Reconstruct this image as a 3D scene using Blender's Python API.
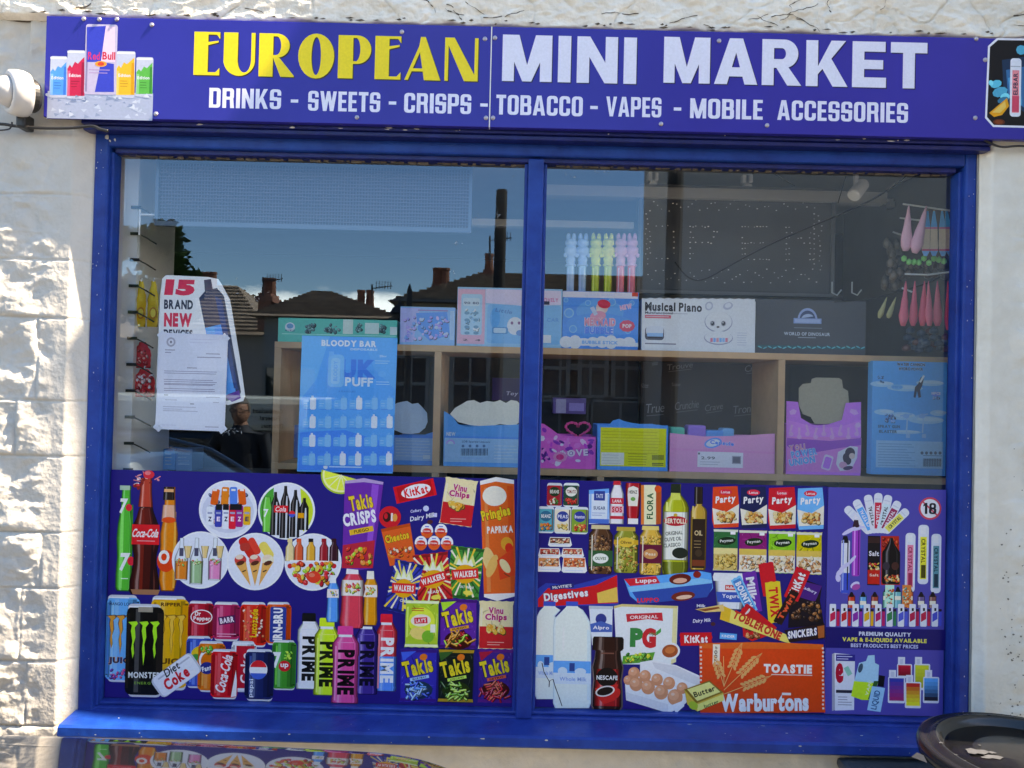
import bpy, bmesh, math, random
from mathutils import Vector, Matrix, noise
from mathutils.geometry import delaunay_2d_cdt
for o in list(bpy.data.objects): bpy.data.objects.remove(o)
scene = bpy.context.scene
col = scene.collection
R = math.radians
PI = math.pi
# ---------------------------------------------------------------- camera
F = 769.0
CAM = Vector((0.0, -2.307, 1.70))
ROLL, PITCH = R(1.35), R(0.8)
fw = Vector((0, math.cos(PITCH), math.sin(PITCH)))
rt0 = Vector((1, 0, 0)); up0 = rt0.cross(fw)
rt = rt0*math.cos(ROLL) + up0*math.sin(ROLL)
up = up0*math.cos(ROLL) - rt0*math.sin(ROLL)
cd = bpy.data.cameras.new('camera'); cam = bpy.data.objects.new('camera', cd); col.objects.link(cam)
m = Matrix((rt, up, -fw)).transposed().to_4x4(); m.translation = CAM
cam.matrix_world = m
cd.sensor_width = 36; cd.lens = F/1024*36; cd.clip_start = 0.02; cd.clip_end = 2000
scene.camera = cam
# ---------------------------------------------------------------- light
SUN = Vector((0.60, -0.085, 0.79)).normalized()
world = bpy.data.worlds.new('World'); scene.world = world; world.use_nodes = True
nt = world.node_tree; nt.nodes.clear()
def N(nt, t, **kw):
    n = nt.nodes.new(t)
    for k, v in kw.items():
        if hasattr(n, k) and k not in ('inputs',): setattr(n, k, v)
    return n
wo = N(nt, 'ShaderNodeOutputWorld'); bg = N(nt, 'ShaderNodeBackground')
sky = N(nt, 'ShaderNodeTexSky'); sky.sky_type = 'NISHITA'; sky.sun_disc = False
sky.sun_elevation = math.asin(SUN.z); sky.sun_rotation = math.atan2(SUN.x, SUN.y)
sky.air_density = 1.0; sky.dust_density = 0.2; sky.ozone_density = 4.0
tc = N(nt, 'ShaderNodeTexCoord'); mp = N(nt, 'ShaderNodeMapping'); mp.inputs['Scale'].default_value = (1, 1, 2.6)
nz = N(nt, 'ShaderNodeTexNoise'); nz.inputs['Scale'].default_value = 3.1; nz.inputs['Detail'].default_value = 9; nz.inputs['Roughness'].default_value = .58
nt.links.new(tc.outputs['Generated'], mp.inputs['Vector']); nt.links.new(mp.outputs['Vector'], nz.inputs['Vector'])
sp = N(nt, 'ShaderNodeSeparateXYZ'); nt.links.new(tc.outputs['Generated'], sp.inputs[0])
lo = N(nt, 'ShaderNodeMapRange'); lo.inputs['From Min'].default_value = .105; lo.inputs['From Max'].default_value = .155
lo.inputs['To Min'].default_value = .21; lo.inputs['To Max'].default_value = -.03
nt.links.new(sp.outputs['Z'], lo.inputs['Value'])
ad = N(nt, 'ShaderNodeMath'); ad.operation = 'ADD'; nt.links.new(nz.outputs['Fac'], ad.inputs[0]); nt.links.new(lo.outputs[0], ad.inputs[1])
cr = N(nt, 'ShaderNodeMapRange'); cr.inputs['From Min'].default_value = .61; cr.inputs['From Max'].default_value = .72
nt.links.new(ad.outputs[0], cr.inputs['Value'])
mx = N(nt, 'ShaderNodeMix'); mx.data_type = 'RGBA'; nt.links.new(cr.outputs[0], mx.inputs['Factor'])
hs = N(nt, 'ShaderNodeHueSaturation'); hs.inputs['Saturation'].default_value = 1.22; hs.inputs['Value'].default_value = .92; nt.links.new(sky.outputs[0], hs.inputs['Color']); nt.links.new(hs.outputs[0], mx.inputs[6]); mx.inputs[7].default_value = (17, 17.3, 17.8, 1)
nt.links.new(mx.outputs[2], bg.inputs['Color']); bg.inputs['Strength'].default_value = 0.12
nt.links.new(bg.outputs[0], wo.inputs[0])
sl = bpy.data.lights.new('sun', 'SUN'); sl.energy = 3.9; sl.angle = R(.5); sl.color = (1, .97, .93)
so = bpy.data.objects.new('sun', sl); col.objects.link(so); so.rotation_euler = SUN.to_track_quat('Z', 'Y').to_euler(); so.location = (3, -3, 8)
vs = scene.view_settings; vs.view_transform = 'Standard'; vs.look = 'None'; vs.gamma = 1; vs.exposure = 2.42
vs.use_curve_mapping = False
vs.use_white_balance = True; vs.white_balance_temperature = 9800; vs.white_balance_tint = 14
KCUR = [0.76]     # shade level at this exposure: display colour -> albedo
# ---------------------------------------------------------------- projection helpers (place things on real planes)
def W(px, py, Y):
    d = rt*(px-512) - up*(py-384) + fw*F
    t = (Y-CAM.y)/d.y
    return CAM + d*t
def S(Y): return (Y-CAM.y)/F
def lin(c): return c/12.92 if c <= .04045 else ((c+.055)/1.055)**2.4
def hexc(h):
    if not isinstance(h, str): return h
    h = h.lstrip('#')
    if len(h) == 3: h = ''.join(c*2 for c in h)
    return tuple(lin(int(h[i:i+2], 16)/255) for i in (0, 2, 4))
# ---------------------------------------------------------------- materials
MC = {}
def pmat(name, c, rough=.6, metal=0., spec=.5, bump=0., bscale=40., var=0., vscale=6., coat=0., c2=None, emit=None, detail=4):
    if name in MC: return MC[name]
    m = bpy.data.materials.new(name); m.use_nodes = True; t = m.node_tree
    p = t.nodes['Principled BSDF']; p.inputs['Base Color'].default_value = (*c, 1)
    p.inputs['Roughness'].default_value = rough; p.inputs['Metallic'].default_value = metal
    p.inputs['Specular IOR Level'].default_value = spec
    if coat: p.inputs['Coat Weight'].default_value = coat; p.inputs['Coat Roughness'].default_value = .03
    if emit: p.inputs['Emission Color'].default_value = (*emit[0], 1); p.inputs['Emission Strength'].default_value = emit[1]
    if var or bump:
        co = t.nodes.new('ShaderNodeTexCoord')
        if var:
            n = t.nodes.new('ShaderNodeTexNoise'); n.inputs['Scale'].default_value = vscale; n.inputs['Detail'].default_value = detail
            n.inputs['Roughness'].default_value = .65
            t.links.new(co.outputs['Object'], n.inputs['Vector'])
            r = t.nodes.new('ShaderNodeMapRange'); r.inputs['From Min'].default_value = .3; r.inputs['From Max'].default_value = .7
            t.links.new(n.outputs['Fac'], r.inputs['Value'])
            x = t.nodes.new('ShaderNodeMix'); x.data_type = 'RGBA'; t.links.new(r.outputs[0], x.inputs['Factor'])
            b = c2 or tuple(min(1, v*(1+var)) for v in c); a = c if c2 else tuple(v*(1-var) for v in c)
            x.inputs[6].default_value = (*a, 1); x.inputs[7].default_value = (*b, 1)
            t.links.new(x.outputs[2], p.inputs['Base Color'])
        if bump:
            n2 = t.nodes.new('ShaderNodeTexNoise'); n2.inputs['Scale'].default_value = bscale; n2.inputs['Detail'].default_value = 6
            t.links.new(co.outputs['Object'], n2.inputs['Vector'])
            bp = t.nodes.new('ShaderNodeBump'); bp.inputs['Strength'].default_value = bump; bp.inputs['Distance'].default_value = .01
            t.links.new(n2.outputs['Fac'], bp.inputs['Height']); t.links.new(bp.outputs[0], p.inputs['Normal'])
    MC[name] = m; return m
def ink(h, rough=.32):                      # printed vinyl / card colour given as it looks in the picture
    c = [(v**1.10)/KCUR[0] for v in hexc(h)]; q_ = max(1, max(c)/.85); c = tuple(max(.004, v/q_) for v in c)
    return pmat('print_%s_%d_%d' % (str(h).lstrip('#'), rough*100, KCUR[0]*100), c, rough=rough, spec=.22, var=.06, vscale=140, detail=5)
def shade(h, f, w=0.):
    h = h.lstrip('#'); v = [int(h[i:i+2], 16) for i in (0, 2, 4)]
    return '%02x%02x%02x' % tuple(int(max(0, min(255, (x*f)*(1-w)+255*w)))//6*6 for x in v)
# ---------------------------------------------------------------- object helpers
def tag(o, label=None, cat=None, group=None, kind=None):
    if label: o['label'] = label
    if cat: o['category'] = cat
    if group: o['group'] = group
    if kind: o['kind'] = kind
    return o
def empty(name, loc, label, cat, group=None):
    o = bpy.data.objects.new(name, None); o.empty_display_size = .05; o.location = loc; col.objects.link(o)
    return tag(o, label, cat, group)
def wloc(p):
    v = Vector((0, 0, 0))
    while p is not None: v = v + Vector(p.location); p = p.parent
    return v
def mesh(name, V, Fc, mats, parent=None, mi=None, smooth=False, loc=None, label=None):
    off = wloc(parent) if parent else Vector((0, 0, 0))
    l = Vector(loc) if loc is not None else off
    me = bpy.data.meshes.new(name)
    me.from_pydata([tuple(Vector(v)-l) for v in V], [], Fc)
    if not isinstance(mats, (list, tuple)): mats = [mats]
    for m_ in mats: me.materials.append(m_)
    if mi: me.polygons.foreach_set('material_index', mi)
    if smooth: me.polygons.foreach_set('use_smooth', [True]*len(me.polygons))
    me.update()
    o = bpy.data.objects.new(name, me); col.objects.link(o); o.location = l-off
    if parent: o.parent = parent
    if label: o['label'] = label
    return o
class MB:
    """collects solids, world coordinates"""
    def __init__(s): s.V = []; s.F = []; s.m = []
    def add(s, V, Fc, m=0):
        b = len(s.V); s.V += [tuple(v) for v in V]; s.F += [tuple(b+i for i in f) for f in Fc]; s.m += [m]*len(Fc); return s
    def box(s, x0, x1, y0, y1, z0, z1, m=0, bev=0.):
        if x0 > x1: x0, x1 = x1, x0
        if y0 > y1: y0, y1 = y1, y0
        if z0 > z1: z0, z1 = z1, z0
        if bev <= 0:
            V = [(x, y, z) for x in (x0, x1) for y in (y0, y1) for z in (z0, z1)]
            return s.add(V, [(0,1,3,2),(4,6,7,5),(0,4,5,1),(2,3,7,6),(0,2,6,4),(1,5,7,3)], m)
        bm = bmesh.new(); bmesh.ops.create_cube(bm, size=1)
        for v in bm.verts: v.co = ((x0+x1)/2+v.co.x*(x1-x0), (y0+y1)/2+v.co.y*(y1-y0), (z0+z1)/2+v.co.z*(z1-z0))
        bmesh.ops.bevel(bm, geom=bm.edges[:], offset=min(bev, .45*min(x1-x0, y1-y0, z1-z0)), segments=2, affect='EDGES', profile=.5)
        bm.verts.index_update()
        s.add([v.co[:] for v in bm.verts], [[v.index for v in f.verts] for f in bm.faces], m); bm.free(); return s
    def tube(s, pts, r, n=8, m=0, caps=True):
        pts = [Vector(p) for p in pts]; rs = r if isinstance(r, (list, tuple)) else [r]*len(pts)
        V = []; Fc = []; ref = None
        for i, p in enumerate(pts):
            d = (pts[min(i+1, len(pts)-1)]-pts[max(i-1, 0)]).normalized()
            if ref is None: ref = Vector((0, 0, 1)) if abs(d.z) < .9 else Vector((1, 0, 0))
            a = (ref - d*ref.dot(d)).normalized(); b = d.cross(a); ref = a
            for k in range(n):
                t = 2*PI*k/n; V.append(p+(a*math.cos(t)+b*math.sin(t))*rs[i])
        for i in range(len(pts)-1):
            for k in range(n):
                k2 = (k+1) % n; Fc.append((i*n+k, i*n+k2, (i+1)*n+k2, (i+1)*n+k))
        if caps: Fc.append(tuple(range(n-1, -1, -1))); Fc.append(tuple(range((len(pts)-1)*n, len(pts)*n)))
        return s.add(V, Fc, m)
    def lathe(s, prof, c, n=32, m=0, axis='Z', mat3=None):
        V = []; Fc = []
        for (r, z) in prof:
            for k in range(n):
                t = 2*PI*k/n; p = Vector((r*math.cos(t), r*math.sin(t), z))
                if axis == 'Y': p = Vector((p.x, p.z, p.y))
                if axis == 'X': p = Vector((p.z, p.y, p.x))
                if mat3: p = mat3 @ p
                V.append(Vector(c)+p)
        for i in range(len(prof)-1):
            for k in range(n):
                k2 = (k+1) % n; Fc.append((i*n+k, i*n+k2, (i+1)*n+k2, (i+1)*n+k))
        if prof[0][0] > 1e-5: Fc.append(tuple(range(n-1, -1, -1)))
        if prof[-1][0] > 1e-5: Fc.append(tuple(range((len(prof)-1)*n, len(prof)*n)))
        return s.add(V, Fc, m)
    def prism(s, pts, y0, y1, m=0):     # pts (x,z), extruded along Y
        n = len(pts); V = [(x, y0, z) for x, z in pts]+[(x, y1, z) for x, z in pts]
        return s.add(V, [tuple(range(n)), tuple(range(2*n-1, n-1, -1))]+[(i, i+n, (i+1) % n+n, (i+1) % n) for i in range(n)], m)
    def build(s, name, mats, parent=None, smooth=False, label=None, loc=None, fix=True):
        o = mesh(name, s.V, s.F, mats, parent, s.m, smooth, loc, label)
        if fix:
            bm = bmesh.new(); bm.from_mesh(o.data); bmesh.ops.recalc_face_normals(bm, faces=bm.faces[:]); bm.to_mesh(o.data); bm.free()
        return o
def smooth_by_angle(o, a=35):
    bm = bmesh.new(); bm.from_mesh(o.data)
    bmesh.ops.remove_doubles(bm, verts=bm.verts[:], dist=1e-5)
    for f in bm.faces: f.smooth = True
    for e in bm.edges:
        if len(e.link_faces) == 2 and e.calc_face_angle(0) > R(a): e.smooth = False
    bm.to_mesh(o.data); bm.free(); return o
# ---------------------------------------------------------------- glyphs
GC = {}
_fc = bpy.data.curves.new('glyph', 'FONT'); _fo = bpy.data.objects.new('glyph', _fc); col.objects.link(_fo)
_fc.resolution_u = 3; _fc.fill_mode = 'FRONT'
def glyph(ch, bold):
    k = (ch, bold)
    if k in GC: return GC[k]
    _fc.body = ch; _fc.offset = bold
    bpy.context.view_layer.update()
    dg = bpy.context.evaluated_depsgraph_get(); e = _fo.evaluated_get(dg); me = e.to_mesh()
    V = [(v.co.x, v.co.y) for v in me.vertices]; Fc = [tuple(p.vertices) for p in me.polygons]; e.to_mesh_clear()
    if V:
        x0 = min(v[0] for v in V); w = max(v[0] for v in V)-x0; V = [(x-x0, y) for x, y in V]
    else: w = .25
    GC[k] = (V, Fc, w); return GC[k]
def word(s, bold=.02, gap=.07):
    V = []; Fc = []; x = 0
    for ch in s:
        if ch == ' ': x += .3; continue
        v, f, w = glyph(ch, bold); b = len(V); V += [(x+a, y) for a, y in v]; Fc += [tuple(b+i for i in q) for q in f]; x += w+gap
    return V, Fc
def inpoly(x, y, P):
    c = False; j = len(P)-1
    for i in range(len(P)):
        xi, yi = P[i]; xj, yj = P[j]
        if (yi > y) != (yj > y) and x < (xj-xi)*(y-yi)/(yj-yi)+xi: c = not c
        j = i
    return c
def union(solids, holes=()):
    vs_ = []; es = []
    for P in list(solids)+list(holes):
        b = len(vs_); n = len(P); vs_ += [Vector(p) for p in P]; es += [(b+i, b+(i+1) % n) for i in range(n)]
    r = delaunay_2d_cdt(vs_, es, [], 0, 1e-5)
    ov, of = r[0], r[2]; out = []
    for f in of:
        cx = sum(ov[i].x for i in f)/len(f); cy = sum(ov[i].y for i in f)/len(f)
        if any(inpoly(cx, cy, P) for P in solids) and not any(inpoly(cx, cy, P) for P in holes): out.append(tuple(f))
    return [(v.x, v.y) for v in ov], out
def rc(x0, y0, x1, y1): return [(x0, y0), (x1, y0), (x1, y1), (x0, y1)]
def el(cx, cy, rx, ry, a0=0, a1=360, n=28): return [(cx+rx*math.cos(R(a0+(a1-a0)*i/n)), cy+ry*math.sin(R(a0+(a1-a0)*i/n))) for i in range(n+(0 if a1-a0 == 360 else 1))]
HEAVY = {
 'M': ([rc(0,0,.25,1), rc(.8,0,1.05,1), [(.0,1),(.35,1),(.62,0),(.43,0)], [(1.05,1),(.7,1),(.43,0),(.62,0)]], [], 1.05),
 'I': ([rc(0,0,.27,1)], [], .27),
 'N': ([rc(0,0,.26,1), rc(.6,0,.86,1), [(0,1),(.27,1),(.86,0),(.59,0)]], [], .86),
 'A': ([[(0,0),(.34,1),(.64,1),(.98,0),(.69,0),(.49,.69),(.29,0)], rc(.24,.17,.74,.37)], [], .98),
 'R': ([rc(0,0,.27,1), rc(.1,.38,.5,1), el(.5,.69,.32,.31,-90,90), [(.28,.45),(.56,.45),(.9,0),(.58,0)]], [rc(.27,.57,.45,.81), el(.45,.69,.09,.12,-90,90)], .9),
 'K': ([rc(0,0,.27,1), [(.2,.3),(.57,1),(.9,1),(.2,.18)], [(.3,.5),(.52,.69),(.95,0),(.61,0)], [(.2,.3),(.57,1),(.9,1),(.5,.52),(.3,.3)]], [], .95),
 'E': ([rc(0,0,.27,1), rc(.1,.78,.75,1), rc(.1,.4,.7,.6), rc(.1,0,.77,.22)], [], .77),
 'T': ([rc(0,.77,.83,1), rc(.28,0,.55,1)], [], .83),
}
DECO = {
 'E': ([rc(0,0,.36,1), rc(.1,.94,.66,1), rc(.1,0,.66,.07), [(.3,.68),(.62,.76),(.62,.80),(.3,.76)], [(.58,.94),(.66,.94),(.66,.84)], [(.56,.07),(.66,.07),(.66,.17)]], [], .66),
 'U': ([rc(0,.3,.36,1), el(.40,.36,.40,.36,180,360), rc(.70,.34,.80,1)], [el(.53,.38,.17,.30,180,360)+[(.70,.4),(.36,.4)]], .80),
 'R': ([rc(0,0,.36,1), rc(.3,.93,.5,1), el(.44,.72,.34,.28,-90,90), [(.36,.44),(.52,.44),(.9,.03),(.9,0),(.56,0)], rc(.3,.44,.5,.5)], [el(.44,.72,.12,.215,-90,90)+[(.36,.935),(.36,.505)]], .9),
 'O': ([el(.46,.5,.46,.52)], [el(.46,.5,.12,.44)], .92),
 'P': ([rc(0,0,.38,1), rc(.3,.94,.5,1), el(.48,.67,.36,.33,-90,90), rc(.3,.34,.5,.4)], [el(.46,.67,.1,.26,-90,90)+[(.38,.93),(.38,.41)]], .84),
 'A': ([[(0,0),(.09,0),(.52,.95),(.46,1)], [(.40,1),(.52,1),(.92,0),(.50,0),(.36,.78)], rc(.14,.20,.6,.27)], [], .92),
 'N': ([rc(0,0,.09,1), rc(.76,0,.85,1), [(0,1),(.24,1),(.85,.0),(.5,0)]], [], .85),
}
def gword(s, G, gap):
    V = []; Fc = []; x = 0
    for ch in s:
        if ch == ' ': x += .34; continue
        so_, ho, w = G[ch]; v, f = union(so_, ho); b = len(V); V += [(x+a, y) for a, y in v]; Fc += [tuple(b+i for i in q) for q in f]; x += w+gap
    return V, Fc
def rR(x0, y0, x1, y1, r):
    P = []
    for cx, cy, a in ((x1-r, y1-r, 0), (x0+r, y1-r, 90), (x0+r, y0+r, 180), (x1-r, y0+r, 270)):
        for t in (0, 30, 60, 90): P.append((cx+r*math.cos(R(a+t)), cy+r*math.sin(R(a+t))))
    return P
COND = {
 'D': ([rc(0,0,.3,1), rR(0,0,.53,1,.15)], [rR(.18,.16,.35,.84,.04)], .53),
 'O': ([rR(0,0,.54,1,.17)], [rR(.185,.15,.355,.85,.07)], .54),
 'R': ([rc(0,0,.18,1), rc(.1,.42,.3,1), rR(.1,.42,.53,1,.14), [(.28,.5),(.50,.50),(.55,0),(.37,0),(.345,.42)]], [rR(.18,.57,.35,.85,.04)], .55),
 'P': ([rc(0,0,.18,1), rc(.1,.38,.3,1), rR(.1,.38,.53,1,.14)], [rR(.18,.53,.35,.85,.04)], .53),
 'B': ([rc(0,0,.3,1), rR(0,.46,.52,1,.13), rR(0,0,.54,.54,.13)], [rR(.18,.60,.34,.85,.03), rR(.18,.15,.36,.44,.03)], .54),
 'I': ([rc(0,0,.185,1)], [], .185),
 'N': ([rc(0,0,.17,1), rc(.38,0,.55,1), [(0,1),(.17,1),(.55,0),(.38,0)]], [], .55),
 'K': ([rc(0,0,.18,1), [(.1,.30),(.37,1),(.56,1),(.1,.06)], [(.2,.5),(.32,.66),(.58,0),(.39,0)]], [], .58),
 'S': ([rR(0,0,.52,1,.16)], [rR(.18,.60,.345,.86,.05), rc(.34,.58,.6,.68), rR(.18,.14,.345,.42,.05), rc(-.1,.33,.185,.43)], .52),
 'W': ([[(0,1),(.17,1),(.33,0),(.15,0)], [(.15,0),(.33,0),(.49,1),(.34,1)], [(.83,1),(.66,1),(.50,0),(.68,0)], [(.68,0),(.50,0),(.34,1),(.49,1)]], [], .83),
 'E': ([rc(0,0,.18,1), rc(.1,.84,.42,1), rc(.1,.43,.39,.58), rc(.1,0,.43,.16)], [], .43),
 'T': ([rc(0,.83,.48,1), rc(.15,0,.335,1)], [], .48),
 'C': ([rR(0,0,.53,1,.17)], [rR(.185,.15,.35,.85,.07), rc(.345,.38,.6,.64)], .53),
 'A': ([[(0,0),(.19,1),(.41,1),(.60,0),(.42,0),(.385,.2),(.215,.2),(.18,0)]], [[(.24,.36),(.36,.36),(.30,.78)]], .60),
 'V': ([[(0,1),(.18,1),(.29,.3),(.40,1),(.58,1),(.38,0),(.20,0)]], [], .58),
 'M': ([rc(0,0,.16,1), rc(.56,0,.72,1), [(0,1),(.2,1),(.44,0),(.28,0)], [(.72,1),(.52,1),(.28,0),(.44,0)]], [], .72),
 'L': ([rc(0,0,.18,1), rc(.1,0,.42,.17)], [], .42),
 '1': ([rc(.13,0,.34,1), [(0,.66),(0,.83),(.2,1),(.2,.80)]], [], .34),
 '8': ([rR(0,0,.62,.58,.2), rR(.03,.44,.59,1,.2)], [rR(.2,.15,.42,.42,.08), rR(.21,.60,.41,.84,.08)], .62),
}
# ---------------------------------------------------------------- flat printed artwork
STEP = 0.00004
class Sheet:                      # keeps track of how print layers stack on one surface
    def __init__(s, Y): s.Y = Y; s.b = []
    def layer(s, V):
        x0 = min(v[0] for v in V); x1 = max(v[0] for v in V); z0 = min(v[1] for v in V); z1 = max(v[1] for v in V)
        k = 1
        for (a0, a1, c0, c1, kk) in s.b:
            if a0 < x1 and x0 < a1 and c0 < z1 and z0 < c1 and kk >= k: k = kk+1
        s.b.append((x0, x1, z0, z1, k)); return s.Y-k*STEP
class Art:
    def __init__(s, sheet, name, parent, label=None, rough=.32): s.sh = sheet; s.n = name; s.p = parent; s.l = label; s.V = []; s.F = []; s.mi = []; s.ms = []; s.r = rough
    def raw(s, V, Fc, c):        # V in world (x,z)
        if not V: return s
        y = s.sh.layer(V); b = len(s.V); m_ = ink(c, s.r) if isinstance(c, str) else c
        if m_ not in s.ms: s.ms.append(m_)
        i = s.ms.index(m_); s.V += [(x, y, z) for x, z in V]; s.F += [tuple(b+k for k in f) for f in Fc]; s.mi += [i]*len(Fc); return s
    def poly(s, pts, c):
        V = []
        for p in pts: w = W(p[0], p[1], s.sh.Y); V.append((w.x, w.z))
        return s.raw(V, [tuple(range(len(V)))], c)
    def loc2(s, pts, cx, cy, rot=0):      # pts in px, y up, about a centre pixel, rot anticlockwise degrees
        w = W(cx, cy, s.sh.Y); k = S(s.sh.Y); c, q = math.cos(R(rot)), math.sin(R(rot))
        return [(w.x+k*(x*c-y*q), w.z+k*(x*q+y*c)) for x, y in pts]
    def shp(s, pts, cx, cy, c, rot=0): V = s.loc2(pts, cx, cy, rot); return s.raw(V, [tuple(range(len(V)))], c)
    def rect(s, cx, cy, w, h, c, rot=0): return s.shp([(-w/2, -h/2), (w/2, -h/2), (w/2, h/2), (-w/2, h/2)], cx, cy, c, rot)
    def box(s, x0, y0, x1, y1, c): return s.rect((x0+x1)/2, (y0+y1)/2, abs(x1-x0), abs(y1-y0), c)
    def rr(s, x0, y0, x1, y1, c, r=2, rot=0):
        w, h = abs(x1-x0)/2, abs(y1-y0)/2; r = min(r, w, h); P = []
        for (sx, sy, a) in ((1, 1, 0), (-1, 1, 90), (-1, -1, 180), (1, -1, 270)):
            for t in (0, 30, 60, 90): P.append((sx*(w-r)+r*math.cos(R(a+t)), sy*(h-r)+r*math.sin(R(a+t))))
        return s.shp(P, (x0+x1)/2, (y0+y1)/2, c, rot)
    def ell(s, cx, cy, rx, ry, c, rot=0, n=20): return s.shp(el(0, 0, rx, ry, n=n), cx, cy, c, rot)
    def txt(s, t, cx, cy, w, h, c, rot=0, bold=.02, shear=0, G=None, gap=None, arc=0, edge=None, ew=.045, taper=0):
        def go(bd, cc, grow=0):
            V, Fc = gword(t, G, gap if gap is not None else .1) if G else word(t, bd, gap if gap is not None else .07)
            if not V: return
            x0 = min(v[0] for v in V); x1 = max(v[0] for v in V); y0 = min(v[1] for v in V); y1 = max(v[1] for v in V)
            ww, hh = w+grow, h+grow
            P = [((x-x0)/(x1-x0)*ww-ww/2, (y-y0)/(y1-y0)*hh-hh/2) for x, y in V]
            P = [(x+y*shear, y*(1+taper*x/ww)+arc*(1-(2*x/ww)**2)) for x, y in P]
            s.raw(s.loc2(P, cx, cy, rot), Fc, cc)
        if edge: go(bold+ew, edge, ew*h*1.6)
        go(bold, c); return s
    def done(s):
        if not s.V: return None
        return mesh(s.n, s.V, s.F, s.ms, s.p, s.mi, label=s.l)
    # ---- printed product pictures
    def can(s, x0, y0, x1, y1, c, dark=None, light=None, top='b8bcc4'):
        w = x1-x0; r = w*.16
        s.rr(x0+w*.06, y0, x1-w*.06, y0+r*2, top, r*.7); s.rr(x0+w*.06, y1-r*2, x1-w*.06, y1, top, r*.7)
        s.rr(x0, y0+r*.55, x1, y1-r*.45, c, r)
        if w > 15:
            s.box(x0+w*.01, y0+r*1.5, x0+w*.07, y1-r*1.4, shade(c, .45)); s.box(x0+w*.07, y0+r*1.1, x0+w*.13, y1-r*1.0, shade(c, .7)); s.box(x0+w*.24, y0+r*.9, x0+w*.36, y1-r*.9, shade(c, 1.05, .26)); s.box(x0+w*.36, y0+r*.8, x0+w*.44, y1-r*.8, shade(c, 1.0, .06)); s.box(x1-w*.36, y0+r*.9, x1-w*.22, y1-r*.9, shade(c, .84)); s.box(x1-w*.22, y0+r*.9, x1-w*.10, y1-r*.9, shade(c, .64)); s.box(x1-w*.10, y0+r*1.3, x1-w*.02, y1-r*1.2, shade(c, .45))
            s.box(x0+w*.08, y0+r*.35, x1-w*.3, y0+r*.6, 'eceef2')
        if dark: s.box(x1-w*.17, y0+r*1.6, x1-w*.02, y1-r*1.6, dark); s.box(x0+w*.02, y0+r*1.6, x0+w*.09, y1-r*1.6, dark)
        if light: s.box(x0+w*.15, y0+r*1.5, x0+w*.22, y1-r*1.5, light)
        return s
    def bag(s, x0, y0, x1, y1, c, rot=0, seal=None, light=None):
        w, h = (x1-x0)/2, (y1-y0)/2; n = 9; P = []
        for i in range(n+1): P.append((-w+2*w*i/n, -h+(.6 if i % 2 else 0)))
        P += [(w*.94, -h*.8), (w*.97, 0), (w*.94, h*.8)]
        for i in range(n+1): P.append((w-2*w*i/n, h-(.6 if i % 2 else 0)))
        P += [(-w*.94, h*.8), (-w*.97, 0), (-w*.94, -h*.8)]
        cx, cy = (x0+x1)/2, (y0+y1)/2
        s.shp(P, cx, cy, c, rot)
        rq_ = random.Random(int(x0*3+y0))
        for i in range(12):
            e_ = rq_.choice((-1, 1)); xx = e_*w*rq_.uniform(.72, .9); yy = rq_.uniform(-h*.8, h*.8); ll = rq_.uniform(2, 6); tt = rq_.uniform(.3, .9)
            s.shp([(xx, yy), (xx-e_*tt, yy+ll*.5), (xx-e_*rq_.uniform(1, 4), yy+ll), (xx+e_*.2, yy+ll*.4)], cx, cy, shade(c, .7) if i % 2 else shade(c, 1.1, .25), rot)
        for i in range(20):
            xx = rq_.uniform(-w*.85, w*.85); yy = rq_.uniform(-h*.85, h*.85); a_ = rq_.uniform(0, 3.1); ll = rq_.uniform(2, 7); tt = rq_.uniform(.25, .7); ca, sa = math.cos(a_), math.sin(a_)
            if abs(xx)+ll*abs(ca) > w*.95 or abs(yy)+ll*abs(sa) > h*.95: continue
            s.shp([(xx-ca*ll, yy-sa*ll), (xx+sa*tt, yy-ca*tt), (xx+ca*ll, yy+sa*ll), (xx-sa*tt, yy+ca*tt)], cx, cy, shade(c, .78) if i % 2 else shade(c, 1.08, .12), rot)
        if seal:
            s.shp([(-w*.95, h*.86), (w*.95, h*.86), (w*.98, h*.97), (-w*.98, h*.97)], cx, cy, seal, rot)
            s.shp([(-w*.95, -h*.86), (w*.95, -h*.86), (w*.98, -h*.97), (-w*.98, -h*.97)], cx, cy, seal, rot)
        if light:
            s.shp([(-w*.9, h*.7), (-w*.78, h*.72), (-w*.8, -h*.5), (-w*.9, -h*.6)], cx, cy, light, rot)
            s.shp([(w*.86, h*.5), (w*.9, h*.4), (w*.86, -h*.6), (w*.8, -h*.4)], cx, cy, light, rot)
        return s
    def prof(s, cx, y0, y1, pr, c, rot=0):          # symmetric outline: pr = [(t from top 0..1, half width px)]
        h = y1-y0; L = [(-w, h/2-t*h) for t, w in pr]; Rr = [(w, h/2-t*h) for t, w in reversed(pr)]
        mw = max(w for t, w in pr)
        if mw < 3.2 or h < 12 or not isinstance(c, str): return s.shp(L+Rr, cx, (y0+y1)/2, c, rot)
        s.shp(L+Rr, cx, (y0+y1)/2, shade(c, .45), rot)
        def sh2(a, b, cc):
            s.shp([(-w*a, h/2-t*h*.985-h*.005) for t, w in pr]+[(w*b, h/2-t*h*.985-h*.005) for t, w in reversed(pr)], cx, (y0+y1)/2, cc, rot)
        sh2(.94, .90, shade(c, .68)); sh2(.84, .74, shade(c, .86)); sh2(.74, .52, c); sh2(.66, -.24, shade(c, 1.04, .14)); sh2(.58, -.40, shade(c, 1.04, .38)); sh2(-.58, .70, shade(c, 1.02, .12))
        return s
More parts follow.
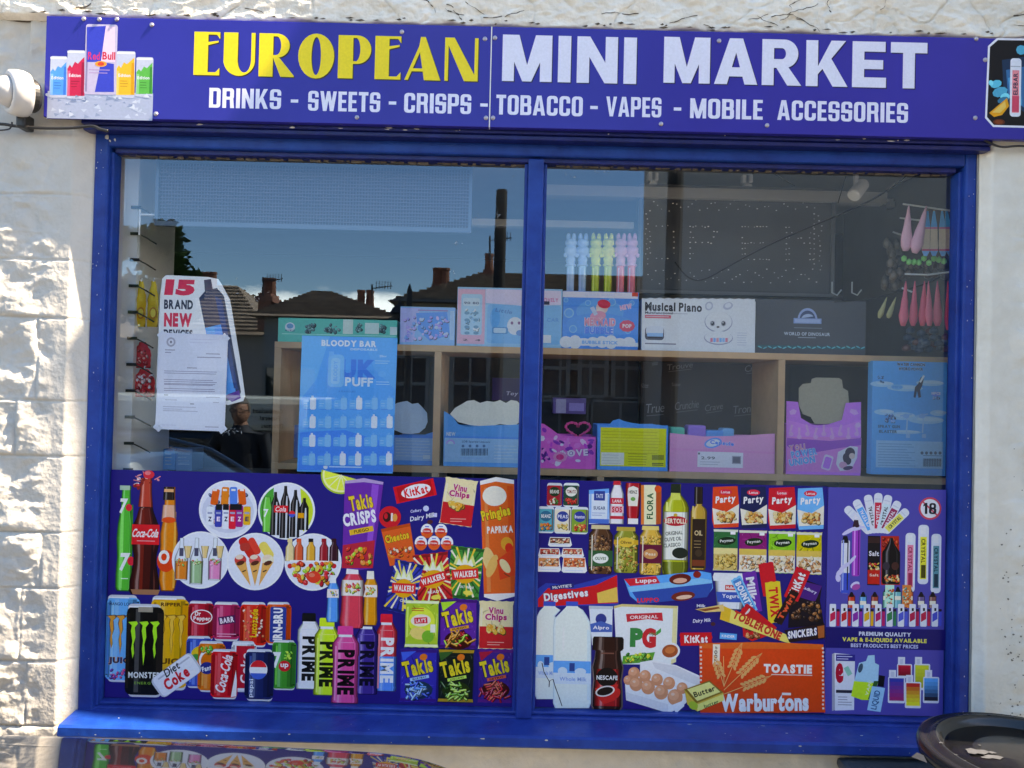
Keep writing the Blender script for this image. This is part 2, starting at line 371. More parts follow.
    def blobs(s, x0, y0, x1, y1, cols, n, r, seed=0):
        rd = random.Random(seed)
        n = int(n*2.2); r = r*.74; r = min(r, (x1-x0)/2.2, (y1-y0)/2.2)
        for i in range(n):
            x, y, a, b, t, c = rd.uniform(x0+r, x1-r), rd.uniform(y0+r, y1-r), r*rd.uniform(.6, 1.25), r*rd.uniform(.45, 1.0), rd.uniform(0, 180), cols[i % len(cols)]
            if i < n*.75 and r > .9: s.ell(x+.25*r, y+.3*r, a*1.08, b*1.12, shade(c, .45), t, 7)
            s.ell(x, y, a, b, c, t, 7)
            if r > 1.1: s.ell(x-.3*a, y-.3*b, a*.38, b*.34, shade(c, 1.05, .35), t, 6)
        return s
    def lines(s, x0, y0, x1, n, dy, c, h=.5, seed=0, short=.35):
        rd = random.Random(seed)
        for i in range(n):
            xe = x1-(x1-x0)*rd.uniform(0, short); s.box(x0, y0+i*dy-h/2, xe, y0+i*dy+h/2, c)
        return s
# ================================================================ SETTING
m_wall = pmat('limewashed_stone', (.57, .555, .52), rough=.85, bump=.35, bscale=60, var=.06, vscale=9, c2=(.50, .48, .44), spec=.25)
m_wallr = pmat('cream_limewash', (.82, .80, .73), rough=.85, bump=.35, bscale=50, var=.06, vscale=7, c2=(.70, .66, .57), spec=.25)
m_wall_grey = pmat('weathered_limewash', (.74, .71, .64), rough=.88, bump=.4, bscale=45, var=.06, vscale=5, c2=(.58, .54, .46), spec=.2)
m_crack = pmat('crack_dirt', (.10, .075, .05), rough=.95, var=.4, vscale=30)
m_blue = pmat('blue_gloss_paint', (.001, .028, .20), rough=.36, bump=.3, bscale=24, var=.16, vscale=11, c2=(.001, .058, .33), spec=.28)
m_blue_shade = pmat('shaded_blue_gloss_paint', (.003, .012, .13), rough=.4, bump=.25, bscale=40, var=.3, vscale=20, spec=.45)  # darker copy of the blue paint: shade under the sign put into the colour
m_chip = pmat('bare_paint_chip', (.55, .54, .50), rough=.8, var=.2, vscale=60)
m_pave = pmat('paving', (.23, .22, .20), rough=.9, bump=.4, bscale=70, var=.2, vscale=12)
m_road = pmat('asphalt', (.05, .05, .052), rough=.9, bump=.5, bscale=150, var=.25, vscale=30)
m_kerb = pmat('kerb_stone', (.30, .29, .27), rough=.85, bump=.3, bscale=60, var=.15)
m_line = pmat('road_line', (.62, .5, .08), rough=.7, var=.15, vscale=20)

def st(o, name=None): o['kind'] = 'structure'; return o
g = MB(); g.add([(-400, -400, -.13), (400, -400, -.13), (400, 400, -.13), (-400, 400, -.13)], [(0, 1, 2, 3)]); st(g.build('ground', pmat('far_ground', (.12, .12, .10), rough=.95, var=.3, vscale=.1)))
g = MB(); g.add([(-60, -7.6, -.12), (60, -7.6, -.12), (60, -.66, -.12), (-60, -.66, -.12)], [(0, 1, 2, 3)]); st(g.build('road', m_road))
g = MB()
for i in range(-20, 20): g.box(i*.6+.004, i*.6+.596, -.55, .05, -.12, -.003+.002*(i % 3), 0, .004)
g.box(-60, -12.1, -.55, .05, -.12, 0); g.box(12.1, 60, -.55, .05, -.12, 0)
st(g.build('pavement', m_pave))
g = MB()
for i in range(-30, 30): g.box(i*.9+.004, i*.9+.896, -.66, -.554, -.14, 0, 0, .012)
st(g.build('kerb', m_kerb))
g = MB(); g.box(-60, 60, -9.0, -7.6, -.14, 0, 0); st(g.build('opposite_pavement', m_pave))
g = MB()
for y in (-.78, -.92): g.add([(-40, y-.035, -.116), (40, y-.035, -.116), (40, y+.035, -.116), (-40, y+.035, -.116)], [(0, 1, 2, 3)])
st(g.build('road_marking', m_line))

# ================================================================ SHOP BUILDING
shop = empty('shop_building', (0, 0, 0), 'whitewashed rough stone shop building holding the blue framed display window', 'building')
nv = noise.noise; fr = lambda x, z, y=0., o=5: noise.fractal(Vector((x, z, y)), 1.0, 2.0, o)
ROWS = [-.2, .0, .16, .33, .52, .715, .90, 1.11, 1.27, 1.49, 1.65, 1.89, 2.06, 2.25, 2.45, 2.62, 2.78, 2.98, 3.2, 3.5, 3.8, 4.1, 4.4]
def ridg(x, z, y, o=4):
    s_ = 0; w = .55; f_ = 1
    for k in range(o): s_ += w*(1-abs(nv(Vector((x*f_, z*f_, y+k*3.7))))*2.2); w *= .5; f_ *= 2.1
    return s_
def stone_h(x, z, edge, amp):
    """relief of rough-hewn painted stone in thin-jointed courses, metres towards the street"""
    i = 0
    zz = z+.006*nv(Vector((x*3, z*2, 4)))
    while i < len(ROWS)-2 and ROWS[i+1] < zz: i += 1
    z0, z1 = ROWS[i], ROWS[i+1]
    off = nv(Vector((i*7.3, 1.7, 0)))*.5; bw = .46+.12*nv(Vector((i*3.1, 9, 0)))
    u = ((x+off)/bw) % 1.0
    dj = max(0, min(zz-z0, z1-zz, u*bw, (1-u)*bw))
    b = int((x+off)//bw); sd = b*5.3+i*3.1
    face = min(1, dj/.016)**.5
    wx = x+.02*nv(Vector((x*7, z*7, sd))); wz = z+.02*nv(Vector((x*7, z*7, sd+9)))
    big = fr(wx*6+sd, wz*7, sd, 3)
    # broken facets: planes tilted by cell
    c1 = noise.voronoi(Vector((wx*9, wz*13, sd)), distance_metric='DISTANCE')[0]; facet = (c1[1]-c1[0])
    r_ = ridg(wx*7+sd, wz*10, sd, 4)
    tilt = (zz-(z0+z1)/2)/(z1-z0)*nv(Vector((sd, 2, 0)))
    h = .006+face*(amp*(.55*max(-.5, big)+.30*facet+.34*max(0, r_-.45)+.25*tilt)) + fr(x*45, z*52, 2, 3)*.0012
    if dj < .0035: h -= .0022
    if edge is not None: h = h*edge + .006*(1-edge)
    return h
def sheetwall(x0, x1, z0, z1, nx, nz, y, fn, mb, mi=0):
    V = []; Fc = []
    for j in range(nz+1):
        for i in range(nx+1):
            x = x0+(x1-x0)*i/nx; z = z0+(z1-z0)*j/nz; V.append((x, y-fn(x, z), z))
    for j in range(nz):
        for i in range(nx):
            a = j*(nx+1)+i; Fc.append((a, a+1, a+nx+2, a+nx+1))
    mb.add(V, Fc, mi)
YW = -.075
sst = lambda a, b, t: (lambda u: u*u*(3-2*u))(max(0, min(1, (t-a)/(b-a))))
m_ig = 0
def hl(x, z):          # left of the window: rough stones, a smoother dressed margin, smooth render beside the sign
    e = 1-sst(-1.37, -1.315, x)
    sm = max(sst(2.40, 2.44, z)*(1-sst(2.62, 2.64, z)), .7*sst(2.31, 2.42, z)*(1-sst(2.62, 2.64, z)))
    amp = .029
    h = stone_h(x, z, max(.14, e), amp)
    h = h*(1-sm)+(.004+fr(x*6, z*6)*.002)*sm
    jt = 0
    for zr in ROWS: jt = max(jt, 1-min(1, abs(z-zr)/.004))
    h -= .003*jt*(1-sm)
    return h - .034*max(0, min(1, (x+1.292)/.042))
def hr(x, z):
    e = sst(1.41, 1.50, x); h = stone_h(x+7, z+.06, max(.12, e), .018)*.9
    return h - .025*(1-sst(1.36, 1.385, x))
wl = MB()
sheetwall(-1.80, -1.246, .0, 2.775, 150, 760, YW, hl, wl)
sheetwall(-6.0, -1.80, .0, 2.775, 130, 90, YW, lambda x, z: stone_h(x, z, None, .034), wl)
o = wl.build('wall', m_wall, shop, smooth=True, label='rough hewn whitewashed stone wall left of the window', fix=False)
wr = MB()
sheetwall(1.358, 1.90, .0, 2.775, 110, 560, YW, hr, wr)
sheetwall(1.90, 6.0, .0, 2.775, 120, 90, YW, lambda x, z: stone_h(x+7, z+.06, None, .014), wr)
wr.build('wall', m_wallr, shop, smooth=True, label='flatter flaking whitewashed wall right of the window', fix=False)
wb = MB()
sheetwall(-1.25, 1.358, .0, .712, 420, 120, YW+.005, lambda x, z: .004+fr(x*4, z*5, 0, 5)*.004+.003*max(0, nv(Vector((x*20, z*26, 0)))), wb)
wb.build('wall', m_wall_grey, shop, smooth=True, label='cream rendered wall under the window sill', fix=False)
# returns between wall face and frame
for a_, b_, dy in ((-1.270, -1.2465, .040), (1.3565, 1.375, .026)): rv = MB(); rv.box(a_, b_, YW+dy, .045, .0, 2.775); rv.build('window_reveal', m_wall, shop)
# stone band over the sign
def hb(x, z):
    t = (z-2.775)/.5
    h = .018+fr(x*3, z*6, 5, 3)*.006+(ridg(x*10, z*22, 3, 4)-.4)*.008+fr(x*40, z*60, 1, 3)*.0022*(.4+max(0, -nv(Vector((x*1.3+.6, 0, 8)))*2+.6))
    # deep irregular cracks
    for (f_, o_, w_) in ((1.7, .0, .018), (2.9, 3.1, .012)):
        r_ = abs(nv(Vector((x*f_+o_, z*f_*2.2+.35*nv(Vector((x*9, z*9, 1))), o_))))
        h -= .006*max(0, 1-r_/w_)
    h -= .03*(1-sst(2.753, 2.762+.012*nv(Vector((x*7, 0, 2)))+.008*nv(Vector((x*23, 0, 2))), z))
    return h
bd = MB(); sheetwall(-1.9, 1.9, 2.7535, 3.1, 900, 114, YW-.02, hb, bd)
sheetwall(-6, -1.9, 2.765, 3.1, 60, 10, YW-.02, hb, bd); sheetwall(1.9, 6, 2.765, 3.1, 60, 10, YW-.02, hb, bd)
bd.box(-6, 6, YW-.010, .1, 2.7535, 2.760, 1)
bd.build('stone_band', [pmat('white_limewash', (.84, .81, .74), rough=.85, bump=.6, bscale=55, var=.06, vscale=10, c2=(.66, .61, .52), spec=.2), m_crack], shop, smooth=True, label='cracked cream stone band above the sign', fix=False)
uw = MB(); sheetwall(-6, 6, 3.1, 4.4, 500, 70, YW, lambda x, z: stone_h(x, z, None, .02), uw)
uw.box(-6.0, 6.0, .12, .3, 3.1, 4.4); uw.box(-6, -1.33, .08, .3, 0, 3.1); uw.box(-1.34, -1.270, .036, .044, 0, 3.1); uw.box(1.50, 6, .10, .3, 0, 3.1); uw.box(1.375, 1.55, .036, .044, 0, 3.1); uw.box(-1.33, 1.50, .10, .3, 2.56, 3.1)
uw.build('upper_wall', m_wall, shop, smooth=False, fix=False)
# mossy cracks, flakes and dirt along the band's lower edge and on the right wall
rd = random.Random(4); ck = MB()
def crack(pts, w, y):
    for i in range(len(pts)-1):
        (xa, za), (xb, zb) = pts[i], pts[i+1]; d = Vector((xb-xa, zb-za)); L = d.length
        if L < 1e-5: continue
        n_ = Vector((-d.y, d.x))/L*w*rd.uniform(.3, 1)*.5
        ck.add([(xa-n_.x, y, za-n_.y), (xb-n_.x*.6, y, zb-n_.y*.6), (xb+n_.x*.6, y, zb+n_.y*.6), (xa+n_.x, y, za+n_.y)], [(0, 1, 2, 3)])
def surf_y(x, z): return YW-.02-hb(x, z)-.0015
for k in range(26):
    x = rd.uniform(-.6, 1.55) if k > 5 else rd.uniform(-1.5, -.6); z = rd.uniform(2.768, 2.84); P = [(x, z)]
    a = rd.choice((0, .2, -.2, 1.3, 1.9))
    for i in range(rd.randint(4, 11)):
        a += rd.uniform(-.6, .6); P.append((P[-1][0]+math.cos(a)*.014, P[-1][1]+math.sin(a)*.007))
    for i in range(len(P)-1):
        (xa, za), (xb, zb) = P[i], P[i+1]; w = rd.uniform(.0008, .003 if k % 4 else .005)
        ya, yb = surf_y(xa, za), surf_y(xb, zb)
        ck.add([(xa, ya, za-w/2), (xb, yb, zb-w/2), (xb, yb, zb+w/2), (xa, ya, za+w/2)], [(0, 1, 2, 3)])
for k in range(70):     # dirt along the bottom edge
    x = rd.uniform(-1.5, 1.7); z = 2.762+rd.uniform(0, .010); w = rd.uniform(.004, .016); h = rd.uniform(.0015, .004)
    y = surf_y(x, z+.003)-.002
    ck.add([(x-w, y, z), (x, y, z-h), (x+w, y, z), (x+w*.3, y-.001, z+h)], [(0, 1, 2, 3)])
ck.build('crack', m_crack, shop, label='dark mossy cracks in the stone band', fix=False)['kind'] = 'stuff'
dt = MB()
for k in range(420):
    x = rd.uniform(1.42, 1.78); z = .66+abs(rd.gauss(0, .42)); 
    if z > 1.7: continue
    y = YW-hr(x, z)-.0012; r = rd.uniform(.0008, .0042)
    n_ = 6; a0 = rd.uniform(0, 6)
    dt.add([(x+r*rd.uniform(.5, 1.3)*math.cos(a0+2*PI*i/n_), y-.0003*(k % 7), z+r*.8*rd.uniform(.5, 1.3)*math.sin(a0+2*PI*i/n_)) for i in range(n_)], [tuple(range(n_))])
dt.build('dirt_patch', pmat('grime', (.20, .18, .15), rough=.95, var=.3, vscale=50), shop, label='dark speckled grime low on the right wall', fix=False)['kind'] = 'stuff'

# ---- window frame
X0, X1 = -1.2465, 1.3565; GL0, GM0, GM1, GL1 = -1.195, .029, .084, 1.31; ZB, ZT = .757, 2.393
YF = -.05
fm = MB()
fm.box(X0, X1, -.03, .012, .690, .702); fm.box(X0, GL0+.006-.016, YF, .012, .70, 2.452, 0, .006); fm.box(GL1+.012, X1, YF, .012, .70, 2.452, 0, .006)
fm.box(GL0-.018, GL0-.001, -.034, .012, ZB, ZT, 0, .004)     # inner step, left
fm.box(GL1+.001, GL1+.018, -.034, .012, ZB, ZT, 0, .004)
frame = fm.build('window_frame', m_blue, shop, fix=True)
o = MB(); o.box(X0+.036, X1-.034, YF+.001, .012, ZT+.012, 2.452, 0, .006); o.build('head_rail', m_blue, frame)
o = MB(); o.box(X0+.05, X1-.05, -.030, .012, ZT-.002, ZT+.014, 0, .003); o.build('glazing_bead', m_blue_shade, frame)
o = MB(); o.box(GM0+.004, GM1-.004, -.046, .012, ZB-.004, ZT+.006, 0, .004); o.box(GM0-.006, GM0+.005, -.024, .012, ZB, ZT-.003, 0, .003); o.box(GM1-.005, GM1+.006, -.024, .012, ZB, ZT-.003, 0, .003)
o.build('mullion', m_blue, frame)
o = MB(); o.box(X0+.003, X1-.003, -.040, .012, .7405, .7575, 0, .004); o.box(X0+.05, X1-.05, -.026, .012, .757, .768, 0, .004); o.build('bottom_rail', m_blue, frame)
s_ = MB()    # sill slopes to the front
xs0, xs1 = -1.25, 1.362
V = []
P = [(-.035, .7525), (-.132, .7435), (-.140, .738), (-.141, .716), (-.136, .7105), (-.07, .7115), (-.035, .7115)]
n = len(P); V = [(xs0, y, z) for y, z in P]+[(xs1, y, z) for y, z in P]
s_.add(V, [(i, (i+1) % n, (i+1) % n+n, i+n) for i in range(n)]+[tuple(range(n-1, -1, -1)), tuple(range(n, 2*n))])
so_ = s_.build('window_sill', m_blue, shop, label='blue painted wooden sill with chipped edges')
# fascia timber under the sign
o = MB(); o.box(-1.262, 1.372, -.098, .0, 2.4535, 2.75, 0, .003); o.box(-1.262, 1.372, -.088, -.04, 2.4515-.012, 2.453, 0, .003); o.build('fascia_timber', m_blue_shade, shop, label='blue painted timber behind the sign, its shade put into a darker colour')
# paint chips (worn bare spots with their own shape)
ch = MB()
def chip(x, y, z, r, pl, asp=1):
    n_ = 7; P_ = []
    for i in range(n_):
        a = 2*PI*i/n_; q = r*rd.uniform(.5, 1.2)
        if pl == 'f': P_.append((x+q*asp*math.cos(a), y, z+q*math.sin(a)))
        else: P_.append((x+q*asp*math.cos(a), y+q*math.sin(a), z+q*math.sin(a)*.093))
    ch.add(P_, [tuple(range(n_))])
for (px, py, r) in ((107, 137, .009), (115, 140, .006), (110, 141, .004)): w = W(px, py, YF-.001); chip(w.x, w.y, w.z, r, 'f', .8)
for k in range(16):
    x = rd.uniform(-1.2, 1.3); z = rd.uniform(.715, .738); chip(x, -.1418, z, rd.uniform(.0006, .0018), 'f', rd.uniform(1, 3))
for k in range(22):
    x = rd.uniform(-1.2, 1.3); y = rd.uniform(-.132, -.05); z = .7435+(y+.132)*.093+.0006; chip(x, y, z, rd.uniform(.0006, .002), 't', rd.uniform(1, 4))
for (x, q) in ((-.60, 3), (.12, 4), (.83, 3), (-.06, 5)):
    chip(x, -.1418, .736, .002, 'f', q)
for k in range(70):
    s2 = rd.random() < .5; x = rd.uniform(-1.246, -1.21) if s2 else rd.uniform(1.33, 1.35); chip(x, YF-.0006, rd.uniform(.8, 2.4), rd.uniform(.001, .003), 'f', .5)
for k in range(16): chip(rd.uniform(-1.1, 1.2), -.0985, rd.uniform(2.456, 2.462), rd.uniform(.001, .003), 'f', rd.uniform(1, 6))
ch.build('paint_chip', m_chip, shop, label='white spots where the blue paint has chipped', fix=False)['kind'] = 'stuff'
# old putty line along the glass head
pt = MB()
for k in range(90):
    x = -1.18+k*.0275+rd.uniform(-.008, .008)
    if GM0-.02 < x < GM1+.02: continue
    pt.box(x, x+rd.uniform(.008, .03), -.009, .0, ZT-.002-rd.uniform(.001, .006), ZT, 0)
pt.build('putty', pmat('old_putty', (.16, .14, .12), rough=.9, var=.3, vscale=40), frame, fix=True)['kind'] = 'stuff'

# ---- glass: reflects the street like dusty float glass
gm = bpy.data.materials.new('window_glass'); gm.use_nodes = True; t = gm.node_tree; t.nodes.clear()
out = N(t, 'ShaderNodeOutputMaterial'); mix = N(t, 'ShaderNodeMixShader'); tr = N(t, 'ShaderNodeBsdfTransparent'); gl = N(t, 'ShaderNodeBsdfGlossy')
tr.inputs[0].default_value = (.96, .98, .98, 1); gl.inputs['Roughness'].default_value = 0.0; gl.inputs['Color'].default_value = (.56, .78, 1, 1)
lw = N(t, 'ShaderNodeLayerWeight'); lw.inputs['Blend'].default_value = .5
pw = N(t, 'ShaderNodeMath'); pw.operation = 'POWER'; pw.inputs[1].default_value = 4.0; t.links.new(lw.outputs['Facing'], pw.inputs[0])
ml = N(t, 'ShaderNodeMath'); ml.operation = 'MULTIPLY_ADD'; ml.inputs[1].default_value = .8; ml.inputs[2].default_value = .12; ml.use_clamp = True
tcg = N(t, 'ShaderNodeTexCoord'); ng = N(t, 'ShaderNodeTexNoise'); ng.inputs['Scale'].default_value = 1.3; ng.inputs['Detail'].default_value = 2
bpn = N(t, 'ShaderNodeBump'); bpn.inputs['Strength'].default_value = .02; bpn.inputs['Distance'].default_value = .02
t.links.new(tcg.outputs['Object'], ng.inputs['Vector']); t.links.new(ng.outputs['Fac'], bpn.inputs['Height']); t.links.new(bpn.outputs[0], gl.inputs['Normal'])
t.links.new(pw.outputs[0], ml.inputs[0]); t.links.new(ml.outputs[0], mix.inputs[0]); t.links.new(tr.outputs[0], mix.inputs[1]); t.links.new(gl.outputs[0], mix.inputs[2]); t.links.new(mix.outputs[0], out.inputs[0])
for (a, b) in ((GL0-.002, GM0+.004), (GM1-.004, GL1+.002)):
    mesh('glass_pane', [(a, 0, ZB), (b, 0, ZB), (b, 0, ZT), (a, 0, ZT)], [(0, 1, 2, 3)], gm, frame)
# ---- shop interior shell
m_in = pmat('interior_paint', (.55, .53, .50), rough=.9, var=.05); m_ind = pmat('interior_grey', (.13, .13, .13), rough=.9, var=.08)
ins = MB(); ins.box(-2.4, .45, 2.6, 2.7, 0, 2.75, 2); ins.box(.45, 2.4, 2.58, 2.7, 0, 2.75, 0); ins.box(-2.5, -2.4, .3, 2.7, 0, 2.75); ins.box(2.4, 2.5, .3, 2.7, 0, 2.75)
ins.box(-2.5, 2.5, .05, 2.7, 2.56, 2.6, 0); ins.box(-2.5, 2.5, .05, 2.7, -.02, .02, 1)
ins.box(1.50, 1.55, .14, 1.2, 0, 2.56, 1)
ins.build('interior_wall', [m_in, m_ind, pmat('interior_painted_dim', (.02, .02, .022), rough=.8)], shop)  # left part of the back wall coloured near black to stand for the dim room
b_ = MB(); b_.box(-1.245, 1.355, .06, .62, .70, .73); b_.build('display_floor', m_ind, shop)
b_ = MB(); b_.box(.05, 1.36, .5, .56, 2.435, 2.475, 0, .004); b_.box(-.2, .42, .42, .46, 2.30, 2.325, 0, .003); b_.build('ceiling_batten', m_in, shop)

# ================================================================ STREET BEHIND (seen mirrored in the glass)
m_slate = pmat('roof_slate', (.24, .17, .12), rough=.85, bump=.5, bscale=8, var=.45, vscale=4)
m_rend = pmat('street_render', (.55, .48, .38), rough=.9, var=.12, vscale=1.2)
m_rend2 = pmat('street_render_cream', (.50, .46, .38), rough=.9, var=.1, vscale=1.2)
m_rend3 = pmat('grey_render', (.35, .33, .31), rough=.9, var=.1, vscale=1)
m_brick = pmat('chimney_brick', (.28, .12, .08), rough=.9, bump=.4, bscale=30, var=.35, vscale=12)
m_pot = pmat('clay_pot', (.22, .085, .05), rough=.8); m_dk = pmat('dark_metal', (.02, .02, .022), rough=.5); m_win = pmat('far_window', (.03, .035, .04), rough=.08)
m_wh = pmat('white_paint', (.75, .75, .73), rough=.5, var=.04)
def Rp(px, py, d): w = W(px, py, d); return Vector((w.x, -d, w.z))     # real place of a thing that the glass mirrors at a pixel
m_wf = pmat('far_frame', (.26, .25, .23), rough=.6)
def house(name, label, d, x0, x1, eave, ridge, rx0, rx1, depth, wallm, wins=(), chim=(), door=None, group=None):
    yf = -d; c = (x0+x1)/2
    h = empty(name, (c, yf-depth/2, 0), label, 'building', group)
    b = MB(); b.box(x0, x1, yf-depth, yf, -.13, eave); b.build('wall', wallm, h)
    r = MB(); ov = .25; ym = yf-depth/2
    r.add([(x0-ov, yf+ov, eave), (x1+ov, yf+ov, eave), (x1+ov, yf-depth-ov, eave), (x0-ov, yf-depth-ov, eave), (rx0, ym, ridge), (rx1, ym, ridge)],
          [(0, 1, 5, 4), (2, 3, 4, 5), (1, 2, 5), (3, 0, 4), (3, 2, 1, 0)])
    # courses of slates along the two long slopes
    for k in range(1, 14):
        t_ = k/14
        for sgn, ye in ((1, yf+ov), (-1, yf-depth-ov)):
            a_ = Vector((x0-ov, ye, eave)).lerp(Vector((rx0, ym, ridge)), t_); b_ = Vector((x1+ov, ye, eave)).lerp(Vector((rx1, ym, ridge)), t_)
            r.box(a_.x, b_.x, a_.y-.03, a_.y+.03, a_.z-.005, a_.z+.035)
    ro = r.build('roof', m_slate, h, fix=False)
    for (cx, w, zt, nn) in chim:
        k = MB(); k.box(cx-w/2, cx+w/2, ym-.3, ym+.3, eave, zt, 0); k.box(cx-w/2-.05, cx+w/2+.05, ym-.35, ym+.35, zt-.2, zt-.08, 0)
        for i in range(nn):
            xx = cx-w/2+w*(i+.5)/nn; k.lathe([(.10, zt), (.085, zt+.32), (.10, zt+.33), (.10, zt+.38)], (xx, ym, 0), 10, 1)
        k.build('chimney', [m_brick, m_pot], ro)
    for (wx, wz, ww, wh) in wins:
        f = MB(); f.box(wx-ww/2-.07, wx+ww/2+.07, yf, yf+.05, wz-wh/2-.07, wz-wh/2); f.box(wx-ww/2-.07, wx+ww/2+.07, yf, yf+.05, wz+wh/2, wz+wh/2+.07)
        f.box(wx-ww/2-.07, wx-ww/2, yf, yf+.048, wz-wh/2, wz+wh/2); f.box(wx+ww/2, wx+ww/2+.07, yf, yf+.048, wz-wh/2, wz+wh/2); f.box(wx-ww/2, wx+ww/2, yf, yf+.045, wz-.03, wz+.03); f.box(wx-.02, wx+.02, yf, yf+.043, wz-wh/2, wz+wh/2)
        fo = f.build('window', m_wf, h)
        p = MB(); p.box(wx-ww/2, wx+ww/2, yf, yf+.02, wz-wh/2, wz+wh/2); p.build('pane', m_win, fo)
    return h
q = lambda px, d: Rp(px, 395, d).x
zq = lambda px, py, d: Rp(px, py, d).z
# hipped slate house
d = 12
hp = house('slate_roofed_house', 'low dark house with hipped slate roof mirrored in the left pane', d, q(262, d), q(392, d), zq(330, 318, d), zq(318, 291, d+3.5), q(312, d+3.5), q(326, d+3.5), 7, m_rend3,
      wins=((q(290, d), 1.5, .9, 1.2), (q(350, d), 1.5, .9, 1.2)), chim=((q(363, d+3.5), .42, zq(363, 290, d+3.5)-.38, 2), (q(266, d+3.5), .3, zq(262, 278, d+3.5)-.38, 2)))
# cream house with two brick chimneys
d = 11
house('cream_rendered_house', 'cream rendered house with two brick chimneys mirrored beside the mullion', d, q(402, d), q(640, d), zq(470, 304, d), zq(500, 273, d+3), q(480, d+3), q(640, d+3), 6, m_rend,
      wins=[(q(x, d), zq(x, y, d), ww, hh) for (x, y, ww, hh) in ((411, 384, .5, .9), (560, 368, .6, .95), (590, 366, .7, 1.0), (470, 384, .55, .9), (625, 368, .6, 1.0), (560, 440, 1.0, 1.3), (620, 440, 1.0, 1.3), (475, 455, .9, 1.3))],
      chim=((q(438, d+3), .34, zq(438, 268, d+3)-.38, 2), (q(486, d+3), .24, zq(486, 254, d+3)-.38, 1)))
# far left slatted gable house and brick stack
d = 16
house('gabled_cottage', 'dark gabled cottage with a row of clay pots mirrored behind the papers', d, q(150, d), q(262, d), zq(220, 335, d), zq(205, 285, d+3), q(176, d+3), q(234, d+3), 6, m_rend3,
      wins=((q(215, d), 2.2, .9, 1.1),), chim=((q(205, d+3), .42, zq(205, 272, d+3)-.38, 3),))
# tall grey building on the right, its plain end wall fills the right pane
d = 9
house('tall_rendered_building', 'tall plain grey rendered building mirrored across the right pane', d, q(640, d+2.4), q(640, d)+11, 9.5, 11.5, q(640, d)+3, q(640, d)+8, 2.4, pmat('pale_grey_render', (.42, .38, .34), rough=.9, var=.08, vscale=1),
      wins=(), chim=())
house('end_terrace', 'grey rendered terrace end standing far left across the road', 12, -24, q(100, 12)-1.5, 2.8, 4.2, -22, q(60, 12)-1.5, 5, m_rend, wins=((-13, 1.5, .9, 1.2), (-16, 1.5, .9, 1.2)), chim=((-14, .8, 4.8, 3),))
# neighbour standing forward on the right: it keeps the sun off the right half of the shop
nb = empty('neighbouring_house', (5.0, 0, 0), 'neighbouring rendered house standing forward beyond the right end of the shop', 'building')
mb = MB(); mb.box(2.0, 8.0, -.53, .3, -.02, 6.1); mb.build('wall', m_wallr, nb)
mb = MB(); mb.add([(1.97, -.56, 6.1), (8, -.56, 6.1), (8, .3, 7.0), (1.97, .3, 7.0)], [(0, 1, 2, 3)]); mb.box(1.98, 8, -.55, .3, 6.04, 6.099); mb.build('roof', m_slate, nb)
mb = MB(); mb.box(3.2, 4.3, -.545, -.53, 1.0, 2.3); mb.build('window', m_wh, nb); mb = MB(); mb.box(3.27, 4.23, -.55, -.545, 1.07, 2.23); mb.build('pane', m_win, nb)
# tv aerials
def aerial(px, py0, py1, d, label):
    p0 = Rp(px, py1, d); p1 = Rp(px, py0, d); a = MB(); a.tube([p0, p1], .02, 6); z = p1.z
    a.tube([p1+Vector((-.02, 0, -.1)), p1+Vector((.46, 0, -.03))], .012, 5)
    for i in range(6): a.tube([p1+Vector((.10+.065*i, 0, -.10)), p1+Vector((.10+.065*i, 0, .08))], .008, 4)
    o = a.build('tv_aerial', m_dk, None, loc=p0); tag(o, label, 'aerial', 'aerials on the mirrored roofs')
aerial(263, 277, 300, 15.2, 'thin television aerial on the stack left of the hipped roof')
aerial(372, 284, 304, 15.2, 'thin television aerial on the right end of the hipped roof')
aerial(490, 236, 262, 13.8, 'tall television aerial beside the right hand brick chimney')
# poles
p = Rp(495, 395, 6.0); a = MB(); a.tube([(p.x, p.y, -.13), (p.x+.02, p.y, zq(495, 190, 6.0))], [.075, .06], 12)
tag(a.build('utility_pole', pmat('tarred_pole', (.035, .03, .026), rough=.85, bump=.3, bscale=50), None, smooth=False, loc=(p.x, p.y, -.13)), 'slim dark wooden pole mirrored left of the mullion', 'pole')
p = Rp(667, 395, 4.6); a = MB(); a.tube([(p.x, p.y, -.13), (p.x+.06, p.y, 5.6)], [.085, .065], 12); a.box(p.x-.08, p.x+.2, p.y-.04, p.y+.04, 5.1, 5.2)
tag(a.build('utility_pole', MC['tarred_pole'], None, loc=(p.x, p.y, -.13)), 'thick dark pole mirrored across the right pane', 'pole')
# street lamp
p = Rp(407, 395, 9.5); lp = empty('street_lamp', (p.x, p.y, -.13), 'old fashioned black lantern street lamp mirrored above the blue toy box', 'street lamp')
zt = zq(407, 284, 9.5); a = MB(); a.tube([(p.x, p.y, -.13), (p.x, p.y, .9), (p.x, p.y, zt-.1), (p.x, p.y, zt)], [.09, .06, .04, .01], 10); a.tube([(p.x, p.y, zt-.45), (p.x-.06, p.y, zt-.36), (p.x-.15, p.y, zt-.33)], .02, 6); a.build('post', m_dk, lp)
a = MB(); a.lathe([(.02, 0), (.06, .03), (.13, .25), (.15, .27), (.09, .37), (.03, .40), (.01, .48)], (p.x-.15, p.y, zt-.72), 8); a.build('lantern', m_dk, lp)
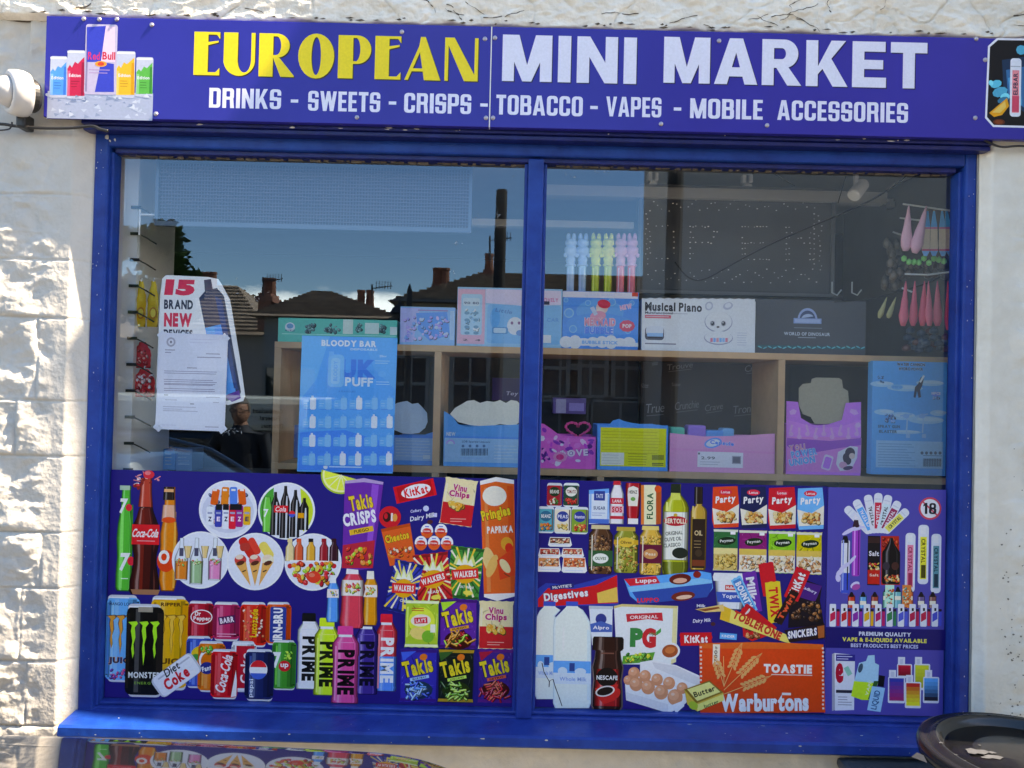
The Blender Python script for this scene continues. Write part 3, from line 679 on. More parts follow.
# tree
def tree(name, label, c, h, r, n, seed):
    rd = random.Random(seed); t = empty(name, c, label, 'tree'); c = Vector(c)
    b = MB(); b.tube([c, c+Vector((.05, 0, h*.35)), c+Vector((-.05, .1, h*.75))], [.22, .16, .05], 10)
    for i in range(9):
        z = h*rd.uniform(.3, .65); a = rd.uniform(0, 6.28); e = Vector((math.cos(a)*r*.7, math.sin(a)*r*.7, z+h*.2)); b.tube([c+Vector((0, 0, z)), c+e*.6+Vector((0, 0, z*.4)), c+e], [.07, .04, .015], 6)
    b.build('trunk', pmat('bark', (.09, .065, .045), rough=.9, bump=.5, bscale=30), t)
    V = []; Fc = []; mi = []
    cl = [(Vector((rd.gauss(0, .42)*r, rd.gauss(0, .42)*r, h*rd.uniform(.35, .98))), rd.uniform(.25, .5)*r) for _ in range(26)]
    for i in range(n):
        cc, rr = cl[rd.randrange(len(cl))]; v = Vector((rd.gauss(0, 1), rd.gauss(0, 1), rd.gauss(0, 1))).normalized()*rr*rd.uniform(.5, 1.05)
        p = c+cc+v; a = Vector((rd.gauss(0, 1), rd.gauss(0, 1), rd.gauss(0, .6))).normalized(); bb = a.orthogonal().normalized(); s = rd.uniform(.05, .12)
        k = len(V); V += [p-a*s, p+bb*s*.55, p+a*s, p-bb*s*.55]; Fc.append((k, k+1, k+2, k+3)); mi.append(rd.randrange(2))
    mesh('crown', V, Fc, [pmat('leaf_dark', (.03, .075, .025), rough=.6), pmat('leaf_light', (.06, .13, .035), rough=.6)], t, mi)
p = Rp(158, 395, 10); tree('leafy_tree', 'dark leafy tree mirrored in the upper left of the left pane', (p.x, p.y, -.13), zq(160, 232, 10)+.2, .74, 6500, 3)
p = Rp(245, 395, 24); tree('leafy_tree', 'small far tree mirrored between two roofs', (p.x, p.y, -.13), zq(240, 300, 24), 1.2, 2500, 5)
# van parked across the road
p = Rp(250, 430, 6.4); van = empty('parked_van', (p.x, -7.0, -.13), 'cream van with dark lower half across the road, mirrored low in the left pane', 'van')
vx1 = q(396, 6.4); vx0 = vx1-4.6; zt, zm = zq(240, 396, 6.4), zq(240, 432, 6.4)
m_cream = pmat('van_cream', (.55, .54, .46), rough=.3, coat=.5); m_vd = pmat('van_dark', (.012, .014, .02), rough=.25, coat=.5)
a = MB(); a.box(vx0, vx1-1.0, -8.2, -6.4, zm, zt, 0, .08); a.build('upper_body', m_cream, van)
a = MB(); a.box(vx0+.02, vx1-.02, -8.18, -6.39, .25, zm, 0, .08); a.prism([(vx1-1.0, zm), (vx1-1.0, zt-.02), (vx1-.75, zt-.06), (vx1-.25, zm)], -8.15, -6.45, 0); a.build('lower_body', m_vd, van)
for wx in (vx0+.8, vx1-.8):
    a = MB(); a.lathe([(.05, -.1), (.30, -.1), (.33, -.06), (.33, .06), (.30, .1), (.05, .1)], (wx, -6.5, .21), 24, 0, 'Y'); w_ = a.build('wheel', m_dk, van)
VS = Sheet(0)
def mirror_text(parent, name, s, px, py, d, w, h, c, flip=True):     # real lettering that faces the shop
    V, Fc = word(s, .02); x0 = min(v[0] for v in V); x1 = max(v[0] for v in V); y0 = min(v[1] for v in V); y1 = max(v[1] for v in V)
    p = Rp(px, py, d); k = (d-CAM.y)/F
    VV = [(p.x-((x-x0)/(x1-x0)-.5)*w*k, -d+.012, p.z+((y-y0)/(y1-y0)-.5)*h*k) for x, y in V]
    return mesh(name, VV, Fc, ink(c), parent)
mirror_text(van, 'lettering', 'Cumberland', 268, 411, 6.4, 30, 4.5, '222222')
mirror_text(van, 'lettering', 'Funeral', 270, 418, 6.4, 20, 4.5, '222222')
mirror_text(van, 'lettering', 'Directors', 272, 426, 6.4, 22, 4.5, '222222')

# ================================================================ PERSON (stands in the road, mirrored by the notice)
pp = Rp(241, 413, 4.3); px_, py_ = pp.x, pp.y
zh = Rp(241, 398, 4.3).z
def skin_body(name, joints, edges, mats, parent, root=0, sub=2):
    me = bpy.data.meshes.new(name); me.from_pydata([j[0] for j in joints], edges, [])
    o = bpy.data.objects.new(name, me); col.objects.link(o)
    sk = o.modifiers.new('s', 'SKIN'); sv = me.skin_vertices[0].data
    for i, j in enumerate(joints): sv[i].radius = (j[1], j[2] if len(j) > 2 else j[1]); sv[i].use_root = (i == root)
    sb = o.modifiers.new('d', 'SUBSURF'); sb.levels = sub; sb.render_levels = sub
    bpy.context.view_layer.update(); e = o.evaluated_get(bpy.context.evaluated_depsgraph_get()); m2 = bpy.data.meshes.new_from_object(e)
    bpy.data.objects.remove(o); m2.materials.clear()
    for m_ in mats: m2.materials.append(m_)
    o = bpy.data.objects.new(name, m2); col.objects.link(o)
    for p in m2.polygons: p.use_smooth = True
    if parent: o.parent = parent
    return o
GZ = -.12; Ht = zh-GZ; u = Ht/7.5
man = empty('person', (px_, py_, GZ), 'person with glasses in a dark jacket standing in the road, mirrored beside the notice', 'person')
m_skin = pmat('skin', (.36, .17, .11), rough=.55); m_jk = pmat('dark_jacket', (.02, .022, .03), rough=.8, var=.2); m_tr = pmat('dark_trousers', (.03, .03, .035), rough=.85); m_hair = pmat('short_grey_hair', (.10, .085, .075), rough=.8)
J = [((0, 0, u*3.9), .15, .12), ((0, 0, u*4.9), .145, .11), ((0, 0, u*5.9), .17, .11), ((0, 0, u*6.25), .10, .09), ((0, .01, u*6.55), .055, .055), ((0, .02, u*6.75), .06, .06),
     ((-.2, 0, u*6.05), .065), ((-.26, .0, u*4.8), .05), ((-.25, .08, u*3.7), .035), ((-.25, .10, u*3.5), .03),
     ((.2, 0, u*6.05), .065), ((.26, .0, u*4.8), .05), ((.25, .08, u*3.7), .035), ((.25, .10, u*3.5), .03),
     ((-.1, 0, u*3.6), .10), ((-.11, .02, u*2.1), .065), ((-.12, -.02, .12), .045), ((-.12, .12, .05), .045),
     ((.1, 0, u*3.6), .10), ((.11, .02, u*2.1), .065), ((.12, -.02, .12), .045), ((.12, .12, .05), .045)]
E = [(0, 1), (1, 2), (2, 3), (3, 4), (4, 5), (2, 6), (6, 7), (7, 8), (8, 9), (2, 10), (10, 11), (11, 12), (12, 13), (0, 14), (14, 15), (15, 16), (16, 17), (0, 18), (18, 19), (19, 20), (20, 21)]
bo = skin_body('body', J, E, [m_skin, m_jk, m_tr], man)
for p in bo.data.polygons:
    z = p.center.z; x = abs(p.center.x)
    p.material_index = 1 if (u*3.75 < z < u*6.5) else (2 if z < u*3.75 and x < .22 else (0 if z < u*3.75 or z > u*6.5 else 1))
bm = bmesh.new(); bmesh.ops.create_uvsphere(bm, u_segments=28, v_segments=22, radius=1)
hz = u*7.0
for v in bm.verts:
    x, y, z = v.co; wv = .077*(1-.18*max(0, -z)); X = x*wv; Yv = y*.098+.02; Z = z*.125+hz
    if y > 0 and abs(x) < .5: Yv += .022*math.exp(-((x/.13)**2))*math.exp(-(((z+.12)/.22)**2)); Yv += .008*math.exp(-((x/.3)**2))*math.exp(-(((z+.45)/.10)**2)); Yv -= .010*math.exp(-(((abs(x)-.38)/.16)**2))*math.exp(-((z/.12)**2))
    v.co = (X, Yv, Z)
me = bpy.data.meshes.new('head'); bm.to_mesh(me); bm.free()
me.materials.append(m_skin)
for p in me.polygons: p.use_smooth = True
# the head joins the body mesh so that the figure stays one surface
h_ = bpy.data.objects.new('head', me); col.objects.link(h_)
bm = bmesh.new(); bm.from_mesh(bo.data); bm.from_mesh(me); bm.to_mesh(bo.data); bm.free(); bpy.data.objects.remove(h_)
hr_ = MB()
bm = bmesh.new(); bmesh.ops.create_uvsphere(bm, u_segments=24, v_segments=16, radius=1)
bmesh.ops.delete(bm, geom=[v for v in bm.verts if v.co.z < -.1-.5*v.co.y or (v.co.y > .45 and v.co.z < .55)], context='VERTS')
bm.verts.index_update(); hr_.add([(px_+v.co.x*.083, py_+v.co.y*.104+.018, GZ+hz+v.co.z*.131) for v in bm.verts], [[v.index for v in f.verts] for f in bm.faces]); bm.free(); hr_.build('hair', m_hair, man, smooth=True)
gs = MB()
for sx in (-1, 1):
    ring = [(px_+sx*.032+.024*math.cos(a), py_+.125, GZ+hz+.012+.017*math.sin(a)) for a in [2*PI*i/16 for i in range(17)]]; gs.tube(ring, .0028, 6)
    gs.tube([(px_+sx*.056, py_+.125, GZ+hz+.015), (px_+sx*.078, py_+.03, GZ+hz+.012)], .0025, 6)
gs.tube([(px_-.009, py_+.127, GZ+hz+.014), (px_+.009, py_+.127, GZ+hz+.014)], .0025, 6); gs.build('glasses', m_dk, man)
hd = MB()
for sx in (-1, 1):
    hx, hy, hzz = px_+sx*.25, py_+.105, GZ+u*3.5
    hd.tube([(hx, hy, hzz+.03), (hx, hy+.004, hzz-.04), (hx, hy+.006, hzz-.07)], [.026, .036, .030], 10)
    for i, L in enumerate((.062, .072, .068, .052)):
        fx = hx+(-.026+.0175*i); hd.tube([(fx, hy+.004, hzz-.062), (fx, hy+.012, hzz-.062-L*.55), (fx, hy+.028, hzz-.062-L)], [.0085, .0080, .0065], 8)
    hd.tube([(hx-sx*.026, hy+.01, hzz-.02), (hx-sx*.044, hy+.026, hzz-.05), (hx-sx*.040, hy+.036, hzz-.078)], [.011, .0095, .0075], 8)
hd.build('hands', m_skin, man, smooth=True)

# ================================================================ PARKED CAR (its bonnet fills the bottom left corner)
car = empty('parked_car', (-2.0, -1.5, -.12), 'glossy black car parked at the kerb, its bonnet mirroring the poster', 'car')
m_car = pmat('car_paint', (.007, .008, .012), rough=.05, metal=0.0, spec=1.0, coat=1.0)
pc_ = m_car.node_tree.nodes['Principled BSDF']; pc_.inputs['IOR'].default_value = 1.6; pc_.inputs['Coat IOR'].default_value = 1.6; pc_.inputs['Coat Roughness'].default_value = .015
m_cg = pmat('car_glass', (.01, .012, .014), rough=.02, spec=.9, coat=1); m_rub = pmat('tyre_rubber', (.012, .012, .012), rough=.85); m_alloy = pmat('alloy', (.5, .5, .52), rough=.3, metal=1); m_trim = pmat('black_trim', (.015, .015, .016), rough=.4)
CY = -1.52
def prof_w(x):      # half width in plan
    if x > -.3: return .845*(1-.60*((x+.3)/.47)**2.6) if x < .17 else .338
    if x < -4.0: return .845*(1-.35*((-4.0-x)/.35)**2)
    return .845
def prof_t(x):      # height of the bonnet/boot line, at its centre
    if x > -1.15: return 1.018-.030*((x+1.15)/1.2)**1.5-(.20*max(0, (x+.02)/.2)**2)
    if x < -3.6: return 1.02-.15*((-3.6-x)/.7)**2
    return 1.02
def body_pt(x, s):  # s 0..1 round the section from one lower edge over the top to the other
    w = prof_w(x); tz = prof_t(x); a = (s-.5)*2; sg = 1 if a > 0 else -1; a = abs(a)
    if a < .62:  q = a/.62; y = (w-.075)*q; z = tz+.022-.046*q**3.2
    elif a < .82: q = (a-.62)/.2; y = (w-.075)+.075*math.sin(q*PI/2); z = tz-.024-.125*(1-math.cos(q*PI/2))-.05*q
    else: q = (a-.82)/.18; y = w-.06*q*q+.02*math.sin(q*PI); z = (tz-.199)*(1-q)+.12*q
    return Vector((x, CY+sg*y, z))
def loft(x0, x1, nx, ns, mb, m=0):
    V = [body_pt(x0+(x1-x0)*i/nx, j/ns) for i in range(nx+1) for j in range(ns+1)]
    mb.add(V, [(i*(ns+1)+j, i*(ns+1)+j+1, (i+1)*(ns+1)+j+1, (i+1)*(ns+1)+j) for i in range(nx) for j in range(ns)], m)
    if True: mb.add([body_pt(x1, j/ns) for j in range(ns+1)], [tuple(range(ns+1))], m)
b = MB(); loft(-4.3, -1.16, 50, 90, b); b.build('body', m_car, car, smooth=True)
b = MB(); loft(-1.155, .17, 90, 120, b); b.build('bonnet', m_car, car, smooth=True, label='black bonnet reflecting the window posters')
# cabin
def cab(x, s, zt, hw):
    a = (s-.5)*2; sg = 1 if a > 0 else -1; a = abs(a)
    if a < .55: q = a/.55; return Vector((x, CY+sg*hw*.86*q, zt-.03*q*q))
    q = (a-.55)/.45; zb = .93; return Vector((x, CY+sg*(hw*.86+(.80-hw*.86)*q**1.2), (zt-.03)*(1-q)+zb*q))
prof_c = [(-1.22, 1.0, .72), (-1.45, 1.20, .70), (-1.72, 1.36, .68), (-2.0, 1.425, .67), (-2.5, 1.44, .67), (-3.1, 1.42, .66), (-3.6, 1.33, .64), (-3.95, 1.08, .62), (-4.05, .97, .62)]
def cabm(a, b_, s0, s1, n=30):
    mb = MB(); P = prof_c[a:b_+1]; V = [cab(x, s0+(s1-s0)*j/n, z, w) for x, z, w in P for j in range(n+1)]
    mb.add(V, [(i*(n+1)+j, i*(n+1)+j+1, (i+1)*(n+1)+j+1, (i+1)*(n+1)+j) for i in range(len(P)-1) for j in range(n)]); return mb
cabm(0, 2, .225, .775).build('windscreen', m_cg, car, smooth=True); cabm(2, 6, .225, .775).build('roof', m_car, car, smooth=True); cabm(6, 8, .225, .775).build('rear_window', m_cg, car, smooth=True)
for s0, s1 in ((0, .225), (.775, 1)): cabm(0, 8, s0, s1).build('side_window', m_cg, car, smooth=True)
for s0 in (.225, .775):
    mb = MB(); mb.tube([cab(x, s0, z, w) for x, z, w in prof_c], .028, 8); mb.build('roof_pillar', m_car, car, smooth=True)
for wx in (-.72, -3.45):
    for sy in (-1, 1):
        mb = MB(); mb.lathe([(.20, -.1), (.29, -.1), (.31, -.07), (.31, .07), (.29, .1), (.20, .1)], (wx, CY+sy*.77, .19), 32, 0, 'Y'); wo_ = mb.build('wheel', m_rub, car, smooth=True)
        mb = MB(); mb.lathe([(.05, 0), (.2, .01)], (wx, CY+sy*.87, .19), 24, 0, 'Y')
        for k in range(7):
            a = 2*PI*k/7; mb.tube([(wx+.03*math.cos(a), CY+sy*.885, .19+.03*math.sin(a)), (wx+.19*math.cos(a), CY+sy*.87, .19+.19*math.sin(a))], [.02, .015], 6)
        mb.build('rim', m_alloy, wo_)
for sy in (-1, 1):
    mb = MB(); mb.lathe([(.02, -.06), (.07, -.04), (.075, .02), (.05, .05), (.02, .06)], (0, 0, 0), 16, 0, 'Y'); V0 = [Vector((v[0]*.9+.06, v[1]+CY+sy*.62, v[2]*.8+.72)) for v in mb.V]; mb.V = V0; mb.build('headlight', pmat('lamp_glass', (.5, .52, .55), rough=.05, coat=1), car, smooth=True)
    mb = MB(); mb.box(-1.52, -1.38, CY+sy*.86, CY+sy*1.0, 1.0, 1.12, 0, .03); mb.build('wing_mirror', m_car, car, smooth=False)
mb = MB(); mb.box(.06, .20, CY-.45, CY+.45, .2, .45, 0, .03); mb.build('bumper', m_trim, car)

# ================================================================ BINS
bx, by = 1.245, -.50
bin_ = empty('round_dustbin', (bx, by, 0), 'black round dustbin with a dented shiny lid at the right under the window', 'bin')
m_bin = pmat('black_plastic', (.010, .010, .011), rough=.24, bump=.1, bscale=20, var=.3, vscale=8, spec=.5)
b = MB(); b.lathe([(.0, .01), (.16, .0), (.17, .03), (.185, .3), (.20, .6), (.21, .85), (.222, .855), (.222, .875)], (bx, by, 0), 56); b.build('bucket', m_bin, bin_, smooth=True)
ZL = .882
lid = [(.235, ZL-.030), (.247, ZL-.022), (.250, ZL-.008), (.246, ZL+.004), (.238, ZL+.008), (.229, ZL+.004), (.222, ZL+.006), (.213, ZL+.014), (.205, ZL+.014), (.197, ZL+.004), (.190, ZL-.006), (.182, ZL-.010), (.172, ZL-.010), (.13, ZL-.007), (.08, ZL-.003), (.04, ZL-.001), (.0001, ZL)]
b = MB(); b.lathe(lid, (bx, by, 0), 72)
b.V = [(x, y, z-.010*math.exp(-(((x-bx+.06)/.07)**2+((y-by+.03)/.05)**2))) for x, y, z in b.V]
b.build('lid', m_bin, bin_, smooth=True, fix=True)
b = MB(); b.lathe([(.0001, 0), (.055, 0), (.058, .003), (.05, .006), (.0001, .006)], (bx+.02, by-.05, ZL-.004), 24); b.build('lid_boss', m_bin, bin_, smooth=True)
# pale scuffs and a torn scrap caught under the rim
m_scr = pmat('scuffed_plastic', (.06, .065, .075), rough=.5, var=.3, vscale=60)
sc = MB()
for k in range(46):
    a = rd.uniform(0, 6.28); r = rd.choice((rd.uniform(.02, .17), .208)); n_ = 7; q0 = rd.uniform(.001, .004)*(2 if k < 2 else 1)
    cx, cy = bx+r*math.cos(a), by+r*math.sin(a)
    zz = ZL+.0155 if r > .2 else ZL-.0075+(.172-r)*.05+.0012-.010*math.exp(-(((cx-bx+.06)/.07)**2+((cy-by+.03)/.05)**2))
    sc.add([(cx+q0*rd.uniform(.4, 1.8)*math.cos(t_), cy+q0*rd.uniform(.4, 1.2)*math.sin(t_), zz) for t_ in [2*PI*i/n_ for i in range(n_)]], [tuple(range(n_))])
for (ox, oy, q0, e_) in ((-.125, .03, .018, 1.8), (-.10, .01, .012, 2.2), (-.085, .03, .008, 1.3)):
    cx, cy = bx+ox, by+oy; n_ = 12
    zz = ZL-.0045-.010*math.exp(-(((cx-bx+.06)/.07)**2+((cy-by+.03)/.05)**2))
    sc.add([(cx+q0*e_*rd.uniform(.5, 1.2)*math.cos(t_), cy+q0*rd.uniform(.4, 1.2)*math.sin(t_), zz+.003) for t_ in [2*PI*i/n_ for i in range(n_)]], [tuple(range(n_))])
sc.build('scuff', m_scr, bin_, label='pale scuffs and specks on the black lid', fix=False)['kind'] = 'stuff'
p = W(916, 720, by+.05); b = MB()

p = W(917, 757, by-.16); b.add([(p.x-.012, p.y, p.z), (p.x+.0, p.y, p.z+.010), (p.x+.014, p.y, p.z+.004), (p.x+.022, p.y, p.z-.012), (p.x+.006, p.y, p.z-.006)], [(0, 1, 2, 3, 4)])
b.build('torn_scrap', pmat('torn_film', (.10, .105, .12), rough=.4), bin_, fix=False)
# flat storage box against the wall
gx0, gx1, gz = .945, 1.42, .695
bb = empty('storage_box', ((gx0+gx1)/2, -.2, 0), 'flat dark grey plastic box standing against the wall, left of the round dustbin', 'storage box')
m_gb = pmat('grey_plastic', (.055, .065, .075), rough=.45, bump=.15, bscale=60, var=.15)
b = MB(); b.box(gx0+.01, gx1-.01, -.30, -.105, .0, gz-.03, 0, .01); b.build('box_body', m_gb, bb)
b = MB(); b.box(gx0, gx1, -.31, -.10, gz-.032, gz, 0, .02); b.build('lid', m_gb, bb)
# ================================================================ FASCIA SIGN
KCUR[0] = .92
m_sign = pmat('sign_blue', (.022, .024, .30), rough=.24, spec=.3, var=.10, vscale=1.6)
YS = -.12
sg = empty('fascia_sign', (.15, -.10, 2.463), 'long blue shop sign reading EUROPEAN MINI MARKET over the window', 'shop sign')
for (a, b) in ((-1.357, -.0835), (-.0805, 2.05)):
    mb = MB(); mb.box(a, b, YS, -.100, 2.463, 2.753, 0, .0015); mb.build('sign_panel', m_sign, sg)
mb = MB(); mb.box(-.0835, -.0805, YS-.0005, -.1005, 2.463, 2.753); mb.box(-1.357, 2.05, -.1, -.085, 2.47, 2.748); mb.build('joint_strip', m_wh, sg)
SH = Sheet(YS)
YEL, YSH, WHT, WSH = 'f0d93c', '3a3420', 'e2e4f4', '20204a'
def letters(s, x0, x1, ya, yb, h, G, c, sh, gap):
    # sign letters with their dark printed outline
    cx = (x0+x1)/2; cy = (ya+yb)/2
    A = Art(SH, 'lettering', sg); A.txt(s, cx+1.0, cy+1.2, x1-x0, h, sh, G=G, gap=gap); A.txt(s, cx, cy, x1-x0, h, c, G=G, gap=gap); A.done()
letters('EUROPEAN', 193, 479, 54, 59, 45.5, DECO, YEL, YSH, .10)
letters('MINI', 502, 637, 58, 60.5, 47, HEAVY, WHT, WSH, .13)
letters('MARKET', 663, 928, 61, 64.5, 46.5, HEAVY, WHT, WSH, .10)
def sub(s, x0, x1, cy, h=20):
    A = Art(SH, 'lettering', sg); A.txt(s, (x0+x1)/2, cy, x1-x0, h, WHT, G=COND, gap=.085); A.done()
for s, x0, x1, cy in (('DRINKS', 209, 283, 98.5), ('SWEETS', 306, 382, 101.5), ('CRISPS', 404, 473, 103.5), ('TOBACCO', 496, 583, 105.5), ('VAPES', 606, 663, 107), ('MOBILE', 690, 763, 109), ('ACCESSORIES', 777, 910, 111.5)): sub(s, x0, x1, cy)
A = Art(SH, 'lettering', sg)
for cx, cy in ((294.5, 101), (392.5, 103), (484, 105), (594, 107.5), (677.5, 109)): A.rect(cx, cy, 7.5, 3.2, WHT)
A.done()
# screws
for px, py in ((99.5, 19.5), (84, 19), (117, 19.5), (152, 25), (156, 114), (402, 32), (357, 117.5), (485, 39), (495, 38), (486, 118), (493, 118), (719, 41), (976, 39), (661, 124), (767, 125.5), (975, 118), (985, 60)):
    w = W(px, py, YS); mb = MB(); mb.lathe([(.0065, 0), (.006, -.002), (.003, -.0035), (.0002, -.004)], (w.x, YS-.0005, w.z), 12, 0, 'Y'); mb.build('screw', pmat('screw_cap', (.45, .42, .48), rough=.35, metal=.6), sg, smooth=True)
# picture of cans in ice
A = Art(SH, 'printed_picture', sg, 'five tall slim cans standing in crushed ice')
A.box(47, 92, 153, 119.5, 'a4aec4')
for i in range(22): A.ell(47+rd.uniform(2, 104), 95+rd.uniform(-2.5, 1), rd.uniform(4, 8), rd.uniform(2, 4), 'a8b2c8', rd.uniform(-20, 20), 7)
def slim(x0, y0, x1, y1, top, c):
    A.rr(x0, y0, x1, y1, 'b8bfd0', 2); h_ = y1-y0; A.poly([(x0+.5, y0+h_*.38), (x0+3, y0+h_*.30), (x0+5, y0+h_*.36), (x0+8, y0+h_*.24), (x0+11, y0+h_*.28), (x1-.5, y0+h_*.14), (x1-.5, y1-3), (x0+.5, y1-3)], c); A.box(x0+.5, y0+h_*.42, x0+3, y1-3, shade(c, 1, .3)); A.txt('Edition', (x0+x1)/2-1, y0+h_*.52, 12, 3.2, 'e8e8f0'); A.lines(x0+4, y0+h_*.64, x1-5, 3, 2.6, shade(c, .8), .8, int(x0)); A.box(x0+.5, y0+1, x1-.5, y0+3, 'eef0f4')
    A.box(x1-(x1-x0)*.2, y0+(y1-y0)*.25, x1-1, y1-3, top)
slim(50, 56, 67, 98, '2a78c8', '3f97e6'); slim(67, 50, 85, 99, 'a01c40', 'cc2a50'); slim(116, 51, 135, 98, 'd69a1e', 'f0bb3a'); slim(136, 57, 153, 97, '2f8a3a', '4fb050')
A.rr(85, 24, 117, 95, 'bdb4cc', 2.5); A.box(86, 27, 88, 92, '9088a8'); A.poly([(87, 27), (106, 26), (101, 62), (87, 62)], '3646b8'); A.poly([(101, 62), (114, 64), (114, 92), (95, 92)], '3646b8'); A.poly([(106, 26), (115, 27), (115, 62), (101, 62)], 'e0c6d8')
A.txt('Red', 94, 56, 12, 8, 'd83a6a'); A.txt('Bull', 109, 56, 13, 8, 'd02848', bold=.03); A.ell(101, 64, 6, 3, 'e8a040'); A.ell(101, 64, 3.4, 2, 'd84a30')
A.lines(89, 70, 112, 2, 3, 'b090b8', .8, 3)
rd2 = random.Random(8)
for i in range(60):
    x, y = rd2.uniform(50, 150), rd2.uniform(95, 117); a = rd2.uniform(0, 3.1); r = rd2.uniform(2, 4.5)
    A.poly([(x+r*math.cos(a), y+r*.6*math.sin(a)), (x+r*.9*math.cos(a+2), y+r*.7*math.sin(a+2)), (x+r*math.cos(a+4.2), y+r*.6*math.sin(a+4.2))], rd2.choice(('8c9ab4', 'b8c2d2', 'a2aec2', '8494b0', 'c4ccd8')))
A.done()
# vape picture in a cut-corner frame
A = Art(SH, 'printed_picture', sg, 'dark vape picture with ice, orange slice and white cut-corner frame')
A.poly([(997, 38), (1110, 40), (1120, 50), (1116, 122), (1105, 130), (993, 127), (985, 118), (988, 46)], 'e8ebf4')
A.poly([(998, 40), (1108, 42), (1117.5, 51), (1114, 121), (1104, 128), (994, 125), (987, 117), (990, 47)], '15181f')
A.poly([(1002, 60), (1030, 56), (1034, 118), (1004, 100)], '123a58'); A.poly([(1006, 70), (1028, 66), (1030, 112), (1008, 96)], '1f6fa0'); A.poly([(1008, 78), (1020, 75), (1022, 106), (1010, 94)], '2e9cc8')
for x, y, a, b_, c in ((996, 84, 6, 4, '36c0d8'), (1000, 92, 8, 5, '2aa6c4'), (1005, 97, 5, 4, '63d8e8'), (991, 83, 2.4, 3, '63d8e8'), (1021, 50, 5, 5, '2aa6c4'), (1003, 100, 6, 3, '1c7c9c')): A.ell(x, y, a, b_, c, 20, 9)
A.poly([(989, 113), (1007, 98), (1009, 106), (1002, 115), (994, 117)], 'f0a830'); A.poly([(992, 112.5), (1005, 101), (1006, 107), (1000, 113)], 'f8d070'); A.ell(999, 122, 6, 3, '6a3420'); A.ell(999, 122, 4, 2, '8a4628')
A.rr(1010, 58, 1021, 117, 'd8dde6', 3); A.box(1012, 70, 1019, 113, 'e8909a'); A.box(1012, 96, 1019, 112, 'd8506a'); A.txt('ELFBAR', 1015.5, 84, 22, 4.5, '27304a', rot=90, bold=.03); A.box(1010.5, 66, 1020.5, 67, 'a8b0bc')
A.rr(1040, 58, 1052, 117, 'd8dde6', 3); A.box(1042, 70, 1050, 113, '70b8e0')
A.done()

# ================================================================ LEFT WINDOW POSTER
KCUR[0] = .76
m_vin = pmat('poster_blue', (.012, .010, .19), rough=.30, spec=.22, var=.05, vscale=3)
def poster(name, x0, x1, z0, z1, m_, label, cat='poster', y=-.0030, bow=0):
    mb = MB(); mb.box(x0, x1, y, y+.0018, z0, z1); return tag(mb.build(name, m_, None, loc=((x0+x1)/2, y, z0)), label, cat)
PL = poster('window_poster', -1.192, .027, .770, 1.448, m_vin, 'blue window poster of fizzy drinks, crisps and sweets under the left pane')
YP = -.0030; SL = Sheet(YP)
def part(nm, label=None, sh=None, par=None): return Art(sh or SL, nm, par or PL, label)
# glass bottles
A = part('printed_bottle', 'green lemonade bottle')
A.prof(125, 486, 591, [(0, 4.8), (.03, 4.8), (.035, 4.2), (.22, 5), (.36, 7.5), (.5, 8.5), (.68, 7.4), (.85, 8.4), (.97, 8.2), (1, 6.5)], '2fae3c')
A.prof(121.5, 505, 588, [(0, 1), (.3, 1.6), (.6, 1.8), (1, 1.4)], '6fd468'); A.prof(131.2, 505, 588, [(0, .8), (.3, 1.2), (1, .8)], '16802c'); A.prof(125, 485.5, 490, [(0, 5), (1, 5)], '9fb8a0')
A.txt('7', 123.5, 506, 7.5, 15, 'f4f6f4', bold=.04, shear=.1); A.ell(129, 507.5, 3.2, 3.6, 'd8283a'); A.txt('7', 124.5, 562, 9.5, 18, 'f4f6f4', bold=.04, shear=.1); A.ell(131, 561, 3.6, 4.5, 'd8283a'); A.box(121, 578, 128, 579, 'cfe8cf'); A.done()
A = part('printed_bottle', 'orange soda bottle with dark cap')
A.prof(169, 487, 591, [(0, 5), (.10, 5), (.12, 5.4), (.3, 6.4), (.45, 9), (.7, 8.2), (.9, 9), (1, 6.5)], 'ef8a1e'); A.prof(169, 487, 500, [(0, 5.2), (1, 5.8)], '2c1c16'); A.prof(169, 489, 492, [(0, 4.6), (1, 4.8)], 'd8a070'); A.prof(174.5, 512, 588, [(0, .6), (.5, 1.4), (1, 1)], 'f9b450')
A.prof(169, 505, 522, [(0, 6.2), (1, 7.5)], 'f2b89a'); A.ell(169, 520, 7, 3, 'e2521e'); A.ell(166, 561, 9, 11, 'e2461c'); A.txt('O', 164, 557, 11, 14, 'f6f0ea', bold=.05); A.done()
A = part('printed_bottle', 'dark cola bottle with red label and splashing top')
A.prof(145.5, 492, 594, [(0, 4), (.08, 4.6), (.2, 7.5), (.32, 12.6), (.5, 13.8), (.62, 11.5), (.72, 11.8), (.88, 15), (.97, 15), (1, 13)], '4a1510')
A.prof(146, 478, 507, [(0, 5.5), (.5, 6), (1, 7.5)], 'b8402e'); A.prof(145, 508, 524, [(0, 6), (1, 10)], '6a1e14')
A.prof(142, 510, 590, [(0, 1.2), (.25, 2), (1, 1.5)], '7c2418'); A.prof(152, 545, 590, [(0, 1), (1, 2)], '2a0c0a'); A.prof(145.5, 589.5, 594.5, [(0, 14.6), (1, 12.5)], '9c6c50')
A.box(132, 524.5, 159.5, 544.5, 'd8202a'); A.txt('Coca-Cola', 145.8, 533, 26, 8.5, 'f8f0ee', bold=.025, shear=.25, gap=.03, arc=0); A.box(137, 540.5, 155, 541.3, 'e8a0a0')
rq = random.Random(2)
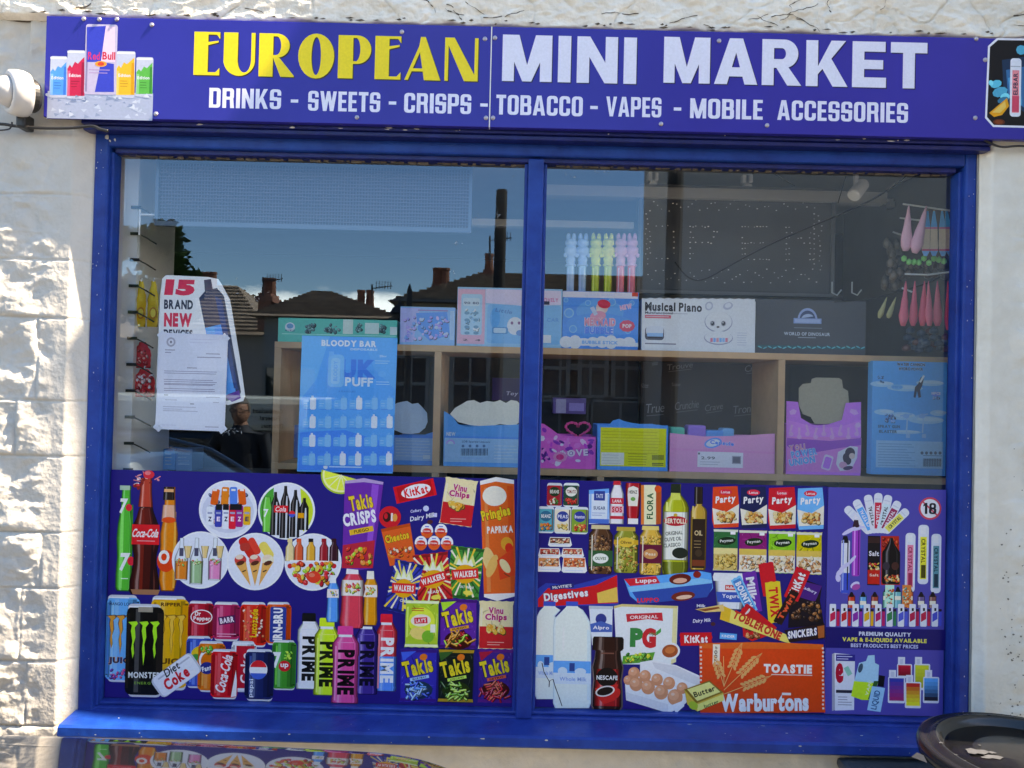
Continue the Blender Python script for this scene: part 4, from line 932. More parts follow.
for i in range(17):
    a = rq.uniform(-.3, 3.5); r = rq.uniform(3, 14); A.ell(148+r*math.cos(a), 484-r*.9*math.sin(a), rq.uniform(1, 3.4), rq.uniform(.7, 2), rq.choice(('e8404a', 'c82430', 'f6a0a0', 'f4e4e4', '8c2018')), rq.uniform(0, 90), 8)
for a in (30, 75, 110, 150, 170): A.rect(148+11*math.cos(R(a)), 482-8*math.sin(R(a)), 7, .9, 'e88a8a', a)
A.ell(149, 474.5, 5.6, 4.2, 'e23340'); A.ell(148, 473, 3, 2, 'f4848a'); A.done()
# round pictures
def disc(cx, cy, r, label):
    A = part('printed_picture', label); A.ell(cx, cy, r, r, 'f0f2f6', n=40); A.ell(cx, cy, r-1.6, r-1.6, 'd9dce6', n=40); return A
A = disc(228, 509.5, 29, 'round picture of sports and energy drinks')
A.ell(228, 511, 26, 22, 'b8bccc'); A.blobs(207, 492, 249, 528, ('8c94a8', 'd8a888', '5c6484', 'c8ccd8'), 20, 3, 1)
for i, (x, c) in enumerate(((215, 'e8641e'), (225, 'f08a28'), (233.5, '3a78c8'), (242, 'e8641e'))): A.rr(x-3.6, 486+abs(i-1.5)*2, x+3.8, 505, c, 1.5, -8+5*i); A.box(x-2, 489, x+2, 491, 'f6f0e8')
for i, (x, c) in enumerate(((210, 'e8ecf4'), (218.5, '2a3c9c'), (226, 'e8ecf4'), (232.5, 'd82038'), (239.5, '9a1e78'), (247, 'e8b02a'))): A.rr(x-3.6, 504+abs(i-2.5), x+3.6, 530-abs(i-2.5)*2, c, 1.6); A.box(x-2.4, 512, x+2.4, 514, '8c94b0'); A.txt('ZE'[i % 2], x, 519, 3.5, 4.6, '1c2450' if i in (0, 2, 5) else 'f2e4ee', bold=.04)
for x in (219, 226, 233, 239): A.box(x-3, 504, x+3, 510, '16161c')
A.done()
A = disc(286.5, 511, 28.5, 'round picture of dark cola bottles on a green ground')
A.shp(el(0, 0, 26.5, 26.5, 120, 240, 20), 286.5, 511, '2f9a3c'); A.shp(el(0, 0, 26.5, 26.5, -50, 60, 20), 286.5, 511, 'b8c83a')
for i, (x, y0, y1) in enumerate(((275, 492, 535), (285, 486, 538), (295, 490, 537), (304, 498, 530))):
    A.prof(x, y0, y1, [(0, 1.4), (.12, 1.8), (.3, 4.6), (1, 4.8)], '15100f'); A.prof(x+1.4, y0+10, y1, [(0, .5), (.3, 1), (1, .7)], 'b8bcc2')
A.rect(281, 509, 14, 7, 'd6202c'); A.txt('Cola', 281, 509, 11, 5, 'f6e8e8', shear=.2); A.ell(292, 514, 3.3, 3.3, 'e83038'); A.shp(el(0, 0, 3.3, 3.3, 180, 360, 8), 292, 514, '2a58b8'); A.box(298, 513, 304, 518, 'e8a01e'); A.prof(267, 497, 532, [(0, 3), (.3, 5), (1, 4)], '57b84a'); A.txt('7', 266, 513, 5, 8, 'f4f4f4', bold=.03); A.done()
A = disc(200.5, 560, 28.5, 'round picture of three clip-top bottles of cordial')
for x, c, c2 in ((181, 'ee8a30', 'f8b060'), (196, '8cae84', 'c8d8b0'), (214.5, 'e48ab8', 'f2b8d8')): A.prof(x+.5, 538, 584 if x == 196 else 580, [(0, 2), (.2, 2.2), (.42, 6), (.5, 6.8), (1, 6.4)], 'd4dae0'); A.prof(x+.5, 561, 583 if x == 196 else 579, [(0, 6.3), (1, 6)], c); A.blobs(x-5, 558, x+6, 566, (c2, '6fae5a', 'e86a40'), 8, 1.5, int(x)); A.box(x-1.5, 548, x+2.6, 556, '4a4a60')
for x in (188, 205, 220): A.prof(x, 546, 558, [(0, 4), (1, 2)], 'e8c888')
A.done()
A = disc(255.5, 561.5, 28.5, 'round picture of ice lollies and cornets')
A.rr(243, 536, 252, 560, 'c8281e', 4, 35); A.rr(251, 537, 258, 555, 'd84030', 3, 30); A.rr(262, 541, 271, 560, 'e8d068', 4, 35); A.rr(240, 543, 250, 551, 'b83a30', 3, 10)
for x, c in ((240.5, 'c8423a'), (255, 'e0605a'), (268, 'f0e4c8')): A.ell(x, 560, 6, 5.5, c, n=14); A.ell(x-1, 557, 4, 2.4, 'f4dcc8', 10, 10); A.poly([(x-5.6, 563), (x+5.6, 562), (255+(x-255)*.3, 586)], 'd8a058'); A.ell(x, 563, 4.4, 2.2, '5a2c1c', 20, 9); A.rect(x+(255-x)*.25, 571, 4, 1.2, '4a2418', 25)
A.done()
A = disc(313, 562, 28.5, 'round picture of juice bottles above mixed fruit')
for x, c in ((290, 'f0d8a0'), (299, 'e86038'), (311, 'f0b040'), (324, '9c1c28'), (334, '3c1420')): A.prof(x, 540, 561, [(0, 2), (.2, 2.4), (.35, 4.4), (1, 4.6)], c); A.prof(x, 538.5, 542, [(0, 2.4), (1, 2.4)], '1c1418' if x == 311 else c); A.ell(x, 566, 2.6, 2.6, 'c82830', n=8)
A.box(290, 560.5, 336, 562, 'f0eef0'); A.blobs(291, 560, 336, 586, ('e0502a', 'f09a2c', '8cb83a', 'd82c34', 'f4dc60', 'b8242c'), 26, 4, 5); A.ell(314, 577, 7, 6, 'd8402c'); A.ell(312, 575, 3, 2, 'f0866a'); A.done()
A = part('printed_picture', 'lime slice'); A.shp(el(0, 0, 20, 19, 165, 345, 22), 341, 475, '9cb82a'); A.shp(el(0, 0, 18.5, 17.4, 165, 345, 22), 341, 475, 'eef0b0'); A.shp(el(0, 0, 16.5, 15.4, 165, 345, 22), 341, 475, 'd4dc50')
for a in (195, 225, 255, 285, 315): A.rect(341+8*math.cos(R(a)), 475-8*math.sin(R(a)), 16, .9, 'f2f4c8', a)
A.done()
# cans
def canp(label, x0, y0, x1, y1, c, dark=None, light=None): A = part('printed_can', label); A.can(x0, y0, x1, y1, c, dark, light); return A
def claw(A, cx, y0, y1, w, c, edge=None):
    h = y1-y0
    for k, dx in enumerate((-w*.36, 0, w*.36)):
        P = [(-w*.17, 0), (w*.10, h*.02), (w*.15, -h*.03), (w*.05, -h*.12), (w*.08, -h*.34), (w*.02, -h*.5), (w*.05, -h*.7), (0, -h*(.98 if k == 1 else .82)), (-w*.05, -h*.6), (-w*.02, -h*.42), (-w*.08, -h*.2), (-w*.05, -h*.08)]
        if edge: A.shp([(x*1.35, y*1.03+.6) for x, y in P], cx+dx, y0, edge)
        A.shp(P, cx+dx, y0, c)
A = canp('pale blue energy drink can', 106, 595, 139, 682, '4aa8dc', '2c7cb8', '8ccbe8'); A.txt('MANGO LOCO', 122, 604, 25, 3, '1c3c70'); claw(A, 121, 616, 655, 25, 'e09a40', '4a3c40'); A.txt('JUICE', 122, 661, 27, 7.5, '1c2c58', bold=.05, edge='e09a40'); A.blobs(108, 668, 136, 680, ('2a4a9c', '6a3c98', '3fa8c8', 'c8487c'), 20, 2.4, 3); A.done()
A = canp('yellow energy drink can', 150, 596, 188, 690, 'f0b428', 'c88a18', 'f8d878'); A.txt('RIPPER', 171, 604.5, 20, 3.6, '5a3410', bold=.04); claw(A, 172, 616, 656, 26, 'f0c050', '8a5a18'); A.txt('JUICE', 170, 662, 28, 7.5, '6a4410', bold=.05); A.done()
A = canp('black energy drink can with a green claw mark', 126, 604, 163, 697, '0c0d0c', '26201c', None); A.box(138.5, 607, 153, 612, '9a9080'); claw(A, 144.5, 622, 666, 30, '9adb3a'); A.txt('MONSTER', 144.5, 675, 32, 6, 'e8ece8', bold=.03, gap=.12); A.txt('ENERGY', 144.5, 683, 20, 2.6, '6c9a3c', gap=.2); A.done()
A = canp('maroon soda can', 188, 601, 214, 641, 'b01c30', '801422', 'd04858'); A.ell(201.5, 617, 11, 7.4, 'f2ecec'); A.ell(201.5, 617, 10, 6.4, 'b01c30'); A.txt('Dr', 198, 613.5, 6, 4.4, 'f6eeee', bold=.04); A.txt('Pepper', 202, 619, 17, 5.2, 'f6eeee', bold=.04); A.done()
A = canp('pink bubblegum soda can', 213, 602, 240, 641, 'b82a5c', '8a1c44', 'd8608a'); A.rect(227, 620, 17, 8, '5a1c50', 10); A.txt('BARR', 227, 620, 14, 5.5, 'f2e6ee', 10, bold=.04); A.lines(217, 634, 237, 2, 2.4, 'e8a8c4', .8, 1); A.done()
A = canp('red and yellow energy drink can', 240, 602, 267, 647, 'd42a1e', 'a01c14', 'ee6a48'); A.blobs(242, 605, 265, 640, ('e8542c', 'f4d8c8', 'f08a58'), 16, 2, 6); A.txt('Lucozade', 254, 623, 28, 7, 'f6c832', 88, bold=.04, edge='a81c10'); A.done()
A = canp('blue and orange soda can', 266, 602, 291, 645, 'e2571e', 'b03c14', 'f08a4c'); A.rr(270, 607, 286, 642, '1c3c88', 2); A.txt('IRN-BRU', 278, 624, 32, 9.5, 'f2f0f0', 90, bold=.05); A.done()
A = canp('blue fruit soda can', 186, 636, 212, 688, '1c4aa8', '143478', '4a78c8'); A.ell(200, 652, 9, 6, 'f0c838', 20); A.ell(196, 660, 7, 6, '2f8a3c'); A.ell(203, 662, 6, 5, 'e8842c'); A.done()
A = canp('orange soda can', 198, 641, 225, 692, 'ee7a1e', 'c45a14', 'f8aa58'); A.ell(209, 660, 10, 11, 'f2f0ee'); A.ell(209, 661, 8, 9, 'ee7a1e'); A.ell(207, 668, 7, 6, '1c2c78'); A.txt('Fanta', 208, 668, 12, 5, 'f4f2f0', 15, bold=.04); A.blobs(200, 645, 222, 655, ('4aa838', 'f4b040'), 8, 2.5, 4); A.done()
A = canp('red and silver cherry cola can', 231, 641, 256, 692, 'c8ccd4', '9a9ea8', 'e8eaee'); A.box(236, 646, 254, 688, 'b81c30'); A.txt('Coke', 245, 668, 30, 9, 'f4e8ea', 90, bold=.03); A.done()
A = canp('green lemon soda can', 272, 640, 296, 690, '1f8a32', '14662a', '58b850'); A.txt('7', 277, 660, 8, 16, 'f2f4f2', bold=.05); A.ell(284.5, 666, 6, 5.4, 'c8242e'); A.txt('up', 284.5, 666, 8, 5, 'f6f2f2', bold=.03); A.blobs(283, 650, 294, 660, ('b8d850', '78c040'), 6, 2, 8); A.done()
A = canp('red cola can', 211, 649, 238, 699, 'd01c26', 'a0141c', 'e85058'); A.txt('Coca-Cola', 224, 673, 38, 10.5, 'f8f0f0', 78, bold=.03, shear=.2, gap=.03); A.poly([(231, 697), (236, 670), (237, 680), (236.5, 696)], 'f0e8e8'); A.done()
A = canp('dark blue cola can', 245, 649, 274, 701, '14285c', '0c1a40', '3c5490'); A.ell(258.5, 669.5, 9, 9.2, 'f0f0f2', n=28); A.shp(el(0, 0, 8.2, 8.2, 10, 170, 16), 258.5, 668.5, 'd42a34'); A.shp(el(0, 0, 8.2, 8.2, 195, 345, 16), 258.5, 671, '2c5cb8'); A.txt('pepsi', 251.5, 688, 18, 5, 'e8ecf2', 88, bold=.02); A.done()
A = part('printed_can', 'silver diet cola can lying tilted')
rq = 37
A.rr(152, 663.5, 201, 686.5, 'b4b8c0', 5, rq); A.rr(154, 664, 199, 686, 'd8dae0', 4, rq); A.rect(178.5, 681.5, 40, 2, 'f2f2f6', rq); A.rect(174, 668, 38, 1.6, 'a8acb8', rq)
A.txt('Diet', 172, 669, 17, 8, '2a2a2e', rq, bold=.02, shear=.2); A.txt('Coke', 176.5, 678, 28, 11.5, 'd01c2c', rq, bold=.045, shear=.1); A.done()
# sports drink bottles
def sport(x0, y0, x1, y1, cap, c, c2, tc, label, low=None):
    cx = (x0+x1)/2; w = (x1-x0)/2; A = part('printed_bottle', label)
    A.prof(cx, y0+6, y1, [(0, w*.45), (.03, w*.5), (.16, w*.98), (.3, w), (.34, w*.94), (.9, w*.94), (.93, w), (.99, w), (1, w*.9)], c)
    if low: A.prof(cx, (y0+y1)/2+4, y1, [(0, w*.94), (.85, w*.94), (.9, w), (1, w*.9)], low)
    A.prof(cx, y0, y0+8.5, [(0, w*.50), (.1, w*.56), (1, w*.58)], cap); A.prof(cx, y0+8.5, y0+11, [(0, w*.5), (1, w*.5)], 'd8dce4')
    A.prof(x0+w*.25, y0+20, y1-3, [(0, .8), (1, .8)], c2)
    A.txt('PRIME', cx+.5, y0+(y1-y0)*.60, (y1-y0)*.58, w*1.25, tc, -90, bold=.055, gap=.1); A.box(cx-w*.6, y0+16, cx+w*.6, y0+16.8, c2)
    A.done()
sport(297, 613, 321, 689, '17181c', 'eceff4', 'c8ccd8', '15161a', 'white sports drink bottle with a black cap')
sport(376, 614, 397, 691, 'd8283c', 'd83a48', 'e88a90', 'f6f6fa', 'red white and blue sports drink bottle', low='3a8ce0')
sport(355, 618, 378, 694, '2a1c58', '3c2c86', '6a5ab0', '120c28', 'purple sports drink bottle')
sport(314, 618, 340, 695, 'c8e03c', 'bcd83a', 'dcec80', '1a2412', 'lime green sports drink bottle')
for (cx, y0, y1, w, c, c2, cap, lb) in ((333, 575, 622, 6.5, '3a9ce8', '88c8f0', 'e8eef4', 'small blue juice bottle'), (370.5, 571, 625, 7.5, 'f0a028', 'f8cc78', 'f0ece0', 'small yellow juice bottle'), (352.5, 566, 628, 12.5, 'e8485c', 'f48a94', 'f4eef0', 'larger pink juice bottle')):
    A = part('printed_bottle', lb); A.prof(cx, y0+6, y1, [(0, w*.4), (.16, w*.9), (.3, w), (.45, w*.86), (.7, w*.9), (.9, w), (1, w*.85)], c); A.prof(cx, y0, y0+8, [(0, w*.44), (1, w*.5)], cap); A.prof(cx, y0+14, y0+(y1-y0)*.48, [(0, w*.85), (1, w*.9)], 'f2e8e4'); A.blobs(cx-w*.7, y0+15, cx+w*.7, y0+(y1-y0)*.45, (c, '9cc058', 'f0b84c'), 9, w*.2, int(cx)); A.prof(cx-w*.45, y0+32, y1-3, [(0, .9), (1, .9)], c2); A.done()
sport(332, 626, 359, 703, 'e84a9c', 'e6559c', 'f49ac8', '1c1018', 'pink sports drink bottle')
# crisps and sweets
A = part('printed_tube', 'tall purple crisp tube leaning slightly'); A.poly([(345, 481), (364, 478), (383.5, 482), (373, 568), (360, 570), (342, 568)], '6a2a96'); A.poly([(345, 481), (364, 478), (383.5, 482), (383, 484.5), (364, 482), (345, 483.5)], 'a890b8')
A.poly([(372, 484), (379, 485), (370, 566), (365, 567)], '8c4ab8'); A.poly([(343, 545), (375, 540), (373, 568), (342, 568)], 'b8283c'); A.txt('Takis', 361, 502, 23, 15, 'f0d040', 12, bold=.04, edge='7a3a10'); A.txt('CRISPS', 359.5, 518, 33, 13, 'f2eef4', 10, bold=.05); A.rect(361.5, 530.5, 24, 5.4, 'e8b43a', 12); A.txt('FUEGO', 361.5, 530.5, 15, 3, '3a2410', 12)
A.blobs(344, 546, 373, 566, ('e8641e', 'd8382c', 'f09a4c', '9cc03a'), 14, 3.5, 3); A.done()
A = part('printed_wrapper', 'red wafer bar wrapper'); A.rect(415, 491, 41, 17, 'd41c28', 14); A.rect(415, 491, 35, 15, 'b8141f', 14); A.ell(416, 491, 15, 6.6, 'f4eef0', 14); A.txt('KitKat', 416, 491, 24, 8.5, 'd41c28', 14, bold=.04); A.done()
A = part('printed_wrapper', 'round red cheese-snack badge'); A.ell(390, 517, 11, 11, 'c8202c', n=26); A.ell(387, 517, 4, 5, '3a1a18'); A.ell(386, 516, 1.8, 3, 'c8202c'); A.box(391, 513, 393, 521, 'f0e0dc'); A.ell(395, 517.5, 2.4, 3.8, 'e8a050'); A.done()
A = part('printed_wrapper', 'purple milk chocolate lettering'); A.txt('Cadbury', 416, 511, 11, 3.6, 'd8d8f0', 10, shear=.2); A.txt('Dairy Milk', 423, 517.5, 26, 6, 'f0f0fa', 12, bold=.02, shear=.2); A.ell(430, 522, 3, 2.2, '5a2a2c', 10, 10); A.ell(426, 508.5, 3, 3, 'c8d0f0', 0, 9); A.box(434, 513, 437, 517, 'c8c8f0'); A.done()
A = part('printed_crisp_packet', 'orange puffed snack packet'); A.poly([(381, 529), (410, 523), (416, 561), (390, 566)], 'e2622a'); A.poly([(381, 529), (410, 523), (410.6, 526), (381.6, 532)], 'b84618'); A.txt('Cheetos', 397, 537, 24, 8, 'f4c83a', 14, bold=.05, edge='3a1c10'); A.blobs(387, 545, 412, 559, ('f08a30', 'c83a20', 'f4dcc0', 'e8501e'), 12, 2.6, 9); A.done()
A = part('printed_egg', 'five foil chocolate eggs')
for x, y in ((427, 531), (441, 531), (421, 543), (434, 543), (447, 543)): A.ell(x, y, 6.2, 7.2, 'f0eef0'); A.shp(el(0, 0, 6.2, 7.2, 190, 350, 12), x, y, 'e2602a'); A.ell(x, y, 4.4, 2.8, 'd0342c'); A.txt('Kinder', x, y, 7, 1.8, 'f4f0f0'); A.rect(x, y-4.4, 4, 1, '5a6ac0')
A.done()
def chips(x, y, w, h, rot, label):
    A = part('printed_crisp_packet', label); A.bag(x-w/2, y-h/2, x+w/2, y+h/2, 'ecdcae', rot, None, 'f6eccc'); c, q_ = math.cos(R(rot)), math.sin(R(rot))
    A.rect(x+.26*h*q_, y+.26*h*c, w*.95, h*.45, 'c4242c', rot); A.txt('Vinu', x-.27*h*q_, y-.30*h*c, w*.42, h*.14, 'b82c6c', rot, bold=.05, edge='f6e8ee'); A.txt('Chips', x-.14*h*q_, y-.15*h*c, w*.62, h*.17, 'b82c6c', rot, bold=.05, edge='f6e8ee')
    A.blobs(x-w*.32, y-2, x+w*.3, y+h*.2, ('e8b850', 'f2d890', 'd89a38'), 9, 4, int(x)); A.lines(x-w*.25, y+h*.36, x+w*.25, 2, 2.4, 'f0a8a0', .8, 1); A.done()
chips(458.5, 502, 33, 47, -7, 'cream and red chips packet leaning beside the tall orange tube')
A = part('printed_tube', 'tall orange paprika crisp tube'); A.poly([(480, 481), (496, 477), (514, 480), (516, 596), (497, 601), (484, 596)], 'ea6a2c'); A.poly([(480, 481), (496, 477), (514, 480), (514, 484), (496, 481.5), (480.3, 485)], 'e8e4e0'); A.poly([(484, 594), (516, 593), (516, 596), (497, 601), (484, 597)], 'd8d4d0'); A.poly([(507, 486), (513, 486), (515, 592), (511, 593)], 'd04e1c'); A.poly([(484, 488), (487, 487), (491, 592), (487, 592)], 'f08c50')
A.ell(494.5, 496, 12, 10, 'f4ecdc', n=24); A.txt('Pringles', 496, 514.5, 29, 13, 'f2d23c', 14, bold=.05, edge='3c2a10'); A.txt('PAPRIKA', 500, 529.5, 26, 7, 'f6eee4', 4, bold=.05); A.ell(507, 544, 6, 7, 'f0a83a', 20); A.ell(509, 548, 4, 5, 'd8301c', 10); A.ell(489, 560, 6, 13, 'f4cf8c', 15); A.ell(492, 566, 4.6, 12, 'e8b468', -20); A.poly([(497, 560), (513, 548), (515, 575), (500, 580)], 'd8401e'); A.ell(505, 566, 4, 8, 'f4dca8', 35); A.rect(507, 575, 7, 1, '7a3c1c', -30); A.done()
def ray_pack(cx, cy, w, h, rot, c, c2, label, fl):
    A = part('printed_crisp_packet', label); A.bag(cx-w/2, cy-h/2, cx+w/2, cy+h/2, c, rot, c2)
    for i in range(26):
        a = i*360/26+4; r = min(w*.47/max(.2, abs(math.cos(R(a)))), h*.46/max(.2, abs(math.sin(R(a))))); A.shp([(2, -.3), (r, -1.0), (r, 1.0), (2, .3)], cx, cy-1, ('f0e8d0', c2, 'e8c848')[i % 3], a+rot)
    A.poly([(cx-w*.34, cy-h*.17), (cx-w*.22, cy-h*.36), (cx-w*.1, cy-h*.22), (cx, cy-h*.42), (cx+w*.1, cy-h*.22), (cx+w*.24, cy-h*.35), (cx+w*.32, cy-h*.14)], 'c8cc7c')
    A.poly([(cx-w*.26, cy-h*.16), (cx-w*.18, cy-h*.28), (cx-w*.08, cy-h*.18), (cx, cy-h*.34), (cx+w*.08, cy-h*.18), (cx+w*.18, cy-h*.27), (cx+w*.25, cy-h*.13)], 'eef0dc')
    A.ell(cx, cy+1, w*.33, h*.18, 'e8a828', rot+8); A.rect(cx, cy+1, w*.78, h*.19, 'd42a2c', rot+10); A.txt('WALKERS', cx, cy+1, w*.66, h*.12, 'f6f2ee', rot+10, bold=.04); A.txt(fl, cx+2, cy+h*.27, w*.4, 2.6, 'f0f0f0', rot); A.ell(cx+3, cy+h*.38, 5, 2.4, 'd8c858', rot, 9); A.done()
ray_pack(465, 573, 34, 52, -5, '2c8a3a', '1c5c28', 'green crisp packet in the row of three', 'SALT VINEGAR')
ray_pack(433, 578, 36, 50, 8, 'c8282c', '8c181c', 'red crisp packet in the row of three', 'READY')
ray_pack(404, 587, 30, 52, -12, '22389c', '142468', 'blue crisp packet in the row of three', 'CHEESE')
A = part('printed_crisp_packet', 'light green square crisp packet'); A.bag(405, 600, 439, 647, '9cb83a', 0, 'dfe6c0', 'c8dc70'); A.ell(422, 621, 13, 14, 'c8d24a', 10); A.ell(421, 620, 10, 6, 'f2e8d8', 5); A.rect(421, 620, 13, 6, 'd4283a', 4); A.txt("LAY'S", 421, 620, 10, 4, 'f6f2f2', 4, bold=.03); A.lines(412, 608, 430, 2, 2.2, 'b84a28', .8, 2); A.ell(419, 633, 9, 6, 'f0d880', -10); A.ell(428, 636, 6, 6, '6aa838'); A.rect(433, 628, 5, 8, 'f0f0e0'); A.done()
def takis(x0, y0, x1, y1, c, c2, acc, sub_, label):
    cx = (x0+x1)/2; A = part('printed_crisp_packet', label); A.bag(x0, y0, x1, y1, c, 0, c2)
    A.poly([(x0+1, y0+3), (cx-2, y0+2), (x0+3, y0+12)], acc[2]); A.txt('Takis', cx-1, y0+18, (x1-x0)*.80, 16, 'f2d83c', 14, bold=.045, edge='1c1420'); A.ell(cx+5, y0+8, 4, 3.4, 'e87a2c', 20, 9); A.rect(cx+1, y0+29, 19, 3, acc[1], 12); A.txt(sub_, cx+1, y0+29, 14, 1.8, '1c1420', 12)
    rr = random.Random(x0)
    A.ell(cx, y0+41, 14, 9, shade(acc[0], .35), 0, 16)
    for i in range(34):
        c_ = rr.choice(acc); x_, y_, a_ = rr.gauss(cx, 6), rr.uniform(y0+34, y1-4), rr.uniform(-70, 70); A.rect(x_+.4, y_+.5, rr.uniform(5, 10), 2.2, shade(c_, .4), a_); A.rect(x_, y_, rr.uniform(5, 10), 1.4, c_, a_); A.rect(x_, y_-.4, rr.uniform(3, 6), .5, shade(c_, 1, .45), a_)
    A.done()
takis(440, 599, 477, 648, '5c2490', '43186c', ('c8242c', 'e8a03c', '9cc83c'), 'FUEGO', 'purple rolled-chip packet in the upper row')
chips(496, 625, 35, 48, 0, 'cream and red chips packet below the tall orange tube')
takis(400, 649, 437, 702, '2a2c9c', '3a1c78', ('4aa0e8', 'a8d4f4', '2a5cc8'), 'BLUE HEAT', 'blue rolled-chip packet')
takis(438, 649, 474, 702, '15201c', 'a8862c', ('6aa838', 'b8d860', '2f5c2c'), 'VOLCANO', 'black and green rolled-chip packet')
takis(478, 649, 513, 703, '3c2280', '5c1c78', ('d8283a', 'f06a4c', 'a81c3c'), 'NITRO', 'violet rolled-chip packet with red snacks')
# ================================================================ RIGHT WINDOW POSTER (groceries)
xs = W(826, 600, 0).x
PR = poster('window_poster', .086, xs-.001, .772, 1.448, m_vin, 'blue window poster of groceries, tins, milk, bread and chocolate in the middle of the shopfront')
SR = Sheet(YP)
def part(nm, label=None, sh=None, par=None): return Art(sh or SR, nm, par or PR, label)
def tin(x0, y0, x1, y1, c, lid, band, t, tc, bl, label):
    A = part('printed_tin', label); w = x1-x0; A.rr(x0, y0, x1, y1, lid, 2.5); A.rr(x0, y0+2.5, x1, y1-1.5, c, 1.5); cx = (x0+x1)/2; A.ell(cx, y0+(y1-y0)*.36, w*.36, (y1-y0)*.2, band); A.txt(t, cx, y0+(y1-y0)*.36, w*.6, 3.6, tc, bold=.03); A.blobs(x0+1.5, y0+(y1-y0)*.6, x1-1.5, y1-2.5, bl, 10, 2, int(x0)); A.box(x1-w*.13, y0+3, x1-.8, y1-3, '6a5a58'); A.done()
tin(547, 483, 562, 507, 'a82430', 'c0c4c8', '1c3c24', 'BEANS', 'f0e8d8', ('2f7a34', 'b83020', 'e8dcc8'), 'small red tin at the upper left')
tin(563.5, 483, 579, 507, '1f4c38', 'd0d4d0', 'e8e4d8', 'TOMATO', '8a2420', ('c83028', 'e05038', 'b02020'), 'small green tin at the upper left')
tin(538, 506.5, 554, 533, '3aa0ac', 'c8ccd0', '1c6a84', 'BEANZ', 'f4f4f0', ('e8a040', '2c7c90', 'd86a30'), 'turquoise baked bean tin')
tin(554.5, 507, 571, 533.5, 'e4dcc8', 'c8ccd0', '27408c', 'PEAS', 'f0f0f8', ('d8b868', 'c89c48', 'e8d088'), 'cream and blue tin')
tin(571.5, 507, 588, 534, '7a9c3c', 'c8ccd0', '2a3c8c', 'Branston', 'f0f0f8', ('c8382c', 'e0582c', 'e8c868'), 'green and red tin')
A = part('printed_food_tray', 'stack of five packed cake trays')
for (x0, y0, x1, y1, c) in ((548, 537, 572, 547, '7c4a30'), (538, 548, 561, 558, 'c43c30'), (561, 548, 584, 558, 'c8503c'), (536.5, 557, 561, 572, 'd88a50'), (561.5, 557, 587, 573, 'e0743c')):
    A.poly([(x0+2, y0), (x1-2, y0+.4), (x1, y1-2), (x1-2, y1), (x0+2, y1-.4), (x0, y1-2)], 'e8e8e6'); A.box(x0+2.2, y0+1, x1-2.2, y0+(y1-y0)*.62, c); A.blobs(x0+2, y0+1, x1-2, y0+(y1-y0)*.66, (c, 'f0d0a0', 'e8b088', 'a83828', 'f0e4d4'), 16, 1.7, int(x0+y0)); A.box(x0+4, y1-3, x1-4, y1-1.8, 'c8ccd4')
A.done()
A = part('printed_bag', 'white and blue sugar bag'); A.poly([(589, 490), (609, 488.5), (609.5, 523), (589, 524)], 'dfe8f2'); A.poly([(589, 490), (609, 488.5), (609.1, 493), (589, 494)], '5a9cd8'); A.box(594, 491, 605, 500.5, '24408c'); A.txt('TATE', 599.5, 496, 7, 4, 'e8ecf4'); A.txt('SUGAR', 599.5, 508, 12, 3.4, '3c4c74', bold=.03); A.box(589, 519, 609, 523.5, '3c6cb8'); A.lines(592, 513, 606, 2, 2.2, '8a9cc0', .7, 1); A.box(589.4, 494, 591.4, 519, '88b4e0'); A.box(607.4, 494, 609.2, 519, '88b4e0'); A.done()
A = part('printed_bottle', 'white bottle with red bands'); A.prof(617, 481, 524, [(0, 3), (.06, 4), (.1, 3.6), (.3, 6.6), (1, 7)], 'ece8ea'); A.prof(617, 481, 485, [(0, 3.4), (1, 4)], 'c8303c'); A.box(610.5, 498, 623.5, 504, 'c8283c'); A.txt('LANA', 617, 501, 9, 3, 'f4f0f0', bold=.03); A.box(610.5, 506, 623.5, 513, 'e8b0b8'); A.txt('SOS', 617, 509.5, 10, 5.5, 'c8283c', bold=.04); A.box(610.2, 516, 623.8, 519, 'c8303c'); A.done()
A = part('printed_bottle', 'upside down ketchup bottle'); A.prof(633, 483, 524, [(0, 7.6), (.06, 8), (.5, 7), (.8, 6.2), (.84, 5.6), (1, 5.4)], 'b01c28'); A.shp([(-5, 9), (0, 11), (5, 9), (5.5, 2), (4.5, -9), (-4.5, -9), (-5.5, 2)], 633, 497, 'f0e8dc'); A.txt('HEINZ', 633, 492, 8.5, 3.2, '3c3c30', bold=.02); A.ell(633, 499, 2.4, 2, '6a9c50'); A.box(628, 518.5, 638, 524, 'e8e4e4'); A.done()
A = part('printed_carton', 'cream margarine carton with green lettering'); A.poly([(641, 485), (656, 485), (656, 524.5), (641, 524.5)], 'ece6c0'); A.poly([(641, 485), (644, 485), (644, 524.5), (641, 524.5)], 'd87a38'); A.poly([(656, 485.5), (661.5, 487), (661, 524), (656, 524.5)], 'b85428'); A.txt('FLORA', 650, 506, 26, 6.2, '1c5c34', 90, bold=.03); A.ell(658, 489, 3.4, 3.6, 'e85c28'); A.done()
